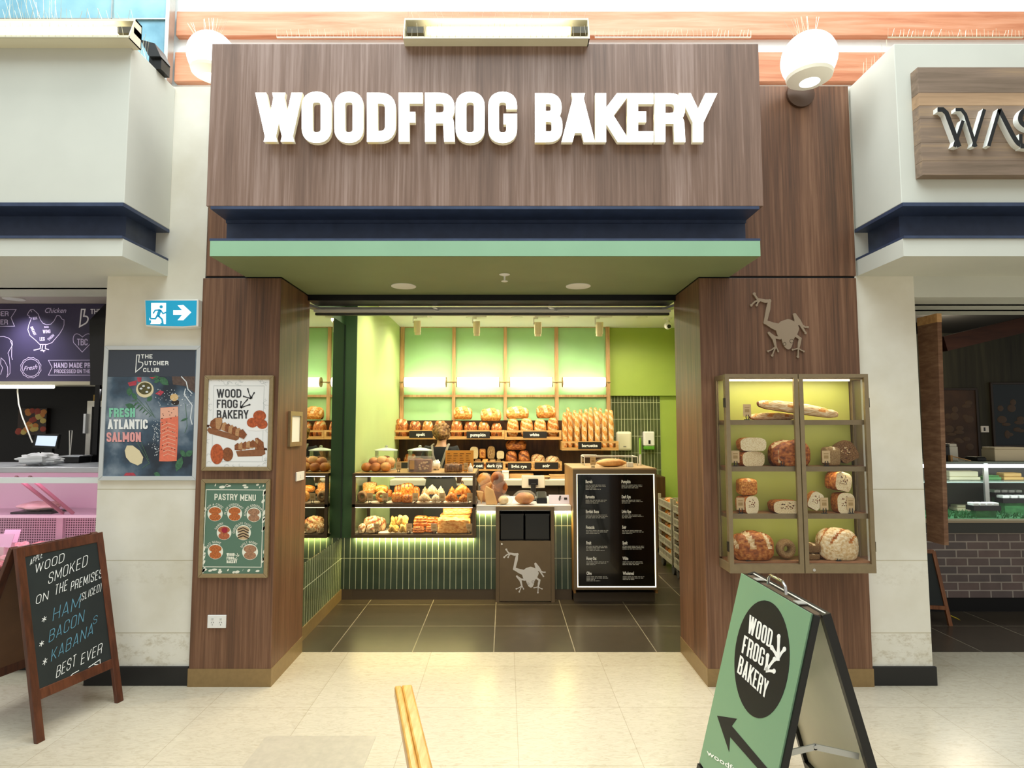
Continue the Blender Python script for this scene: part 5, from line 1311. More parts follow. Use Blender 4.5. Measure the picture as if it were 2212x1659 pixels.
for a, b, y0, y1, kd, lb in ((979, 1019, 878, 906, 'lying', 'split top loaf lying over the first two pumpkin loaves'), (1038, 1082, 882, 909, 'lying', 'wide pale loaf lying over the last pumpkin loaves'), (1094, 1142, 878, 904, 'lying', 'pale loaf lying over the first two upright white loaves'), (1160, 1201, 875, 903, 'lying', 'slashed loaf lying over the last two upright white loaves')):
    put(kd, a, b, y0, y1, 8.12, lb, group=g, dep=.2)
g = 'loaves on the lower bread shelf'
put('spelt', 870, 899, 953, 985, 8.15, 'dark loaf on the lower shelf above the glass cake box', group=g, z=zB_, up='end', dep=.22)
for i, (a, b, y) in enumerate(((852, 862, 976), (902, 917, 978))): put('spelt', a, b, y, 1000, 8.12, '%s reddish loaf on the lower shelf beside the bun dome' % ORD[i], group=g, z=zB_, up='end', dep=.2)
for i, (kd, a, b, y0) in enumerate((('seedtin', 1024, 1040, 981), ('tin', 1040, 1056, 981), ('seedtin', 1056, 1072, 981), ('cutseed', 1072, 1082, 981), ('tin', 991, 1006, 982), ('tin', 1008, 1023, 981))):
    put(kd, a, b, y0, 1003, 8.1, '%s small tin loaf of the lower row behind the rye labels' % ORD[i], group=g, z=zB_, up='end' if kd != 'cutseed' else False, dep=.2 if kd != 'cutseed' else .15)
zr = zB_ + .003 + P(1050, 981, 8.0).z - P(1050, 1003, 8.0).z
for i, (kd, a, b, y0) in enumerate((('cutseed', 972, 986, 957), ('cut', 1015, 1033, 955), ('tin', 1034, 1050, 960), ('cutseed', 1053, 1069, 954), ('cut', 1073, 1089, 964))):
    put(kd, a, b, y0, 981 if i else 1003, 8.1, '%s tin loaf of the upper row on the lower shelf from the shop assistant' % ORD[i], group=g, z=zr if i > 0 else zB_ + .001, dep=.14, up='end' if kd == 'tin' else False)
for i, (a, b, y) in enumerate(((1092, 1118, 966), (1119, 1145, 965))): put('rye', a, b, y, 1003, 8.05, '%s upright rye loaf behind the light rye label' % ORD[i], group=g, z=zB_, up=True, dep=.13)
put('rye', 1093, 1137, 950, 972, 8.12, 'slashed rye loaf lying over the two upright rye loaves', group=g, dep=.2)
for i, (a, b, y) in enumerate(((1147, 1178, 971), (1179, 1210, 975))): put('boule', a, b, y, 1003, 8.1, '%s round floury loaf behind the soir label' % ORD[i], group=g, z=zB_, dep=.18)
g = 'baguettes standing in the baguette crate'
for i, (x, y) in enumerate(((1221, 894), (1232, 893), (1247, 896), (1263, 896), (1277, 893), (1291, 891), (1307, 895), (1321, 889))):
    put('baguette', x - 5.8, x + 5.8, y, 970, 7.94, '%s front row baguette in the baguette crate from the white label' % ORD[i], group=g, z=zC, up=True, dep=.075)
for i, (x, y) in enumerate(((1228, 882), (1242, 888), (1255, 886), (1267, 885), (1277, 882), (1287, 882), (1298, 884), (1312, 885))):
    put('baguette', x - 4.6, x + 4.6, y, 968, 8.06, '%s back row baguette in the baguette crate from the white label' % ORD[i], group=g, z=zC, up=True, dep=.07)

# counter, tiled fronts
xs0, xs1, xe = -1.575, P(1028, 1100, YC).x, P(1240, 1100, YC).x
zlo = P(900, 1160, 5.80).z; ztop = P(1050, 1092, YC).z
t = thing('tiled_counter', 'L-shaped sales counter faced in green upright tiles with white tops', 'counter', (-.4, 6.1, 0))
gx1 = P(1027.5, 1090, 5.78).x; zlow = P(900, 1155.5, 5.78).z - .033
bx0, bx1 = P(1071, 1200, 5.78).x, P(1198, 1200, 5.78).x; cx0 = P(1239, 1150, 5.70).x
MB().box(-1.459, gx1 + .003, YC, 6.6, .1, zlow).build('low_tiled_front', TILE, t)
for a, b in ((gx1 + .004, bx0 - .002), (bx1 + .002, cx0 - .003)): MB().box(a, b, YC, 6.6, .1, ztop - .05).build('tall_tiled_front', TILE, t)
for a, b in ((-1.459, bx0 - .002), (bx1 + .002, cx0 - .003)): MB().box(a, b, YC + .004, 6.6, 0, .1).build('kickboard', mat('umber_kickboard', '574a3b', .45), t)
MB().box(gx1 + .004, cx0 - .003, YC - .008, 6.65, ztop - .05, ztop).build('white_top', mat('white_stone_top', 'ecebea', .3), t, bev=.003)
for a, b in ((gx1 + .004, bx0), (bx1, cx0)):
    MB().box(a + .005, b - .005, YC - .006, YC - .001, ztop - .058, ztop - .052).build('light_strip', mat('led_strip', 'fffbe6', .4, emit=7, ecol='fff3c8'), t)
    lamp('AREA', 'counter_led', ((a + b) / 2, YC - .012, ztop - .06), 2.2, (1, .86, .34), b - a, .01, aim=((a + b) / 2, YC + .02, ztop - .3), parent=t)

# glass pastry case on the counter
YG = 5.78
gx0, gx1 = P(760, 1090, YG).x, P(1027.5, 1090, YG).x; zT, zM, zB2 = P(900, 1022.5, YG).z, P(900, 1089, YG).z, P(900, 1155.5, YG).z
yg1 = 6.45
t = thing('pastry_case', 'bronze framed two tier glass pastry case standing on the tiled counter', 'display case', ((gx0 + gx1) / 2, 6.1, zlo))
FRB = mat('brown_bronze_frame', '5e4b38', .4, .4)
for z0, z1, nm in ((zT - .026, zT, 'top_board'), (zM - .03, zM, 'middle_shelf'), (zB2 - .03, zB2, 'bottom_shelf')):
    MB().box(gx0, gx1, YG, yg1, z0, z1).build(nm, FRB, t, bev=.002)
MB().box(gx0 + .01, gx1 - .01, YG + .01, yg1 - .01, zT - .001, zT + .0012).build('top_lining', mat('case_top_tan', 'b9935f', .35), t)
for x in (gx0, gx1 - .03):
    for y in (YG, yg1 - .03): MB().box(x, x + .03, y, y + .03, zB2, zT - .026).build('post', FRB, t)
for z0, z1 in ((zB2, zM - .03), (zM, zT - .026)):
    MB().box(gx0 + .03, gx1 - .03, YG + .004, YG + .008, z0, z1).build('front_glass', glass(), t)
    for x in (gx0 + .012, gx1 - .016): MB().box(x, x + .004, YG + .03, yg1 - .03, z0, z1).build('side_glass', glass(), t)
    MB().box(gx0 + .03, gx1 - .03, YG + .012, YG + .02, z1 - .006, z1 - .001).build('light_strip', mat('led_strip', 'fffbe6', .4, emit=7, ecol='fff3c8'), t)
    lamp('AREA', 'case_led', ((gx0 + gx1) / 2, YG + .06, z1 - .012), 5, (1, .9, .62), gx1 - gx0 - .1, .05, aim=((gx0 + gx1) / 2, YG + .3, z0 - .3), parent=t)
MB().box(gx0 + .01, gx1 - .005, YC - .03, YC - .012, zB2 - .037, zB2 - .031).build('under_light', mat('led_strip_yellow', 'fff6b8', .4, emit=8, ecol='fff0a0'), t)
lamp('AREA', 'under_case_led', ((gx0 + gx1) / 2, YC - .022, zB2 - .042), 9, (1, .86, .34), gx1 - gx0 - .03, .012, aim=((gx0 + gx1) / 2, YC + .03, zB2 - .3), parent=t)
for z, spans in ((zM, ((790, 822), (836, 895), (900, 952), (958, 1018))), (zB2, ((764, 812), (820, 884), (890, 940), (944, 1016)))):
    for a, b in spans:
        p, q = P(a, 1090, 5.9), P(b, 1090, 5.9); MB().box(p.x, q.x, YG + .075, YG + .36, z + .0005, z + .006).build('paper_tray', mat('tray_paper', 'f2e6c8', .6), t)
g = 'pastries on the upper tier of the pastry case'
zq = zM + .0065
U = [('bagel', 0)]
for kd, a, b, y0, y1, Y, fl, lb in [
        ('panini', 782, 811, 1042, 1058, 6.05, 1, 'long golden roll lying over the dark bagels'), ('panini', 782, 810, 1056, 1068, 6.0, 1, 'dark crusted roll beneath the long golden roll'), ('seedbagel', 770, 792, 1063, 1088, 5.86, 0, 'dark seeded bagel leaning at the end of the upper tier'), ('bagel', 810, 835, 1063, 1088, 5.88, 0, 'plain pale bagel standing in the upper tier'), ('bun', 807, 836, 1049, 1064, 5.95, 1, 'plain bagel lying on top of the pale bagels'), ('bun', 832, 845, 1058, 1074, 6.0, 1, 'pale bagel half hidden behind the plain ones'),
        ('painchoc', 845, 868, 1066, 1088, 5.88, 0, 'front chocolate pastry nearest the pale bagels'), ('painchoc', 867, 890, 1070, 1088, 5.86, 0, 'front chocolate pastry beside its price tag'), ('painchoc', 864, 892, 1045, 1072, 5.95, 1, 'topmost chocolate pastry of its pile'), ('painchoc', 885, 905, 1058, 1088, 6.0, 0, 'chocolate pastry at the back of its pile by the almond croissants'), ('painchoc', 850, 872, 1056, 1088, 6.06, 0, 'chocolate pastry hidden at the rear of its pile'),
        ('almond', 902, 929, 1067, 1088, 5.88, 0, 'front almond croissant nearest the chocolate pastries'), ('almond', 930, 951, 1069, 1088, 5.86, 0, 'front almond croissant behind the price tag'), ('almond', 920, 945, 1047, 1070, 5.95, 1, 'topmost sugar dusted almond croissant'), ('almond', 940, 962, 1056, 1088, 6.02, 0, 'rear almond croissant beside the plain croissants'), ('almond', 908, 926, 1058, 1088, 6.05, 0, 'rear almond croissant under the topmost one'),
        ('croissant', 961, 988, 1064, 1088, 5.88, 0, 'front plain croissant nearest the almond croissants'), ('croissant', 989, 1013, 1069, 1088, 5.86, 0, 'front plain croissant behind the last price tag'), ('croissant', 980, 1016, 1045, 1071, 5.95, 1, 'topmost plain croissant of its pile'), ('croissant', 1003, 1020, 1060, 1088, 6.0, 0, 'plain croissant against the end post of the case'), ('croissant', 966, 986, 1057, 1088, 6.05, 0, 'plain croissant at the back of its pile')]:
    put(kd, a, b, y0, y1, Y, lb, 'pastry' if kd not in ('bagel', 'seedbagel', 'panini', 'bun') else 'bread', group=g, z=None if fl else zq, dep=.1 if kd != 'seedbagel' and kd != 'bagel' else .05)
g = 'pastries on the lower tier of the pastry case'; zq = zB2 + .0065
for kd, a, b, y0, y1, Y, fl, lb in [
        ('scone', 771, 787, 1134, 1153, 5.86, 0, 'small fruit twist at the end of the lower tier'), ('scone', 789, 812, 1135, 1153, 5.87, 0, 'front fruit twist behind its price tag'), ('scone', 783, 822, 1117, 1139, 5.94, 1, 'large fruit twist on top of its pile'), ('scone', 806, 832, 1126, 1153, 6.0, 0, 'rear pale fruit twist of its pile'),
        ('knot', 835, 859, 1136, 1153, 5.86, 0, 'front yellow knot nearest the fruit twists'), ('knot', 859, 881, 1134, 1153, 5.86, 0, 'front yellow knot beside the price tag'), ('knot', 854, 880, 1114, 1137, 5.92, 1, 'topmost yellow knot of its pile'), ('knot', 839, 858, 1121, 1153, 5.98, 0, 'rear yellow knot of its pile'),
        ('danish', 889, 917, 1138, 1153, 5.86, 0, 'lower fruit danish nearest the knots'), ('danish', 891, 925, 1116, 1139, 5.9, 1, 'upper danish dotted with dark fruit'), ('danish', 917, 938, 1138, 1153, 5.88, 0, 'lower fruit danish by the focaccia'), ('danish', 917, 949, 1118, 1139, 5.92, 1, 'upper danish beside the focaccia'),
        ('slab', 944, 1015, 1122, 1155, 5.92, 0, 'large browned focaccia slab at the front of the lower tier'), ('slab', 950, 1016, 1112, 1120, 6.0, 1, 'thin focaccia layer under the topmost slab'), ('slab', 956, 1019, 1097, 1111, 6.02, 1, 'topmost thick focaccia slab in the lower tier')]:
    put(kd, a, b, y0, y1, Y, lb, 'pastry' if kd != 'slab' else 'bread', group=g, z=None if fl else zq, dep=.11 if kd != 'slab' else .2)
for x, z, lb in ((799, zM, 'price tag before the dark seeded bagel'), (832, zM, 'price tag before the plain pale bagel'), (897, zM, 'price tag before the chocolate pastries'), (955, zM, 'price tag before the almond croissants'), (1015, zM, 'price tag before the plain croissants'), (814, zB2, 'price tag before the fruit twists'), (884, zB2, 'price tag before the yellow knots'), (938, zB2, 'price tag before the fruit danishes'), (1013, zB2, 'price tag before the focaccia slabs')):
    pricetag(x, 1088, 5.83, lb, 'price tags in the pastry case', z + .0005, wpx=12.5, hpx=22)
# ---------------------------------------------------------------- bin unit, lit menu cabinet and what stands on the counter
YBn = 5.78
t = thing('waste_unit', 'brown built-in waste unit with a white frog on its door in the counter front', 'waste bin', ((bx0 + bx1) / 2, 6.1, 0))
UMB = mat('umber_panel', '76644c', .42, .1, .05, 8)
z_ = lambda y: P(1130, y, YBn).z
dx0, dx1 = P(1079, 1200, YBn).x, P(1190, 1200, YBn).x; zo1, zo0, zd0 = z_(1102), z_(1168), .012
for a, b in ((bx0, dx0 - .002), (dx1 + .002, bx1)): MB().box(a, b, YBn, 6.4, 0, ztop - .052).box(a, b, YBn, YC - .012, ztop - .052, ztop - .002).build('side_panel', UMB, t)
MB().box(dx0 - .002, dx1 + .002, YBn, YC - .012, zo1, ztop - .002).build('top_rail', UMB, t)
MB().box(dx0, dx1, YBn + .004, YBn + .022, zd0, zo0 - .003).build('door', UMB, t)
frog(MB(), P(1088, 1186, YBn).x * 0 + 1087.5, 1185.5, .2049, .2049, (Vector((0, YBn + .0036, 0)), Vector((0, -1, 0))), .002).build('frog_emblem', [mat('frog_white', 'e9e7e6', .4), mat('frog_grey', '8b857d', .5)], t)
p = P(1084, 1175, YBn); MB().tube([(p.x, YBn + .004, p.z), (p.x, YBn - .004, p.z)], .009, 14).build('lock', mat('chrome', 'd6d6d6', .12, 1), t)
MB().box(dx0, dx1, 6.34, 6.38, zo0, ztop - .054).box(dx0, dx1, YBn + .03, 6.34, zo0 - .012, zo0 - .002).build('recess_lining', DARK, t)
xm_ = (dx0 + dx1) / 2 - .005
for a, b in ((dx0 + .012, xm_ - .01), (xm_ + .01, dx1 - .012)):
    zt2 = zo1 - .045; MB().box(a, b, YBn + .05, YBn + .056, zo0, zt2).box(a, b, 6.1, 6.106, zo0, zt2).box(a, a + .006, YBn + .056, 6.1, zo0, zt2).box(b - .006, b, YBn + .056, 6.1, zo0, zt2).box(a - .004, b + .004, YBn + .042, YBn + .05, zt2 - .012, zt2 + .004).build('inner_bin', mat('bin_black', '0c0d0f', .22), t)

YM = 5.70
zc0, zc1 = P(1330, 1274, YM).z, P(1330, 1015, YM).z; mx0, mx1 = cx0, P(1420, 1150, YM).x
t = thing('menu_cabinet', 'tall brown cabinet with a backlit black bread menu at the counter end', 'cabinet', ((mx0 + mx1) / 2, 6.1, 0))
WBR = wood('tan_cabinet_side', '7d5527', '9d6f39', 'b98a50', grain=(20, 20, 1.5))
MB().box(mx0, mx0 + .02, YM + .02, 6.5, .1, zc1).build('side_panel', WBR, t); MB().box(mx1 - .02, mx1, YM + .02, 6.5, .1, zc1).build('side_panel', WBR, t)
MB().box(mx0 + .02, mx1 - .02, 6.48, 6.5, .1, zc1).build('back_panel', WBR, t)
MB().box(mx0 - .004, mx1 + .004, YM, 6.5, zc1, zc1 + .014).build('top_board', wood('tan_top', '8d6c45', 'ab8a62', 'c4a57e', grain=(2, 20, 20)), t)
MB().box(mx0 + .01, mx1 - .01, YM + .1, 6.48, 0, .1).box(mx0, mx1, YM + .03, 6.48, .0995, .102).build('plinth', mat('umber_kickboard', '574a3b', .45), t)
lx0, lx1, lz1, lz0 = P(1246, 1100, YM).x, P(1415, 1100, YM).x, P(1330, 1024, YM).z, P(1330, 1269, YM).z
for q in ((mx0, lx0, zc0, zc1), (lx1, mx1, zc0, zc1), (lx0, lx1, lz1, zc1), (lx0, lx1, zc0, lz0)): MB().box(q[0], q[1], YM, YM + .02, q[2], q[3]).build('front_frame', UMB, t)
k = MB(); e = .008
for q in ((lx0, lx0 + e, lz0, lz1), (lx1 - e, lx1, lz0, lz1), (lx0 + e, lx1 - e, lz1 - e * .4, lz1), (lx0 + e, lx1 - e, lz0, lz0 + e)): k.box(q[0], q[1], YM + .006, YM + .012, q[2], q[3])
k.build('light_frame', mat('menu_led', 'fff4d6', .4, emit=3.0, ecol='ffeec2'), t)
mp_ = MB().box(lx0, lx1, YM + .014, YM + .019, lz0, lz1).build('menu_panel', mat('menu_black', '060708', .12, coat=.3), t)
pl = wallp(YM + .0138); zm = lambda x, y: (1230 + x * .1748, 1000 + y * .1748)
k = MB(); R = random.Random(9)
for s, x, x1, y in (('Bagels', 200, 285, 250), ('Baguette', 200, 312, 437), ('English Buns', 203, 365, 620), ('Focaccia', 205, 310, 813), ('Fruit', 207, 270, 1006), ('Honey Oat', 209, 335, 1198), ('Olive', 211, 275, 1382),
                    ('Pumpkin', 643, 755, 250), ('Dark Rye', 646, 757, 437), ('Light Rye', 648, 762, 620), ('Soir', 652, 703, 813), ('Spelt', 655, 718, 1006), ('White', 657, 728, 1198), ('Wholemeal', 659, 797, 1382)):
    a = zm(x, y); lower(k, s, a[0], a[1], zm(x1, y)[0], pl, 7.0, bold=.04)
    kp = MB()
    for j in range(3 + (s in ('Bagels', 'Fruit', 'Olive'))):
        xx = x; end = x + (R.uniform(235, 275) if j < 2 else R.uniform(100, 250)); yy = y + 19 + j * 17
        while xx < end:
            w_ = R.uniform(18, 55); b0, b1 = zm(xx, yy), zm(min(xx + w_, end), yy + 10)
            kp.pink([[b0, (b0[0], b1[1]), b1, (b1[0], b0[1])]], pl); xx += w_ + 7
    kp.build('paragraph', mat('menu_grey', 'a5a5a2', .6), mp_)
k.build('headings', mat('menu_white', 'f6f6f4', .5), mp_)

# things on top of the pastry case
CLR = film('clear_plastic_bag', 'f6f2ea', .06, .05); CLR2 = film('milky_plastic_bag', 'f7f4ec', .16, .1)
KRAFT = mat('kraft_paper', 'c49a66', .75, 0, .08, 12); WPAP = mat('white_bag_paper', 'f3efe4', .7)


def blob(k, c, r, m=0, seed=0, amp=.15, n=18, sq=1):
    return k.surf(lambda u, v: tuple(c[i] + r[i] * (1 + amp * noise.noise((3 * math.cos(6.28 * u) + seed, 3 * math.sin(6.28 * u), 5 * v))) * q for i, q in enumerate((sgn(math.cos(6.2832 * u), sq) * math.sin(math.pi * (v * .98 + .01)) ** .8, sgn(math.sin(6.2832 * u), sq) * math.sin(math.pi * (v * .98 + .01)) ** .8, -math.cos(math.pi * (v * .98 + .01))))), n, n, lambda u, v: m)


def solid(a, b, c, d, Y, z):                # pixel box to world extents at depth Y, base at height z
    p, q = P(a, d, Y), P(b, c, Y); return p.x, q.x, z, q.z


tz = zT + .0016
x0, x1, z0, z1 = solid(784, 852, 986, 1021, 5.98, tz)
t = thing('bagged_plait', 'glossy plaited bread in a clear bag on the pastry case end', 'bread', ((x0 + x1) / 2, 6.0, tz))
w_ = (x1 - x0)
for i, (fx, fy, fz) in enumerate(((.12, 0, .3), (.42, -.02, .3), (.74, -.02, .32), (.3, .07, .62), (.58, .06, .72), (.82, .06, .62))):
    blob(MB(), (x0 + w_ * fx, 5.98 + fy, z0 + (z1 - z0) * fz), (w_ * .17, .07, (z1 - z0) * .29), 0, i, .08).build('bun_segment', GOLDC, t, smooth=180)
blob(MB(), ((x0 + x1) / 2, 6.0, z0 + (z1 - z0) * .5), (w_ * .56, .13, (z1 - z0) * .5), 0, 3, .12, 22, .8).build('bag', CLR, t, smooth=180)


def dome(x0, x1, z0, z1, Y, label, sq=1.0):
    c = ((x0 + x1) / 2, Y, z0); r = (x1 - x0) / 2; h = z1 - z0
    t = thing('cake_dome', label, 'cake dome', c)
    MB().lathe([(r * .98, 0), (r * 1.02, .004), (r * 1.02, .012), (.002, .012)], c, 32).build('base_plate', mat('pale_plate', 'e7e1d3', .3), t, smooth=40)
    MB().lathe([(r * .93, .013), (r * .93, h * .78)], c, 32).build('glass_wall', glass('dome_glass', (.97, 1, .98, 1), .7, 1.45), t, smooth=60)
    MB().lathe([(r * 1.0, h * .78), (r * 1.0, h * .81), (r * .5, h * .88), (r * .12, h * .91)], c, 32).build('lid', mat('pale_lid', 'dfe6e0', .2, coat=.4), t, smooth=40)
    MB().ball((c[0], c[1], z0 + h * .95), (r * .14, r * .14, h * .06), 14).build('knob', mat('chrome', 'd6d6d6', .12, 1), t, smooth=180)


x0, x1, z0, z1 = solid(808, 860, 962, 1020, 6.27, tz); dome(x0, x1, z0, z1, 6.27, 'glass cake dome with orange buns behind the plaited bread')
for i, (fx, fy, fz) in enumerate(((.33, -.02, 0), (.68, -.02, 0), (.5, .0, .065))):
    o = place(proto('bun'), (x0 + (x1 - x0) * fx, 6.27 + fy, z0 + .014 + fz), (0, 0, i), (.085, .085, .065), '%s glazed bun under the glass dome behind the plaited bread' % ('topmost' if i == 2 else ('first', 'second')[i]), 'buns in the cake dome'); o['category'] = 'bread'
x0, x1, z0, z1 = solid(880, 934, 962, 1020, 6.3, tz); dome(x0, x1, z0, z1, 6.3, 'glass cake dome with domed lid behind the boxed cake')
o = place(proto('bun'), ((x0 + x1) / 2 - .02, 6.29, z0 + .014), (0, 0, .5), (.15, .12, .11), 'pale bread under the glass dome behind the boxed cake', 'buns in the cake dome'); o['category'] = 'bread'
x0, x1, z0, z1 = solid(882, 934, 986, 1020, 5.94, tz)
t = thing('boxed_cake', 'dark fruit cake in a clear box with a kraft label on the pastry case', 'cake', ((x0 + x1) / 2, 5.95, tz))
MB().box(x0 + .01, x1 - .01, 5.89, 6.03, tz + .004, z1 - .03).build('cake', crust('dark_cake', '3a1a10', '6a2f1c', '9a6040', 22, .6, .8), t)
MB().box(x0, x1, 5.88, 6.04, tz, z1).build('clear_box', film('clear_box', 'fbf8ee', .2, .1), t)
R = random.Random(3); k = MB()
for i in range(16): k.ball((R.uniform(x0 + .09, x1 - .03), 5.889, R.uniform(tz + .03, z1 - .05)), (R.uniform(.006, .014), .004, R.uniform(.005, .01)), 6)
k.build('nut_topping', mat('almond_flake', 'd9b184', .6), t)
MB().box(x0 + .022, x0 + .068, 5.874, 5.879, tz + .03, tz + .115).build('label_card', KRAFT, t)
x0, x1, z0, z1 = solid(962, 1023, 973, 1010, 6.08, tz)
t = thing('orange_notice_board', 'orange printed notice board standing on the pastry case beside the shop assistant', 'notice board', ((x0 + x1) / 2, 6.08, tz))
MB().hexa([(x0, 6.06, tz), (x1, 6.06, tz), (x1, 6.07, tz), (x0, 6.07, tz), (x0, 6.09, z1), (x1, 6.09, z1), (x1, 6.10, z1), (x0, 6.10, z1)]).build('board', mat('orange_card', 'd9942e', .55), t)
MB().box(x0 + .03, x1 - .03, 6.06, 6.16, tz, tz + .008).build('foot', mat('orange_card', 'd9942e', .55), t)
k = MB(); R = random.Random(1)
for c_ in range(4):
    for r_ in range(6):
        xx = x0 + .018 + c_ * (x1 - x0 - .03) / 4; zz_ = z1 - .03 - r_ * .022; k.box(xx, xx + R.uniform(.025, .05), 6.055 + (zz_ - tz) / (z1 - tz) * .03, 6.0585 + (zz_ - tz) / (z1 - tz) * .03, zz_ - .004, zz_)
k.build('print', mat('brown_print', '7a4a18', .7), t)
x0, x1, z0, z1 = solid(958, 1001, 1000, 1020, 5.92, tz)
t = thing('sliced_loaf_pack', 'dark sliced loaf in a clear pack before the orange notice board', 'bread', ((x0 + x1) / 2, 5.93, tz))
for i in range(7):
    a = x0 + .012 + (x1 - x0 - .024) * i / 7; MB().box(a, a + (x1 - x0) / 8.2, 5.88, 5.99, tz + .003, z1 - .012 - .006 * (i % 2)).build('slice', crust('dark_rye_crumb', '4a2c18', '7a512c', '9c7448', 30, .8), t, bev=.006)
blob(MB(), ((x0 + x1) / 2, 5.935, (tz + z1) / 2), ((x1 - x0) * .52, .075, (z1 - tz) * .5), 0, 2, .06, 18, .6).build('clear_wrap', CLR, t, smooth=180)
pricetag(861, 1020, 5.90, 'price tag between the plaited bread and the boxed cake', 'price tags on top of the pastry case', tz, wpx=11, hpx=22)
pricetag(1006, 1020, 5.90, 'orange price tag beside the dark sliced loaf', 'price tags on top of the pastry case', tz, wpx=9, hpx=20)
x0, x1, z0, z1 = solid(1011, 1022, 1000, 1018, 5.95, tz); c = ((x0 + x1) / 2, 5.95, tz)
t = thing('white_bottle', 'small white squeeze bottle at the corner of the pastry case', 'bottle', c)
MB().lathe([(.022, 0), (.024, .01), (.023, .045), (.012, .06)], c, 18).build('body', WHITEP, t, smooth=50); MB().lathe([(.011, .06), (.010, .068), (.003, (z1 - z0))], c, 14).build('nozzle', WHITEP, t, smooth=50)
x0, x1, z0, z1 = solid(934, 951, 994, 1020, 6.2, tz)
solo('paper_bag', blob(MB(), ((x0 + x1) / 2, 6.2, tz + (z1 - tz) / 2), ((x1 - x0) / 2, .04, (z1 - tz) / 2), 0, 5, .5, 16, .7), WPAP, 'crumpled white paper bag behind the boxed cake', 'paper bag', smooth=40)

# things on the counter
cz = ztop + .001
for a, b, c_, Y, nk, lb in ((1033, 1064, 1021, 6.15, 0, 'bagged golden loaf standing on the counter next to the pastry case'), (1062, 1093, 1018, 6.08, 1, 'bagged loaf with a twisted bag neck on the counter')):
    x0, x1, z0, z1 = solid(a, b, c_, 1085, Y, cz); xc = (x0 + x1) / 2; w_ = (x1 - x0) / 2; h = z1 - cz
    t = thing('bagged_loaf', lb, 'bread', (xc, Y, cz))
    for i in range(3): blob(MB(), (xc + (.02 if i % 2 else -.015), Y, cz + h * (.22 + .27 * i)), (w_ * .93, w_ * .68, h * .22), 0, i + nk, .15).build('roll', [GOLDC, CRUST][nk], t, smooth=180)
    prof = [(w_ * .9, 0), (w_ * 1.04, h * .2), (w_, h * .7), (w_ * .7, h * .93)] + ([(w_ * .15, h * 1.02), (w_ * .45, h * 1.2), (w_ * .3, h * 1.26)] if nk else [(w_ * .25, h * 1.0)])
    MB().lathe(prof, (xc, Y, cz), 20, 0, 1, .75).build('bag', CLR2, t, smooth=60)
for pts, lb in (([(1028, 1060), (1045, 1063), (1040, 1088)], 'kraft paper cone leaning on the counter beside the pastry case'), ([(1049, 1050), (1066, 1060), (1075, 1090), (1050, 1090), (1046, 1062)], 'crumpled kraft paper bag before the bagged loaves')):
    k = MB(); pl = wallp(5.95 if len(pts) == 3 else 5.90); pp = [hit(a, b, pl) for a, b in pts]; lo = min(p.z for p in pp); pp = [Vector((p.x, p.y + (p.z - lo) * .3, p.z - lo + cz)) for p in pp]
    k.prism(pp, (0, -1, 0), .05); o = solo('kraft_paper_cone' if len(pts) == 3 else 'kraft_paper_bag', k, KRAFT, lb, 'paper bag', bev=.008)
x0, x1, z0, z1 = solid(1074, 1101, 1070, 1092, 5.94, cz)
t = thing('wrapped_bread', 'long pale bread in a clear bag lying on the counter', 'bread', ((x0 + x1) / 2, 5.95, cz))
blob(MB(), ((x0 + x1) / 2, 5.95, cz + .04), ((x1 - x0) * .42, .05, .038), 0, 1, .1).build('bread', PALE, t, smooth=180); blob(MB(), ((x0 + x1) / 2 + .02, 5.95, cz + .045), ((x1 - x0) * .58, .065, .045), 0, 4, .25).build('bag', CLR2, t, smooth=180)
x0, x1, z0, z1 = solid(1110, 1157, 1062, 1094, 5.92, cz)
t = thing('wrapped_round_loaf', 'round loaf in a milky plastic bag on the counter above the waste unit', 'bread', ((x0 + x1) / 2, 5.95, cz))
blob(MB(), ((x0 + x1) / 2, 5.96, cz + (z1 - cz) * .46), ((x1 - x0) * .44, .075, (z1 - cz) * .44), 0, 6, .08).build('loaf', GOLDC, t, smooth=180); blob(MB(), ((x0 + x1) / 2, 5.96, cz + (z1 - cz) * .56), ((x1 - x0) * .53, .09, (z1 - cz) * .5), 0, 8, .1, 22).build('bag', CLR2, t, smooth=180)
Y = 6.25; p, q = P(1127, 1054, Y), P(1177, 1028, Y); xc = (p.x + q.x) / 2
t = thing('sales_tablet', 'white sales tablet seen from behind on a black stand on the counter', 'tablet', (xc, Y, cz))
MB().hexa([(p.x, Y - .01, p.z), (q.x, Y - .01, p.z), (q.x, Y + .012, p.z), (p.x, Y + .012, p.z), (p.x, Y + .05, q.z), (q.x, Y + .05, q.z), (q.x, Y + .072, q.z), (p.x, Y + .072, q.z)]).build('tablet', mat('tablet_cream', 'e9ddc4', .35), t, bev=.008)
MB().box(xc - .05, xc + .05, Y - .018, Y + .04, p.z + .03, q.z - .03).bar((xc, Y - .01, p.z + .05), (xc, Y + .03, cz + .01), .05, .03, (0, 1, 0)).build('stand', BLACKP, t, bev=.005); MB().box(xc - .07, xc + .07, Y - .05, Y + .1, cz, cz + .012).build('foot', BLACKP, t, bev=.004)
Y = 6.06; p, q = P(1159, 1084, Y), P(1181, 1063, Y)
t = thing('card_terminal', 'small black card payment terminal beside the sales tablet', 'card terminal', ((p.x + q.x) / 2, Y, cz))
MB().hexa([(p.x, Y - .06, cz), (q.x, Y - .06, cz), (q.x, Y + .06, cz), (p.x, Y + .06, cz), (p.x, Y - .05, cz + .05), (q.x, Y - .05, cz + .05), (q.x, Y + .06, q.z), (p.x, Y + .06, q.z)]).build('body', BLACKP, t, bev=.006)
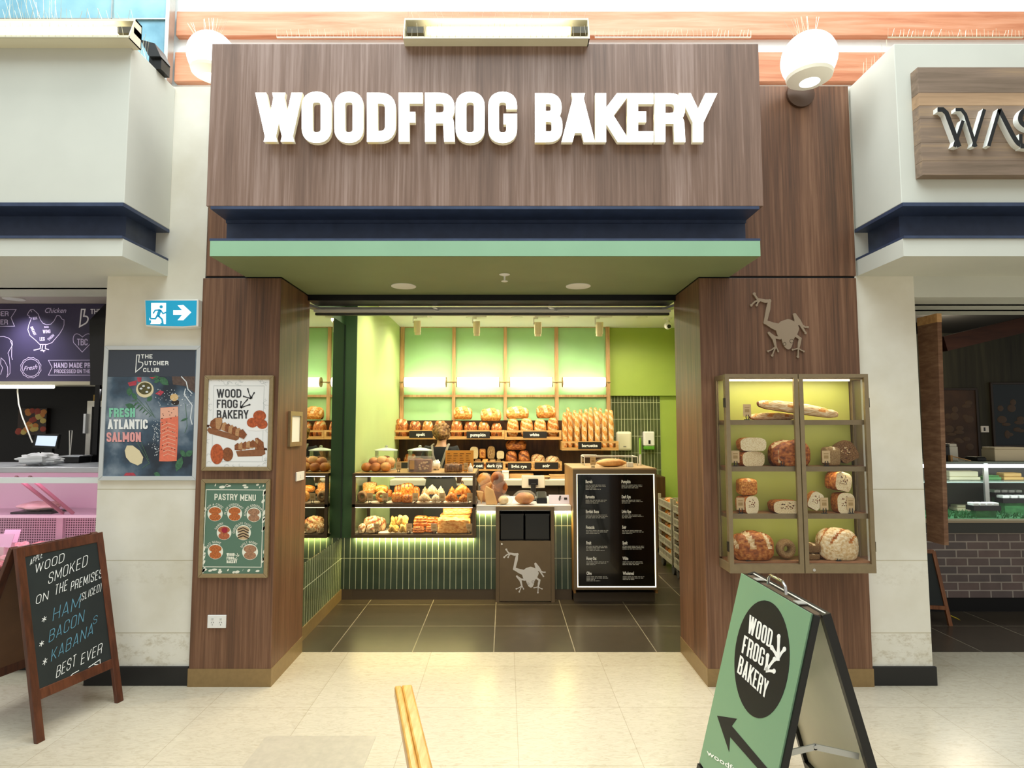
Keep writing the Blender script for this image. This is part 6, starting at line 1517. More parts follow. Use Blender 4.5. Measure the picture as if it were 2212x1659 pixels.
MB().hexa([(p.x + .012, Y - .048, cz + .054), (q.x - .012, Y - .048, cz + .054), (q.x - .012, Y + .05, q.z - .002), (p.x + .012, Y + .05, q.z - .002), (p.x + .012, Y - .05, cz + .057), (q.x - .012, Y - .05, cz + .057), (q.x - .012, Y + .048, q.z + .003), (p.x + .012, Y + .048, q.z + .003)]).build('screen', mat('dark_screen', '32302c', .15), t)
Y = 5.99; p, q = P(1186, 1090, Y), P(1234, 1070, Y)
t = thing('counter_card', 'pale lilac notice card lying propped on the white counter top', 'notice card', ((p.x + q.x) / 2, Y, cz))
MB().hexa([(p.x, Y - .02, cz), (q.x - .02, Y - .02, cz), (q.x - .02, Y - .01, cz), (p.x, Y - .01, cz), (p.x, Y + .04, q.z), (q.x - .02, Y + .04, q.z), (q.x - .02, Y + .05, q.z), (p.x, Y + .05, q.z)]).build('card', mat('lilac_card', 'dcd3e2', .5), t)
MB().bar((p.x + .1, Y + .004, cz + .03), (p.x + .115, Y + .022, cz + .075), .018, .006).box(p.x + .15, p.x + .18, Y + .003, Y + .01, cz + .04, cz + .06).build('printed_marks', mat('dark_ink', '3a3236', .6), t)
MB().box(p.x + .05, q.x - .06, Y + .06, Y + .1, cz, cz + .03).build('support', mat('lilac_card', 'dcd3e2', .5), t)

# things on the back bench
for a, b, c_, d, Y, nm, lb, m_ in ((1188, 1224, 1026, 1040, 7.85, 'cardboard_box', 'flat beige cardboard box on the back bench near the menu cabinet', KRAFT), (1085, 1099, 1018, 1040, 7.8, 'white_canister', 'plain white canister on the back bench beside the bagged loaves', WHITEP)):
    x0, x1, z0, z1 = solid(a, b, c_, d, Y, Zb + .001); t = thing(nm, lb, 'box' if 'box' in nm else 'canister', ((x0 + x1) / 2, Y, Zb)); MB().box(x0, x1, Y, Y + .15, z0, z1 - .012).build('body', m_, t, bev=.004); MB().box(x0 - .003, x1 + .003, Y - .003, Y + .153, z1 - .012, z1).build('lid', m_, t, bev=.002)
x0, x1, z0, z1 = solid(1100, 1152, 1020, 1036, 7.95, Zb + .001)
t = thing('wooden_tray', 'open wooden proofing tray tipped back on the bench under the rye crate', 'tray', ((x0 + x1) / 2, 7.95, Zb))
MB().hexa([(x0, 7.9, Zb + .002), (x1, 7.9, Zb + .002), (x1, 8.1, Zb + .002), (x0, 8.1, Zb + .002), (x0, 7.9, Zb + .014), (x1, 7.9, Zb + .014), (x1, 8.1, Zb + .03), (x0, 8.1, Zb + .03)]).build('base', OAK, t)
for y in (7.9, 8.09): MB().box(x0, x1, y, y + .012, Zb + .014, Zb + .06).build('side', OAK, t)
for x in (x0, x1 - .012): MB().box(x, x + .012, 7.912, 8.09, Zb + .02, Zb + .055).build('end', OAK, t)
for i in range(3):
    x0, x1 = P(1165 + i * 2, 1030, 7.75).x, P(1184 + i * 2, 1030, 7.75).x; solo('cutting_board', MB().box(x0, x1, 7.72, 7.95, Zb + .001 + i * .0125, Zb + .0125 + i * .0125), [OAK, BRN, OAK][i], ('lowest', 'middle', 'topmost')[i] + ' wooden cutting board in the pile on the back bench', 'cutting board', 'cutting boards on the back bench', bev=.003)

# things on the menu cabinet
mz = zc1 + .0145
x0, x1, z0, z1 = solid(1262, 1378, 986, 1009, 6.1, mz); x0 = max(x0, mx0 + .03); x1 = min(x1, mx1 - .04)
t = thing('glass_tray_case', 'low white edged glass case on top of the menu cabinet', 'glass case', ((x0 + x1) / 2, 6.2, mz))
for y in (6.1, 6.36): MB().box(x0, x1, y, y + .008, z1 - .008, z1).box(x0, x0 + .008, y, y + .008, mz, z1 - .008).box(x1 - .008, x1, y, y + .008, mz, z1 - .008).build('edge_frame', WHITEP, t); MB().box(x0 + .008, x1 - .008, y + .002, y + .005, mz, z1 - .008).build('pane', glass(), t)
for x in (x0, x1 - .008): MB().box(x, x + .008, 6.108, 6.36, z1 - .008, z1).build('edge_frame', WHITEP, t); MB().box(x + .002, x + .005, 6.108, 6.36, mz, z1 - .008).build('pane', glass(), t)
q = z1
x0, x1, z0, z1 = solid(1288, 1356, 990, 1013, 5.9, mz)
t = thing('wrapped_long_loaf', 'crusty long loaf in a clear bag on the menu cabinet', 'bread', ((x0 + x1) / 2, 5.92, mz))
blob(MB(), ((x0 + x1) / 2, 5.93, mz + (z1 - mz) * .47), ((x1 - x0) * .47, .06, (z1 - mz) * .45), 0, 2, .1, 22).build('loaf', GOLDC, t, smooth=180); blob(MB(), ((x0 + x1) / 2, 5.93, mz + (z1 - mz) * .5), ((x1 - x0) * .54, .075, (z1 - mz) * .5), 0, 9, .16, 24).build('bag', CLR, t, smooth=180)
pricetag(1281, 1012, 5.86, 'orange price tag beside the long loaf on the menu cabinet', 'price tags on the menu cabinet', mz, wpx=12, hpx=22)
p, r_ = P(1252, 986, 6.25), P(1348, 990, 6.05)
t = thing('bread_knife', 'white handled bread knife laid across the low glass case', 'knife', (p.x, 6.2, q))
MB().bar((p.x + .03, 6.3, q + .006), (p.x + .17, 6.22, q + .006), .022, .012).build('handle', WHITEP, t, bev=.003); MB().bar((p.x + .17, 6.22, q + .006), (p.x + .44, 6.07, q + .006), .03, .003).build('blade', STEEL, t)
p = P(1361, 1011, 5.9); solo('small_card_stack', MB().box(p.x - .03, p.x + .03, 5.88, 5.92, mz, mz + .045), PAPER, 'small white card stack beside the long loaf on the menu cabinet', 'cards', bev=.002)
p = P(1390, 1010, 6.2); c = (p.x - .03, 6.2, mz)
t = thing('scrubbing_brush', 'slim bright green handled brush standing on the menu cabinet', 'brush', c)
MB().lathe([(.012, 0), (.013, .06), (.009, .11)], c, 14).build('bristle_head', WHITEP, t, smooth=50); MB().lathe([(.009, .11), (.011, .15), (.011, .26), (.006, .28)], c, 14).build('handle', mat('lime_plastic', '8fc93a', .4), t, smooth=50)

# fittings on the tiled wall and the corner
yw = YB - .008
p, q = P(1330, 973, yw), P(1361, 932, yw)
t = thing('towel_dispenser', 'cream paper towel dispenser on the tiled wall beside the baguettes', 'dispenser', ((p.x + q.x) / 2, yw, p.z))
MB().box(p.x, q.x, yw - .13, yw, p.z, q.z).build('housing', mat('dispenser_cream', 'e6dfc3', .35), t, bev=.03); MB().box((p.x + q.x) / 2 - .02, (p.x + q.x) / 2 + .02, yw - .134, yw - .13, p.z + .05, p.z + .065).build('lever', mat('grey_lever', '8a867a', .5), t)
p, q = P(1388, 971, yw), P(1411, 932, yw)
t = thing('soap_dispenser', 'white soap dispenser with a green base on the tiled wall', 'dispenser', ((p.x + q.x) / 2, yw, p.z))
MB().box(p.x, q.x, yw - .09, yw, p.z + .05, q.z).build('housing', WHITEP, t, bev=.018); MB().box(p.x + .004, q.x - .004, yw - .085, yw, p.z, p.z + .049).build('base', mat('soap_green', '5fa52c', .4), t, bev=.01); MB().box((p.x + q.x) / 2 - .014, (p.x + q.x) / 2 + .014, yw - .094, yw - .09, p.z + .08, p.z + .13).build('window', BLACKP, t)
p, q = P(1419, 1066, 8.0), P(1437, 1030, 8.0)
t = thing('brown_cupboard', 'narrow brown cupboard in the far corner behind the crates', 'cupboard', ((p.x + q.x) / 2, 8.1, 0))
MB().box(p.x - .05, q.x, 8.0, 8.38, .06, q.z).build('body', BRN, t); MB().box(p.x - .04, q.x - .01, 7.985, 8.0, .08, q.z - .01).build('door', BRN, t); MB().box(p.x - .03, q.x - .02, 8.02, 8.36, 0, .06).build('plinth', DARK, t)

# plastic bread crates on dollies
GC = mat('grey_crate_plastic', 'a8a28e', .5); W_, D_, H_ = .44, .56, .135
pc = thing('plastic_crate', 'x', 'crate')
k = MB()
for z0, z1 in ((0, .02), (H_ * .5, H_ * .5 + .014)): k.box(0, W_, 0, .012, z0, z1).box(0, W_, D_ - .012, D_, z0, z1).box(0, .012, .012, D_ - .012, z0, z1).box(W_ - .012, W_, .012, D_ - .012, z0, z1)
for x in (0, W_ - .03):
    for y in (0, D_ - .03): k.box(x, x + .03, y, y + .03, H_ * .5 + .014, H_)
k.build('rim', GC, pc, world=False); MB().box(.012, W_ - .012, .012, D_ - .012, .002, .01).build('base', GC, pc, world=False)
k = MB()
for i in range(12):
    y = .012 + (D_ - .024) * i / 11
    for x in (.002, W_ - .010): k.box(x, x + .008, y - .013, y + .013, .02, H_ * .5)
for i in range(10):
    x = .02 + (W_ - .04) * i / 9
    for y in (.002, D_ - .010): k.box(x - .013, x + .013, y, y + .008, .02, H_ * .5)
k.build('ribs', GC, pc, world=False)
for s, (y0, n_) in enumerate(((6.80, 5), (6.16, 5))):
    tl = ('crate stack nearest the tiled wall', 'crate stack nearest the walnut reveal')[s]
    t = thing('crate_dolly', 'wheeled dolly under the ' + tl, 'dolly', (1.87, y0, 0))
    MB().box(1.87, 1.87 + W_, y0, y0 + D_, .115, .14).build('platform', GC, t)
    for x in (1.91, 2.26):
        for y in (y0 + .05, y0 + .5):
            wl = MB().tube([(x - .016, y, .055), (x + .016, y, .055)], .055, 18).build('caster', mat('castor_rubber', '4a4844', .6), t, smooth=50); MB().box(x - .022, x + .022, y - .02, y + .02, .08, .115).build('bracket', STEEL, wl)
    for i in range(n_):
        z = .1405 + i * (H_ + .008)
        place(pc, (1.87, y0, z), (0, 0, 0), (1, 1, 1), '%s grey plastic crate from the bottom of the %s' % (ORD[i], tl), 'stacked plastic bread crates')
        R = random.Random(s * 7 + i)
        for j in range(3):
            o = place(proto('bun' if (i + j) % 2 else 'batard'), (1.87 + .07 + .02 * j, y0 + .12 + .17 * j, z + .0115), (0, 0, 1.57), (.14, .1, .085), '%s loaf in the %s crate of the %s' % (ORD[j], ORD[i], tl), 'breads in the plastic crates'); o['category'] = 'bread'

# the shop assistant, seen from behind
hd_ = P(953, 918, 7.02); px_, py_ = hd_.x, 7.05
t = thing('person', 'shop assistant with curly brown hair in black top and grey apron turned away', 'person', (px_, py_, 0), (0, 0, -.12))
SKINM = mat('skin', 'd9a684', .5, 0, .05, 8)


def skin(name, V, E, Rr, m, parent, sub=2):
    me = bpy.data.meshes.new(name); me.from_pydata([tuple(v) for v in V], E, []); me.materials.append(m)
    o = bpy.data.objects.new(name, me); COL.objects.link(o); o.parent = parent
    s = o.modifiers.new('skin', 'SKIN'); s.use_smooth_shade = True
    for i, r in enumerate(Rr): me.skin_vertices[0].data[i].radius = r if isinstance(r, tuple) else (r, r)
    me.skin_vertices[0].data[0].use_root = True
    b = o.modifiers.new('sub', 'SUBSURF'); b.levels = sub; b.render_levels = sub
    return o


k_ = hd_.z / 1.66; V = []; E = []; Rr = []


def J(p, r, par=None):
    V.append((p[0] * k_, p[1] * k_, p[2] * k_)); Rr.append(r); i = len(V) - 1
    if par is not None: E.append((par, i))
    return i


pe = J((0, 0, .94), (.15, .11)); wa = J((0, 0, 1.08), (.125, .095), pe); ch = J((0, 0, 1.26), (.15, .10), wa); nb = J((0, .0, 1.40), (.075, .065), ch); nk_ = J((0, .025, 1.47), .05, nb); he = J((0, .045, 1.55), (.078, .09), nk_); J((0, .035, 1.62), (.06, .07), he)
for s in (-1, 1):
    sh = J((s * .165, 0, 1.365), .055, ch); el = J((s * .225, .0, 1.11), .043, sh); wr = J((s * .17, .2, 1.0), .03, el); pa = J((s * .155, .27, .99), (.036, .018), wr)
    for f, dx in enumerate((-.03, -.01, .01, .03)):
        a_ = J((s * .155 + dx, .33, .985), .0095, pa); b_ = J((s * .155 + dx * 1.1, .365, .97), .009, a_); J((s * .155 + dx * 1.1, .385, .95), .008, b_)
    a_ = J((s * .155 - s * .045, .27, .97), .011, pa); J((s * .155 - s * .06, .31, .955), .009, a_)
    hi_ = J((s * .09, 0, .86), .09, pe); kn = J((s * .095, .015, .47), .062, hi_); an = J((s * .095, -.01, .08), .04, kn); J((s * .1, .1, .035), (.045, .03), an)
body = skin('body', V, E, Rr, SKINM, t)
S = lambda q: tuple(x * k_ for x in q)
skin('black_top', [S(q) for q in ((0, 0, .95), (0, 0, 1.08), (0, 0, 1.26), (0, 0, 1.375), (-.168, 0, 1.37), (-.205, 0, 1.2), (.168, 0, 1.37), (.205, 0, 1.2))], [(0, 1), (1, 2), (2, 3), (2, 4), (4, 5), (2, 6), (6, 7)], [(.165, .125), (.145, .112), (.165, .118), (.10, .085), .07, .062, .07, .062], mat('black_cotton', '15161a', .8), t)
skin('trousers', [S(q) for q in ((0, 0, .92), (-.092, 0, .84), (-.096, .015, .47), (-.096, -.01, .1), (.092, 0, .84), (.096, .015, .47), (.096, -.01, .1))], [(0, 1), (1, 2), (2, 3), (0, 4), (4, 5), (5, 6)], [(.16, .125), .105, .078, .06, .105, .078, .06], mat('dark_trousers', '23242a', .8), t)
APR = mat('grey_apron', '4a4740', .8)
ap = MB().lathe([(.168 * k_, 1.05 * k_), (.182 * k_, .98 * k_), (.195 * k_, .85 * k_), (.2 * k_, .62 * k_), (.196 * k_, .62 * k_), (.178 * k_, .98 * k_), (.16 * k_, 1.05 * k_)], (0, 0, 0), 28, 0, 1, .8).build('apron', APR, t, smooth=60, world=False)
for s in (-1, 1):
    k = MB(); pts = [S(q) for q in ((s * .02, -.118, 1.06), (s * .03, -.128, 1.2), (s * .07, -.122, 1.32), (s * .095, -.07, 1.425), (s * .09, 0, 1.44), (s * .07, .1, 1.36))]
    k.tube(pts, .014, 8, flat=.5).build('apron_strap', mat('grey_strap', '8a8374', .8), t, smooth=60, world=False)
HAIR = crust('curly_brown_hair', '4a2f18', '8a6236', 'c09a5c', 28, .6, 1.0)
k = MB(); R = random.Random(4)
blob(k, S((0, .02, 1.575)), (.098 * k_, .105 * k_, .10 * k_), 0, 1, .14, 24)
for i in range(26):
    a, b = R.uniform(0, 6.28), R.uniform(-.5, 1.2); c = S((.085 * math.cos(a) * math.cos(b), .02 + .085 * math.sin(a) * math.cos(b) * (1 if math.sin(a) < 0 else .6), 1.585 + .085 * math.sin(b)))
    blob(k, c, (.028, .028, .026), 0, i, .4, 10)
blob(k, S((.02, -.085, 1.56)), (.05, .042, .048), 0, 7, .3, 16)
k.build('hair', HAIR, t, smooth=180, world=False)
for s in (-1, 1): MB().ball(S((s * .083, .045, 1.545)), (.012, .022, .03), 10).build('ear', SKINM, t, smooth=180, world=False)
for s in (-1, 1): MB().ball(S((s * .03, .128, 1.555)), (.012, .008, .008), 8).build('eye', mat('eye_white', 'efeae2', .3), t, smooth=180, world=False)
MB().tube([S((0, .13, 1.56)), S((0, .15, 1.525))], [.008, .014], 8).build('nose', SKINM, t, smooth=180, world=False); MB().box(-.022, .022, .128 * k_, .136 * k_, 1.495 * k_, 1.503 * k_).build('mouth', mat('lip', 'b56a5c', .5), t, world=False)
for s in (-1, 1): MB().box(s * .1 - .045, s * .1 + .045, -.06, .17, 0, .07).build('shoe', BLACKP, t, bev=.02, world=False)
# ---------------------------------------------------------------- butcher stall
RAILM = mat('brown_rail', '7d6a5c', .5, .2)
t = thing('shutter_rail', 'triple brown shutter rail under the butcher soffit', 'shutter rail', (-4.5, 4.5, 2.64))
for a, b, Y in ((597, 603, 4.30), (605, 611, 4.42), (613, 619, 4.54)): MB().box(-8, -2.69, Y, Y + .05, P(100, b, Y).z, 2.668 if a == 597 else P(100, a, Y).z + .03).build('rail', RAILM, t)
c = Vector((P(62, 622, 5.2).x, 5.05, 2.75)); t = thing('butcher_downlight', 'oval looking white downlight in the butcher ceiling', 'downlight', c)
MB().lathe([(.05, 0), (.08, 0), (.08, -.006), (.055, -.008)], c, 24).build('trim_ring', WHITEP, t); MB().lathe([(.001, -.004), (.055, -.004), (.055, -.001), (.001, -.001)], c, 20).build('lens', mat('lit_cool_lens', 'ffffff', .4, emit=5, ecol='f4f4ff'), t)
lamp('SPOT', 'downlight_beam', c - Vector((0, 0, .03)), 40, (.95, .93, 1), .05, aim=c - Vector((0, -.1, 2)), spot=130, blend=1, parent=t)
YMb = 5.25
zmt, zmb = P(100, 655, YMb).z, P(100, 826, YMb).z; xr = P(224, 740, YMb).x
t = thing('butcher_wall_menu', 'dark purple butcher wall board with chalk line animals and banners', 'menu board', (-4, YMb, zmb))
MB().box(-6.5, xr, YMb, YMb + .03, zmb, min(zmt, 2.748)).build('board', mat('purple_board', '3a3450', .35, 0, .1, 3), t)
zb = lambda p: zz(p, 0, 630, .1326); pl = wallp(YMb)
LIL = mat('lilac_chalk', 'cbbfe0', .7); WCH = mat('white_chalk_paint', 'f3f0f8', .7)
k = MB()
hen = [(520, 335), (500, 295), (540, 290), (570, 315), (620, 360), (660, 460), (700, 515), (760, 540), (830, 530), (880, 480), (930, 385), (975, 395), (1015, 450), (1045, 460), (1045, 540), (1025, 600), (970, 690), (900, 770), (850, 830), (770, 860), (650, 860), (580, 790), (490, 715), (455, 620), (475, 530), (515, 430), (480, 425), (470, 385), (445, 380), (470, 330), (500, 295)]
k.line(zb(hen), 1.3, pl, False, .001, 0, 0)
for p_ in ([(665, 860), (655, 930), (550, 955)], [(700, 870), (685, 940), (720, 985)], [(745, 860), (740, 930), (800, 945)], [(660, 960), (740, 960)]): k.line(zb(p_), 2.0, pl, False, .0012)
k.build('hen_drawing', LIL, t); k = MB()
cow = [(-120, 740), (-20, 735), (60, 730), (140, 755), (200, 810), (205, 870), (170, 930), (130, 1000), (150, 1060), (165, 1200), (165, 1330), (110, 1395), (130, 1330), (125, 1230), (75, 1130), (20, 1080), (10, 1180), (45, 1240), (10, 1350)]
k.line(zb(cow), 1.3, pl, False, .001); k.line(zb([(170, 800), (195, 860), (190, 1060), (205, 1110)]), 1.3, pl, False, .0012)
k.build('cow_drawing', LIL, t); k = MB()
k.line(zb([(-60, 295), (265, 292), (180, 425), (238, 562), (-60, 565)]), 1.3, pl, False, .001).build('banner_drawing', LIL, t); k = MB(); k.line(zb([(1500, 1115), (790, 1118), (850, 1235), (790, 1360), (1500, 1360)]), 1.2, pl, False, .001).build('banner_drawing', LIL, t); k = MB()
for r, n_ in ((160, 12), (140, 40)): k.line(zb([(505 + (r + (12 if i % 2 and n_ == 12 else 0)) * math.cos(i * 2 * math.pi / (n_ * (2 if n_ == 12 else 1))), 1240 + (r + (12 if i % 2 and n_ == 12 else 0)) * math.sin(i * 2 * math.pi / (n_ * (2 if n_ == 12 else 1)))) for i in range(n_ * (2 if n_ == 12 else 1))]), 1.1, pl, True, .001)
k.build('badge_drawing', LIL, t); k = MB()
k.line(zb([(1340, 985), (1200, 830), (1180, 740, 40), (1260, 660, 60), (1345, 740), (1430, 660, 60), (1510, 740, 40), (1490, 830)]), 1.3, pl, True, .001, 0, 0, 1)
k.build('heart_drawing', LIL, t)
k = MB()
for s, p, q, h, w_ in (('BER', (-50, 400), (140, 400), 80, 1.7), ('BER', (-60, 535), (130, 535), 80, 1.7), ('HAND', (880, 1242), (1100, 1242), 84, 1.8), ('MADE', (1130, 1242), (1345, 1242), 84, 1.8), ('PR', (1378, 1242), (1475, 1242), 84, 1.8), ('PROCESSED', (885, 1328), (1235, 1328), 62, 1.3), ('ON', (1255, 1328), (1335, 1328), 62, 1.3), ('THE', (1355, 1328), (1475, 1328), 62, 1.3), ('TBC', (1258, 875), (1428, 875), 108, 1.9),
                    ('LEG', (648, 800), (730, 800), 60, 1.2), ('WING', (700, 680), (825, 675), 58, 1.2), ('BACK', (722, 590), (795, 590), 30, .8), ('NECK', (540, 462), (612, 450), 44, .9), ('BREAST', (495, 580), (555, 715), 42, .9), ('THIGH', (800, 805), (890, 720), 44, .9)):
    a, b = zb([p, q]); k.pink(caps(s, *a, *b, h * .1326, w_), pl, .001)
lower(k, 'Chicken', *zb([(735, 345)])[0], zb([(1080, 345)])[0][0], pl, 11, bold=.005, shear=.35, off=.001); lower(k, 'Fresh', *zb([(385, 1290)])[0], zb([(610, 1290)])[0][0], pl, 10, bold=.01, shear=.35, off=.001, slope=-.15)
k.build('lettering', LIL, t)
k = MB(); k.line(zb([(1330, 290), (1385, 290), (1365, 400), (1440, 400, 60), (1430, 500, 60), (1300, 570)]), 3.0, pl, True, .001, 0, 0, .13)
a, b = zb([(1475, 365), (1650, 365)]); k.pink(caps('THE', *a, *b, 11, 2), pl, .001); k.build('club_logo', WCH, t)
t = thing('dark_side_screen', 'black glossy side screen hiding the end of the butcher wall board', 'screen panel', (-3.4, 5.08, 0)); MB().ppoly([(193, 692), (227, 656), (227, 832), (195, 832)], wallp(5.07), 0, .02).build('panel', mat('black_gloss_panel', '121216', .15), t); c = P(215, 800, 5.09); MB().box(c.x - .02, c.x + .02, 5.075, 5.095, 0, c.z).build('post', BLACKM, t)
t = thing('counter_strip_light', 'long white strip light below the butcher wall board', 'light fitting', (-4.5, 5.2, 2.0))
z1_ = zmb - .002; MB().box(-6.4, xr, 5.10, 5.3, z1_ - .03, z1_).build('reflector', mat('cream_enamel', 'cfc69c', .4), t)
MB().tube([(-6.3, 5.12, z1_ - .045), (P(116, 832, 5.12).x, 5.12, z1_ - .045)], .016, 10).build('tube', TUBE, t); lamp('AREA', 'strip_glow', (-4.6, 5.14, z1_ - .07), 14, (1, .97, .95), 2.6, .06, aim=(-4.6, 5.0, 0), parent=t)
a, b, c = P(38, 845, 5.3), P(48, 900, 5.35), P(70, 956, 5.4); solo('hanging_cable', MB().tube([a + Vector((0, 0, .05)), a, (b + a) / 2 + Vector((-.01, 0, 0)), b, c], .006, 6), WHITEP, 'thin white cable hanging before the dark butcher back wall', 'cable')

zt2 = 1.36
t = thing('butcher_counter', 'stainless butcher display counter with glass front and pink lit meat well', 'display counter', (-4.2, 4.6, 0))
PINKM = mat('pink_lit_steel', 'e6dde0', .4, .1)
MB().box(-6.4, -2.70, 4.38, 5.05, zt2 - .04, zt2).build('worktop', STEEL, t, bev=.004); MB().box(-6.4, -2.70, 5.0, 5.05, .3, zt2 - .04).build('rear_wall', PINKM, t)
MB().box(-6.4, -2.70, 4.12, 4.20, zt2 - .09, zt2 - .055).build('glass_rail', mat('white_enamel', 'eef2f0', .3), t)
MB().box(-6.4, -2.70, 4.14, 4.148, .72, zt2 - .09).build('front_glass', glass(), t)
zl = P(100, 1107, 4.75).z; MB().box(-6.4, -2.70, 4.6, 5.0, zl - .02, zl).build('inner_shelf', PINKM, t)
perf, n, l, b = nt('perforated_panel'); v_ = n.new('ShaderNodeTexVoronoi'); v_.inputs['Scale'].default_value = 52; v_.inputs['Randomness'].default_value = 0; l.new(coords(n, l, (1, 0, 1)), v_.inputs[0]); l.new(ramp(n, l, v_.outputs['Distance'], [(.3, hx('5a4a50')), (.36, hx('ddd2d6'))]), b.inputs['Base Color'])
MB().box(-6.4, -2.70, 4.88, 4.9, .62, zl - .02).build('perforated_back', perf, t)
for px in (-40, 132): x = P(px, 1130, 4.87).x; MB().box(x - .025, x + .025, 4.855, 4.88, .66, zl).build('divider_post', PINKM, t)
for q in (((80, 1040), (128, 1106)), ((108, 1040), (150, 1106))):
    a, b = P(*q[0], 4.5), P(*q[1], 4.62); MB().bar((a.x, 4.3, zt2 - .06), (b.x, 4.66, zl + .005), .02, .02).build('strut', mat('pink_strut', 'b8848c', .4), t)
MB().hexa([(-6.4, 4.16, .60), (-2.70, 4.16, .60), (-2.70, 4.88, .68), (-6.4, 4.88, .68), (-6.4, 4.16, .63), (-2.70, 4.16, .63), (-2.70, 4.88, .71), (-6.4, 4.88, .71)]).build('deck', mat('dark_deck', '4a3a40', .4), t)
MB().box(-6.4, -2.70, 4.12, 4.98, .12, .60).build('base_cabinet', STEEL, t); MB().box(-6.4, -2.70, 4.2, 4.98, 0, .12).build('plinth', DARK, t); MB().box(-6.4, -2.70, 4.105, 4.12, .50, .53).build('bumper', WHITEP, t)
for z in (zt2 - .1, zl - .03): lamp('AREA', 'meat_lamp', (-4.3, 4.3 if z > 1.1 else 4.62, z), 7 if z > 1.1 else 3, (1, .42, .72), 3.2, .08, aim=(-4.3, 4.7, .6), parent=t)
MEAT = [crust('red_meat', '8a1f22', 'c04048', 'e58a86', 14, .35, .3), crust('pink_meat', 'c96a64', 'e49a90', 'f4c8bd', 10, .35, .3), crust('pale_poultry', 'dba694', 'efcdbd', 'f8e4da', 8, .35, .2)]
g = 'meat pieces in the butcher counter'; R = random.Random(12); n_ = 0
mp = {}
for i in range(3): mp[i] = loaf_mesh('meat_cut', 0, None, seed=20 + i, pw=.6, wob=.18, amp=0, nu=18, nv=14, under=0); mp[i].data.materials.clear(); mp[i].data.materials.append(MEAT[i]); mp[i].data.polygons.foreach_set('material_index', [0] * len(mp[i].data.polygons))
for r_ in range(4):
    for c_ in range(5):
        x = -3.92 + c_ * .17; y = 4.26 + r_ * .145; i = (r_ + c_ * 2) % 3
        o = place(mp[i], (x, y, .634 + .111 * (y - 4.16) + .012), (.1, 0, R.uniform(-.4, .4)), (.15, .12, .06), '%s meat cut %s the %s row from the counter glass' % (('red', 'pink', 'pale')[i], ('at the outer end of', 'second along', 'in the middle of', 'fourth along', 'at the column end of')[c_], ORD[r_]), g); o['category'] = 'meat'
x0, x1 = P(43, 1095, 4.75).x, P(130, 1095, 4.75).x
t = thing('poultry_tray', 'black tray of pale poultry on the inner shelf of the butcher counter', 'tray', ((x0 + x1) / 2, 4.75, zl)); MB().box(x0, x1, 4.66, 4.86, zl + .001, zl + .014).build('tray', BLACKP, t)
blob(MB(), ((x0 + x1) / 2, 4.76, zl + .05), ((x1 - x0) * .46, .08, .035), 0, 3, .3, 20, .7).build('poultry', MEAT[2], t, smooth=180)
for px, py, s in ((5, 1175, 1), (18, 1198, 2)):
    p = P(px, py, 4.32 + s * .12); z = .634 + .111 * (p.y - 4.16) + .11
    t = thing('price_ticket', ('nearer', 'farther')[s - 1] + ' white price ticket standing among the red meat cuts', 'price ticket', (p.x, p.y, z)); MB().hexa([(p.x - .06, p.y, z), (p.x + .06, p.y, z), (p.x + .06, p.y + .004, z), (p.x - .06, p.y + .004, z), (p.x - .06, p.y + .03, z + .09), (p.x + .06, p.y + .03, z + .09), (p.x + .06, p.y + .034, z + .09), (p.x - .06, p.y + .034, z + .09)]).build('card', mat('pinkish_card', 'f3dff0', .6), t); MB().box(p.x - .02, p.x + .02, p.y - .01, p.y + .03, z - .075, z + .004).build('spike', WHITEP, t)
x0, x1 = P(52, 1000, 4.6).x, P(118, 1000, 4.6).x
solo('white_cloth', blob(blob(MB(), (x0 + .1, 4.62, zt2 + .05), (.13, .1, .04), 0, 2, .5, 20, .8), (x1 - .08, 4.64, zt2 + .034), (.1, .08, .025), 0, 6, .6, 18, .8), mat('white_cloth_fabric', 'f2f2f4', .8), 'crumpled white cloth lying on the butcher worktop', 'cloth', smooth=60)
Y = 4.9; p, q = P(72, 968, Y), P(126, 938, Y)
t = thing('scale_display', 'tilted bright sales screen on the butcher counter', 'screen', ((p.x + q.x) / 2, Y, zt2)); pl = wallp(Y)
MB().ppoly([(76, 937), (127, 938), (122, 969), (70, 967)], pl, 0, .03).build('housing', BLACKP, t); MB().ppoly([(81, 941), (124, 942), (119, 964), (76, 962)], pl, .001, .001).build('screen_face', mat('lit_screen', 'cfe0f0', .2, emit=.8, ecol='cfe0f4'), t)
x = (p.x + q.x) / 2; MB().box(x - .03, x + .03, Y + .03, Y + .06, zt2 + .012, P(100, 955, Y).z).box(x - .1, x + .1, Y - .03, Y + .1, zt2 + .001, zt2 + .012).build('stand', BLACKP, t)
p, q = P(128, 980, Y), P(172, 962, Y)
t = thing('weighing_scale', 'flat steel weighing scale with a thin white post beside the sales screen', 'scale', ((p.x + q.x) / 2, Y, zt2)); MB().box(p.x, q.x, Y, Y + .14, zt2 + .001, zt2 + .05).build('base', BLACKP, t, bev=.004); MB().box(p.x - .01, q.x + .01, Y - .01, Y + .15, zt2 + .05, zt2 + .06).build('pan', STEEL, t); c = P(153, 930, Y + .1); MB().tube([(c.x, Y + .1, zt2 + .06), (c.x - .012, Y + .1, c.z), (c.x + .012, Y + .1, c.z), (c.x + .004, Y + .1, zt2 + .06)], .004, 6).build('post', WHITEP, t)
Y = 6.2; a, b = P(183, 985, Y), P(226, 866, Y)
t = thing('cold_room_door', 'pale metal framed dark door at the back of the butcher stall', 'door', ((a.x + b.x) / 2, Y, 0))
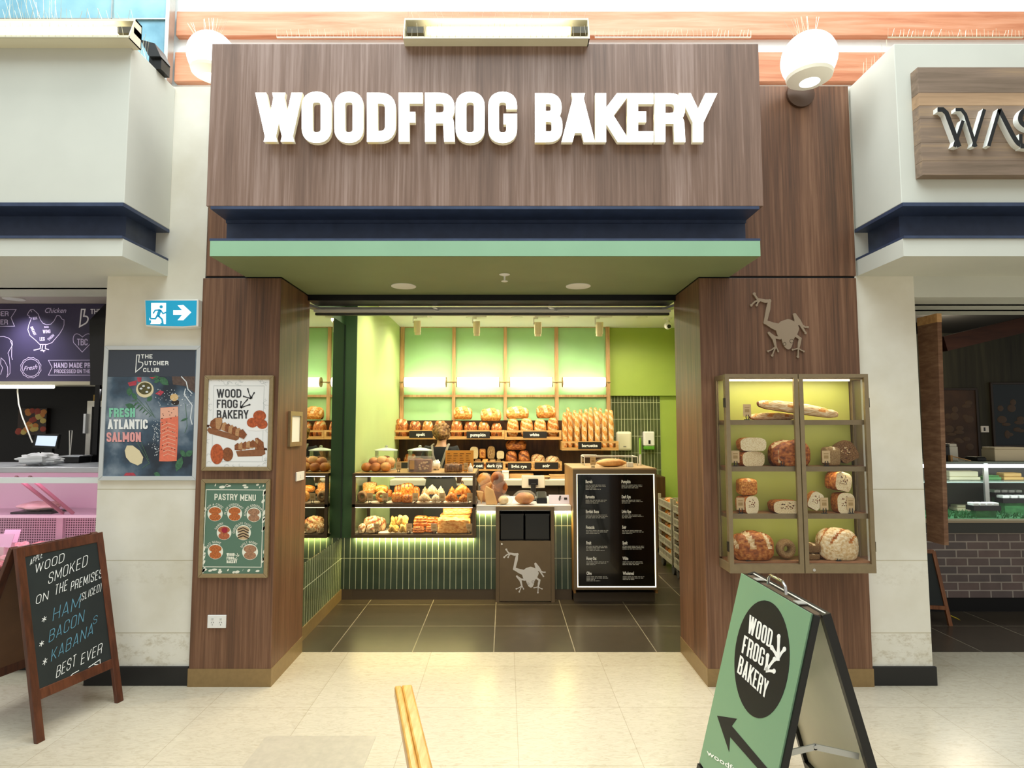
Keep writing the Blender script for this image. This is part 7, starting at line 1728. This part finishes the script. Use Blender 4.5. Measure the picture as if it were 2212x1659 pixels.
MB().box(a.x, a.x + .05, Y, Y + .05, 0, b.z).box(a.x + .05, b.x + .4, Y, Y + .05, b.z - .06, b.z).build('frame', ALU, t); MB().box(a.x + .05, b.x + .4, Y + .02, Y + .04, 0, b.z - .06).build('leaf', mat('charcoal_door', '1c1d20', .3), t); z = P(183, 915, Y).z; MB().box(a.x - .012, a.x + .01, Y - .03, Y, z - .1, z + .1).build('handle', STEEL, t)
p, q = P(203, 866, Y + .02), P(217, 853, Y + .02); solo('yellow_box', MB().box(p.x, q.x, Y + .005, Y + .045, b.z + .001, q.z), mat('yellow_carton', 'd9b257', .6), 'small yellow box on top of the pale door frame in the butcher stall', 'box', bev=.003)
p, q = P(-60, 942, 6.0), P(11, 878, 6.0); t = thing('food_picture', 'framed colourful food picture at the dark butcher wall', 'picture', ((p.x + q.x) / 2, 6.59, p.z)); k = MB().box(p.x, q.x, 6.55, 6.6, p.z, q.z); k.build('panel', mat('dark_print', '3a2a22', .5), t)
R = random.Random(2); k = MB()
for i in range(24): k.ball((R.uniform(p.x, q.x - .02), 6.55, R.uniform(p.z + .03, q.z - .03)), (.035, .004, .03), 8, i % 3)
k.build('food_shapes', [mat('print_orange', 'd98a3c', .5), mat('print_red', 'a8402c', .5), mat('print_yellow', 'dcc36a', .5)], t)

# ---------------------------------------------------------------- stall past the stone column
t = thing('shutter_rail', 'dark shutter rail under the lintel of the brick fronted stall', 'shutter rail', (4, 4.4, 2.45))
for Y, a, b in ((4.2, 645, 655), (4.4, 657, 664)): MB().box(2.83, 9, Y, Y + .05, P(2100, b, Y).z, 2.525).build('rail', mat('dark_aluminium', '4c4a44', .4, .6), t)
pp = (Vector((2.97, 0, 0)), Vector((-1, 0, 0))); q4 = [hit(*p, pp) for p in ((1981, 690), (2024, 680), (2040, 1178), (2003, 1168))]
t = thing('brown_side_board', 'narrow rough brown board edge hanging inside the brick fronted stall', 'board', (2.98, 4.2, q4[3].z))
MB().prism(q4, (-1, 0, 0), .03).build('board', wood('rough_brown_board', '5a3c27', '74523a', '8b6a4e', grain=(6, 6, 30), rough=.8), t); k = MB(); k.prism([q4[0] + Vector((-.001, 0, -.05)), q4[1] + Vector((-.001, 0, -.05)), q4[1] + Vector((-.001, 0, .01)), q4[0] + Vector((-.001, 0, .01))], (-1, 0, 0), .032); k.build('top_batten', OAK, t)
MB().box(2.975, 2.995, q4[0].y, 4.7, q4[0].z - .1, q4[0].z - .02).box(2.82, 2.995, 4.68, 4.7, q4[0].z - .1, q4[0].z - .02).build('hanger', BLACKM, t)
YR = G(2120, 1325).y + .02; x0 = 2.83; x1 = 8.5
t = thing('brick_counter', 'sales counter with a dark brick front and a glass display past the stone column', 'display counter', (4.5, YR + .3, 0)); rz = lambda y: P(2120, y, YR).z
BRK = tiles('dark_brick', '7a6660', '645a58', 'b0a498', .195, .0715, .006, .6, 'xz', .5, (.05, .02, 0), .8)
MB().box(x0, x1, YR + .03, YR + .8, 0, rz(1291)).build('kick_panel', BLACKM, t); MB().box(x0, x1, YR, YR + .8, rz(1291), rz(1150)).build('brick_front', BRK, t); MB().box(x0, x1, YR - .03, YR + .8, rz(1150), rz(1128)).build('dark_fascia', mat('charcoal_fascia', '34352f', .4), t); MB().box(x0, x1, YR - .04, YR + .8, rz(1128), rz(1123)).build('ledge', mat('tan_ledge', 'a8987c', .4), t)
MB().box(x0, x1, YR + .05, YR + .055, rz(1123), rz(1003)).build('front_glass', glass(), t); MB().box(x0, x1, YR + .04, YR + .55, rz(1001), rz(998)).build('glass_top', mat('green_glass_edge', '93a39a', .2), t); MB().box(x0, x1, YR + .7, YR + .72, rz(1123), rz(1003)).build('rear_panel', mat('grey_rear_panel', '54524a', .4), t)
MB().box(x0, x1, YR + .3, YR + .7, rz(1050), rz(1047)).build('inner_shelf', mat('green_glass_edge', '93a39a', .2), t); x = P(2128, 1040, YR + .3).x; MB().box(x - .02, x + .02, YR + .28, YR + .3, rz(1123), rz(1003)).build('upright', ALU, t)
MB().box(x0, x1, YR + .06, YR + .69, rz(1123) + .0002, rz(1123) + .0006).build('green_mat', mat('green_mat', '3f7a4c', .6, 0, .2, 30), t)
MB().box(x0, x1, YR + .1, YR + .15, rz(1012), rz(1005)).build('light_strip', mat('lit_cool_strip', 'ffffff', .4, emit=5, ecol='eef6ff'), t); lamp('AREA', 'display_light', (4.2, YR + .14, rz(1014)), 7, (.9, 1, .98), 2.6, .05, aim=(4.2, YR + .4, 0), parent=t)
RECTS = [(P(2128, 1040, YR + .3).x - .06, P(2128, 1040, YR + .3).x + .06)]
RY = []; BT = mat('black_tray', '141618', .3); SU = mat('white_rice', 'eff0ea', .6)
for i, (a, b, c_, d, lb) in enumerate(((2150, 2212, 1064, 1082, 'rear'), (2104, 2162, 1086, 1100, 'front'), (2168, 2240, 1080, 1100, 'middle'))):
    Yt = YR + [.5, .12, .36][i]; p, q = P(a, d, Yt), P(b, c_, Yt); RECTS.append((p.x, q.x)); RY.append(Yt); z = rz(1123) + .095 + .04 * [2, 0, 1][i]
    t = thing('sushi_tray', lb + ' black tray of white portions on the plastic grass', 'tray', ((p.x + q.x) / 2, Yt, z)); MB().box(p.x, q.x, Yt, Yt + .1, z - .03, z + .012).build('tray', BT, t); MB().box(p.x + .03, q.x - .03, Yt + .02, Yt + .08, rz(1123) + .0012, z - .03).build('riser', mat('plastic_grass', '3c7a44', .6, 0, .3, 30), t); k = MB()
    for j in range(4): xx = p.x + (q.x - p.x) * (j + .1) / 4; k.box(xx, xx + (q.x - p.x) * .2, Yt + .01, Yt + .09, z + .012, z + .04)
    k.build('portions', SU, t, bev=.006)
k = MB(); R = random.Random(5)
for i in range(900):
    a, b = R.uniform(x0 + .02, 4.9), YR + .08 + R.uniform(0, .4); z = rz(1123) + .0016
    if any(q0 - .03 < a < q1 + .03 and (i_ == 0 and b > .2 + YR or i_ and abs(b - RY[i_ - 1] - .05) < .08) for i_, (q0, q1) in enumerate(RECTS)): continue
    k.add([(a - .008, b, z), (a + .008, b, z), (a + R.uniform(-.02, .02), b + R.uniform(-.02, .01), z + R.uniform(.018, .045))], [(0, 1, 2)])
tag(k.build('grass', mat('plastic_grass', '3c7a44', .6, 0, .3, 30)), 'green plastic grass lining the floor of the glass display', 'grass', None, 'stuff')
for i, (a, b, c_, d, Yt, col, lb) in enumerate(((2052, 2118, 1026, 1047, .45, 'd9d3ae', 'long pale tray on the inner shelf of the glass display'), (2066, 2116, 1050, 1064, .55, 'cfc7a0', 'lower pale tray behind the plastic grass'), (2136, 2164, 1036, 1047, .45, '4f8a4a', 'small green tub on the inner shelf of the glass display'), (2170, 2212, 1030, 1047, .45, 'd0a860', 'golden wrapped pack on the inner shelf of the glass display'))):
    p, q = P(a, d, YR + Yt), P(b, c_, YR + Yt); z = rz(1047) + .002 if i != 1 else rz(1123) + .002
    t = thing(('food_tray', 'food_tray', 'food_tub', 'food_pack')[i], lb, 'food', ((p.x + q.x) / 2, YR + Yt, z)); MB().box(p.x, q.x, YR + Yt, YR + Yt + .12, z, z + .03).build('base', mat('tray_' + col, col, .5), t, bev=.006); MB().box(p.x + .01, q.x - .01, YR + Yt + .01, YR + Yt + .11, z + .03, z + max(.045, (q.z - p.z) * .9)).build('lid', mat('tray_' + col, col, .5), t, bev=.01)
zc_ = rz(998) + .001
def topbox(nm, lb, cat, a, b, c_, Yo, col, lid=True):
    p, q = P(a, 998, YR + Yo), P(b, c_, YR + Yo); t = thing(nm, lb, cat, ((p.x + q.x) / 2, YR + Yo, zc_)); h = q.z - zc_
    MB().box(p.x, q.x, YR + Yo, YR + Yo + .16, zc_, zc_ + h * .85).build('body', mat('item_' + col, col, .5), t, bev=.006); MB().box(p.x + .006, q.x - .006, YR + Yo + .006, YR + Yo + .154, zc_ + h * .85, q.z).build('lid', mat('item_' + col, col, .5), t, bev=.004)
topbox('black_speaker', 'black box standing at the end of the glass display top', 'speaker', 2036, 2051, 959, .12, '0d0d0e'); topbox('white_card_box', 'white upright box beside the black box on the glass display', 'box', 2053, 2069, 959, .14, 'd8d4c6'); topbox('black_terminal', 'small black terminal with white label on the glass display', 'terminal', 2112, 2131, 987, .12, '18181a'); topbox('foam_box', 'pale foam food box on the glass display top', 'box', 2150, 2215, 966, .12, 'e8d9b8')
p = P(2060, 998, YR + .08); solo('pen_stand', MB().bar((p.x - .02, YR + .09, zc_ + .05), (p.x + .14, YR + .06, zc_ + .008), .02, .008).box(p.x - .03, p.x - .01, YR + .075, YR + .105, zc_, zc_ + .055), OAK, 'thin sloping wooden stick leaning beside the white upright box', 'stick')
Yk = 8.18
for nm, lb, a, b, c_, d, m_ in (('wall_picture', 'brown framed picture on the dark plank wall', 2034, 2110, 838, 992, mat('dark_brown_picture', '3b2718', .6, 0, .4, 4)), ('mural_panel', 'dark mural with pale flowers on the far stall wall', 2146, 2260, 826, 966, mat('dark_mural', '16232b', .6))):
    p, q = P(a, d, Yk), P(b, c_, Yk); t = thing(nm, lb, 'picture', ((p.x + q.x) / 2, Yk, p.z)); MB().box(p.x + .03, q.x - .03, Yk, 8.2, p.z + .03, q.z - .03).build('print', m_, t); frame4(t, p.x, q.x, p.z, q.z, Yk - .012, 8.2, .03, mat('dark_picture_frame', '241910', .5))
    R = random.Random(4); k = MB()
    for i in range(18): MB().ball((R.uniform(p.x + .1, q.x - .1), Yk - .001, R.uniform(p.z + .1, q.z - .1)), (R.uniform(.03, .07), .004, R.uniform(.02, .06)), 8).build('flower_shape', mat('grey_flower', '7d7a6c' if nm[0] == 'm' else '4d3a28', .6), t)
p, q = P(2120, 934, 8.19), P(2135, 920, 8.19); t = thing('light_switch', 'white light switch on the dark plank wall beside the brown picture', 'switch', ((p.x + q.x) / 2, 8.19, p.z)); MB().box(p.x, q.x, 8.185, 8.2, p.z, q.z).build('plate', WHITEP, t); MB().box(p.x + .03, p.x + .05, 8.18, 8.185, p.z + .02, q.z - .02).build('rocker', BLACKP, t)
a, b = P(2028, 745, 6.4), P(2260, 690, 6.4); struct('beam_neighbour', MB().bar(a, b + (b - a) * .6, .2, .16), wood('dark_red_beam', '3a1d12', '542c1b', '6a3b26', grain=(1, 9, 9)))
lamp('POINT', 'stall_fill_light', (5.2, 7.0, 2.5), 40, (1, .85, .6), .1)  # unseen fill light added to brighten the stall
# small easel sign standing on the dark floor
a, b = G(2053, 1352), G(2020, 1362); tpp = G(2003, 1200, .55); ux_ = Vector((-.25, .05, 0))
t = thing('small_easel_sign', 'small brown easel chalk sign standing on the dark floor behind the stone column', 'easel sign', (a.x - .1, a.y, 0))
WDB = wood('easel_timber', '6a3d22', '8a5533', 'a46d48', grain=(25, 25, 2))
tb = Vector((tpp.x, a.y + .05, .6))
MB().bar(a, tb, .03, .02, (0, -1, 0)).build('leg', WDB, t); MB().bar(a + ux_, tb + ux_, .03, .02, (0, -1, 0)).build('leg', WDB, t)
f = .24; MB().bar(a.lerp(tb, f), a.lerp(tb, f) + ux_, .03, .03).build('rail', WDB, t); MB().bar(tb, tb + ux_, .03, .03).build('rail', WDB, t)
v0, v1 = a.lerp(tb, f), tb; MB().hexa([v0, v0 + ux_, v0 + ux_ + Vector((0, .008, 0)), v0 + Vector((0, .008, 0)), v1, v1 + ux_, v1 + ux_ + Vector((0, .008, 0)), v1 + Vector((0, .008, 0))]).build('slate', mat('chalk_slate', '1f2626', .6), t)
for e in (0, 1): MB().bar(a + ux_ * e + Vector((-.04, .28, 0)), tb + ux_ * e + Vector((0, .02, 0)), .025, .02, (0, -1, 0)).build('rear_leg', BLACKM, t)
p, q = G(2050, 1330), G(2075, 1341); solo('yellow_slip', MB().hexa([(p.x, p.y, .002), (q.x, q.y, .002), (q.x + .02, q.y + .06, .002), (p.x + .02, p.y + .06, .002), (p.x, p.y, .004), (q.x, q.y, .004), (q.x + .02, q.y + .06, .004), (p.x + .02, p.y + .06, .004)]), mat('yellow_paper', 'd8bf3a', .6), 'yellow paper slip on the dark floor beside the small easel sign', 'paper')
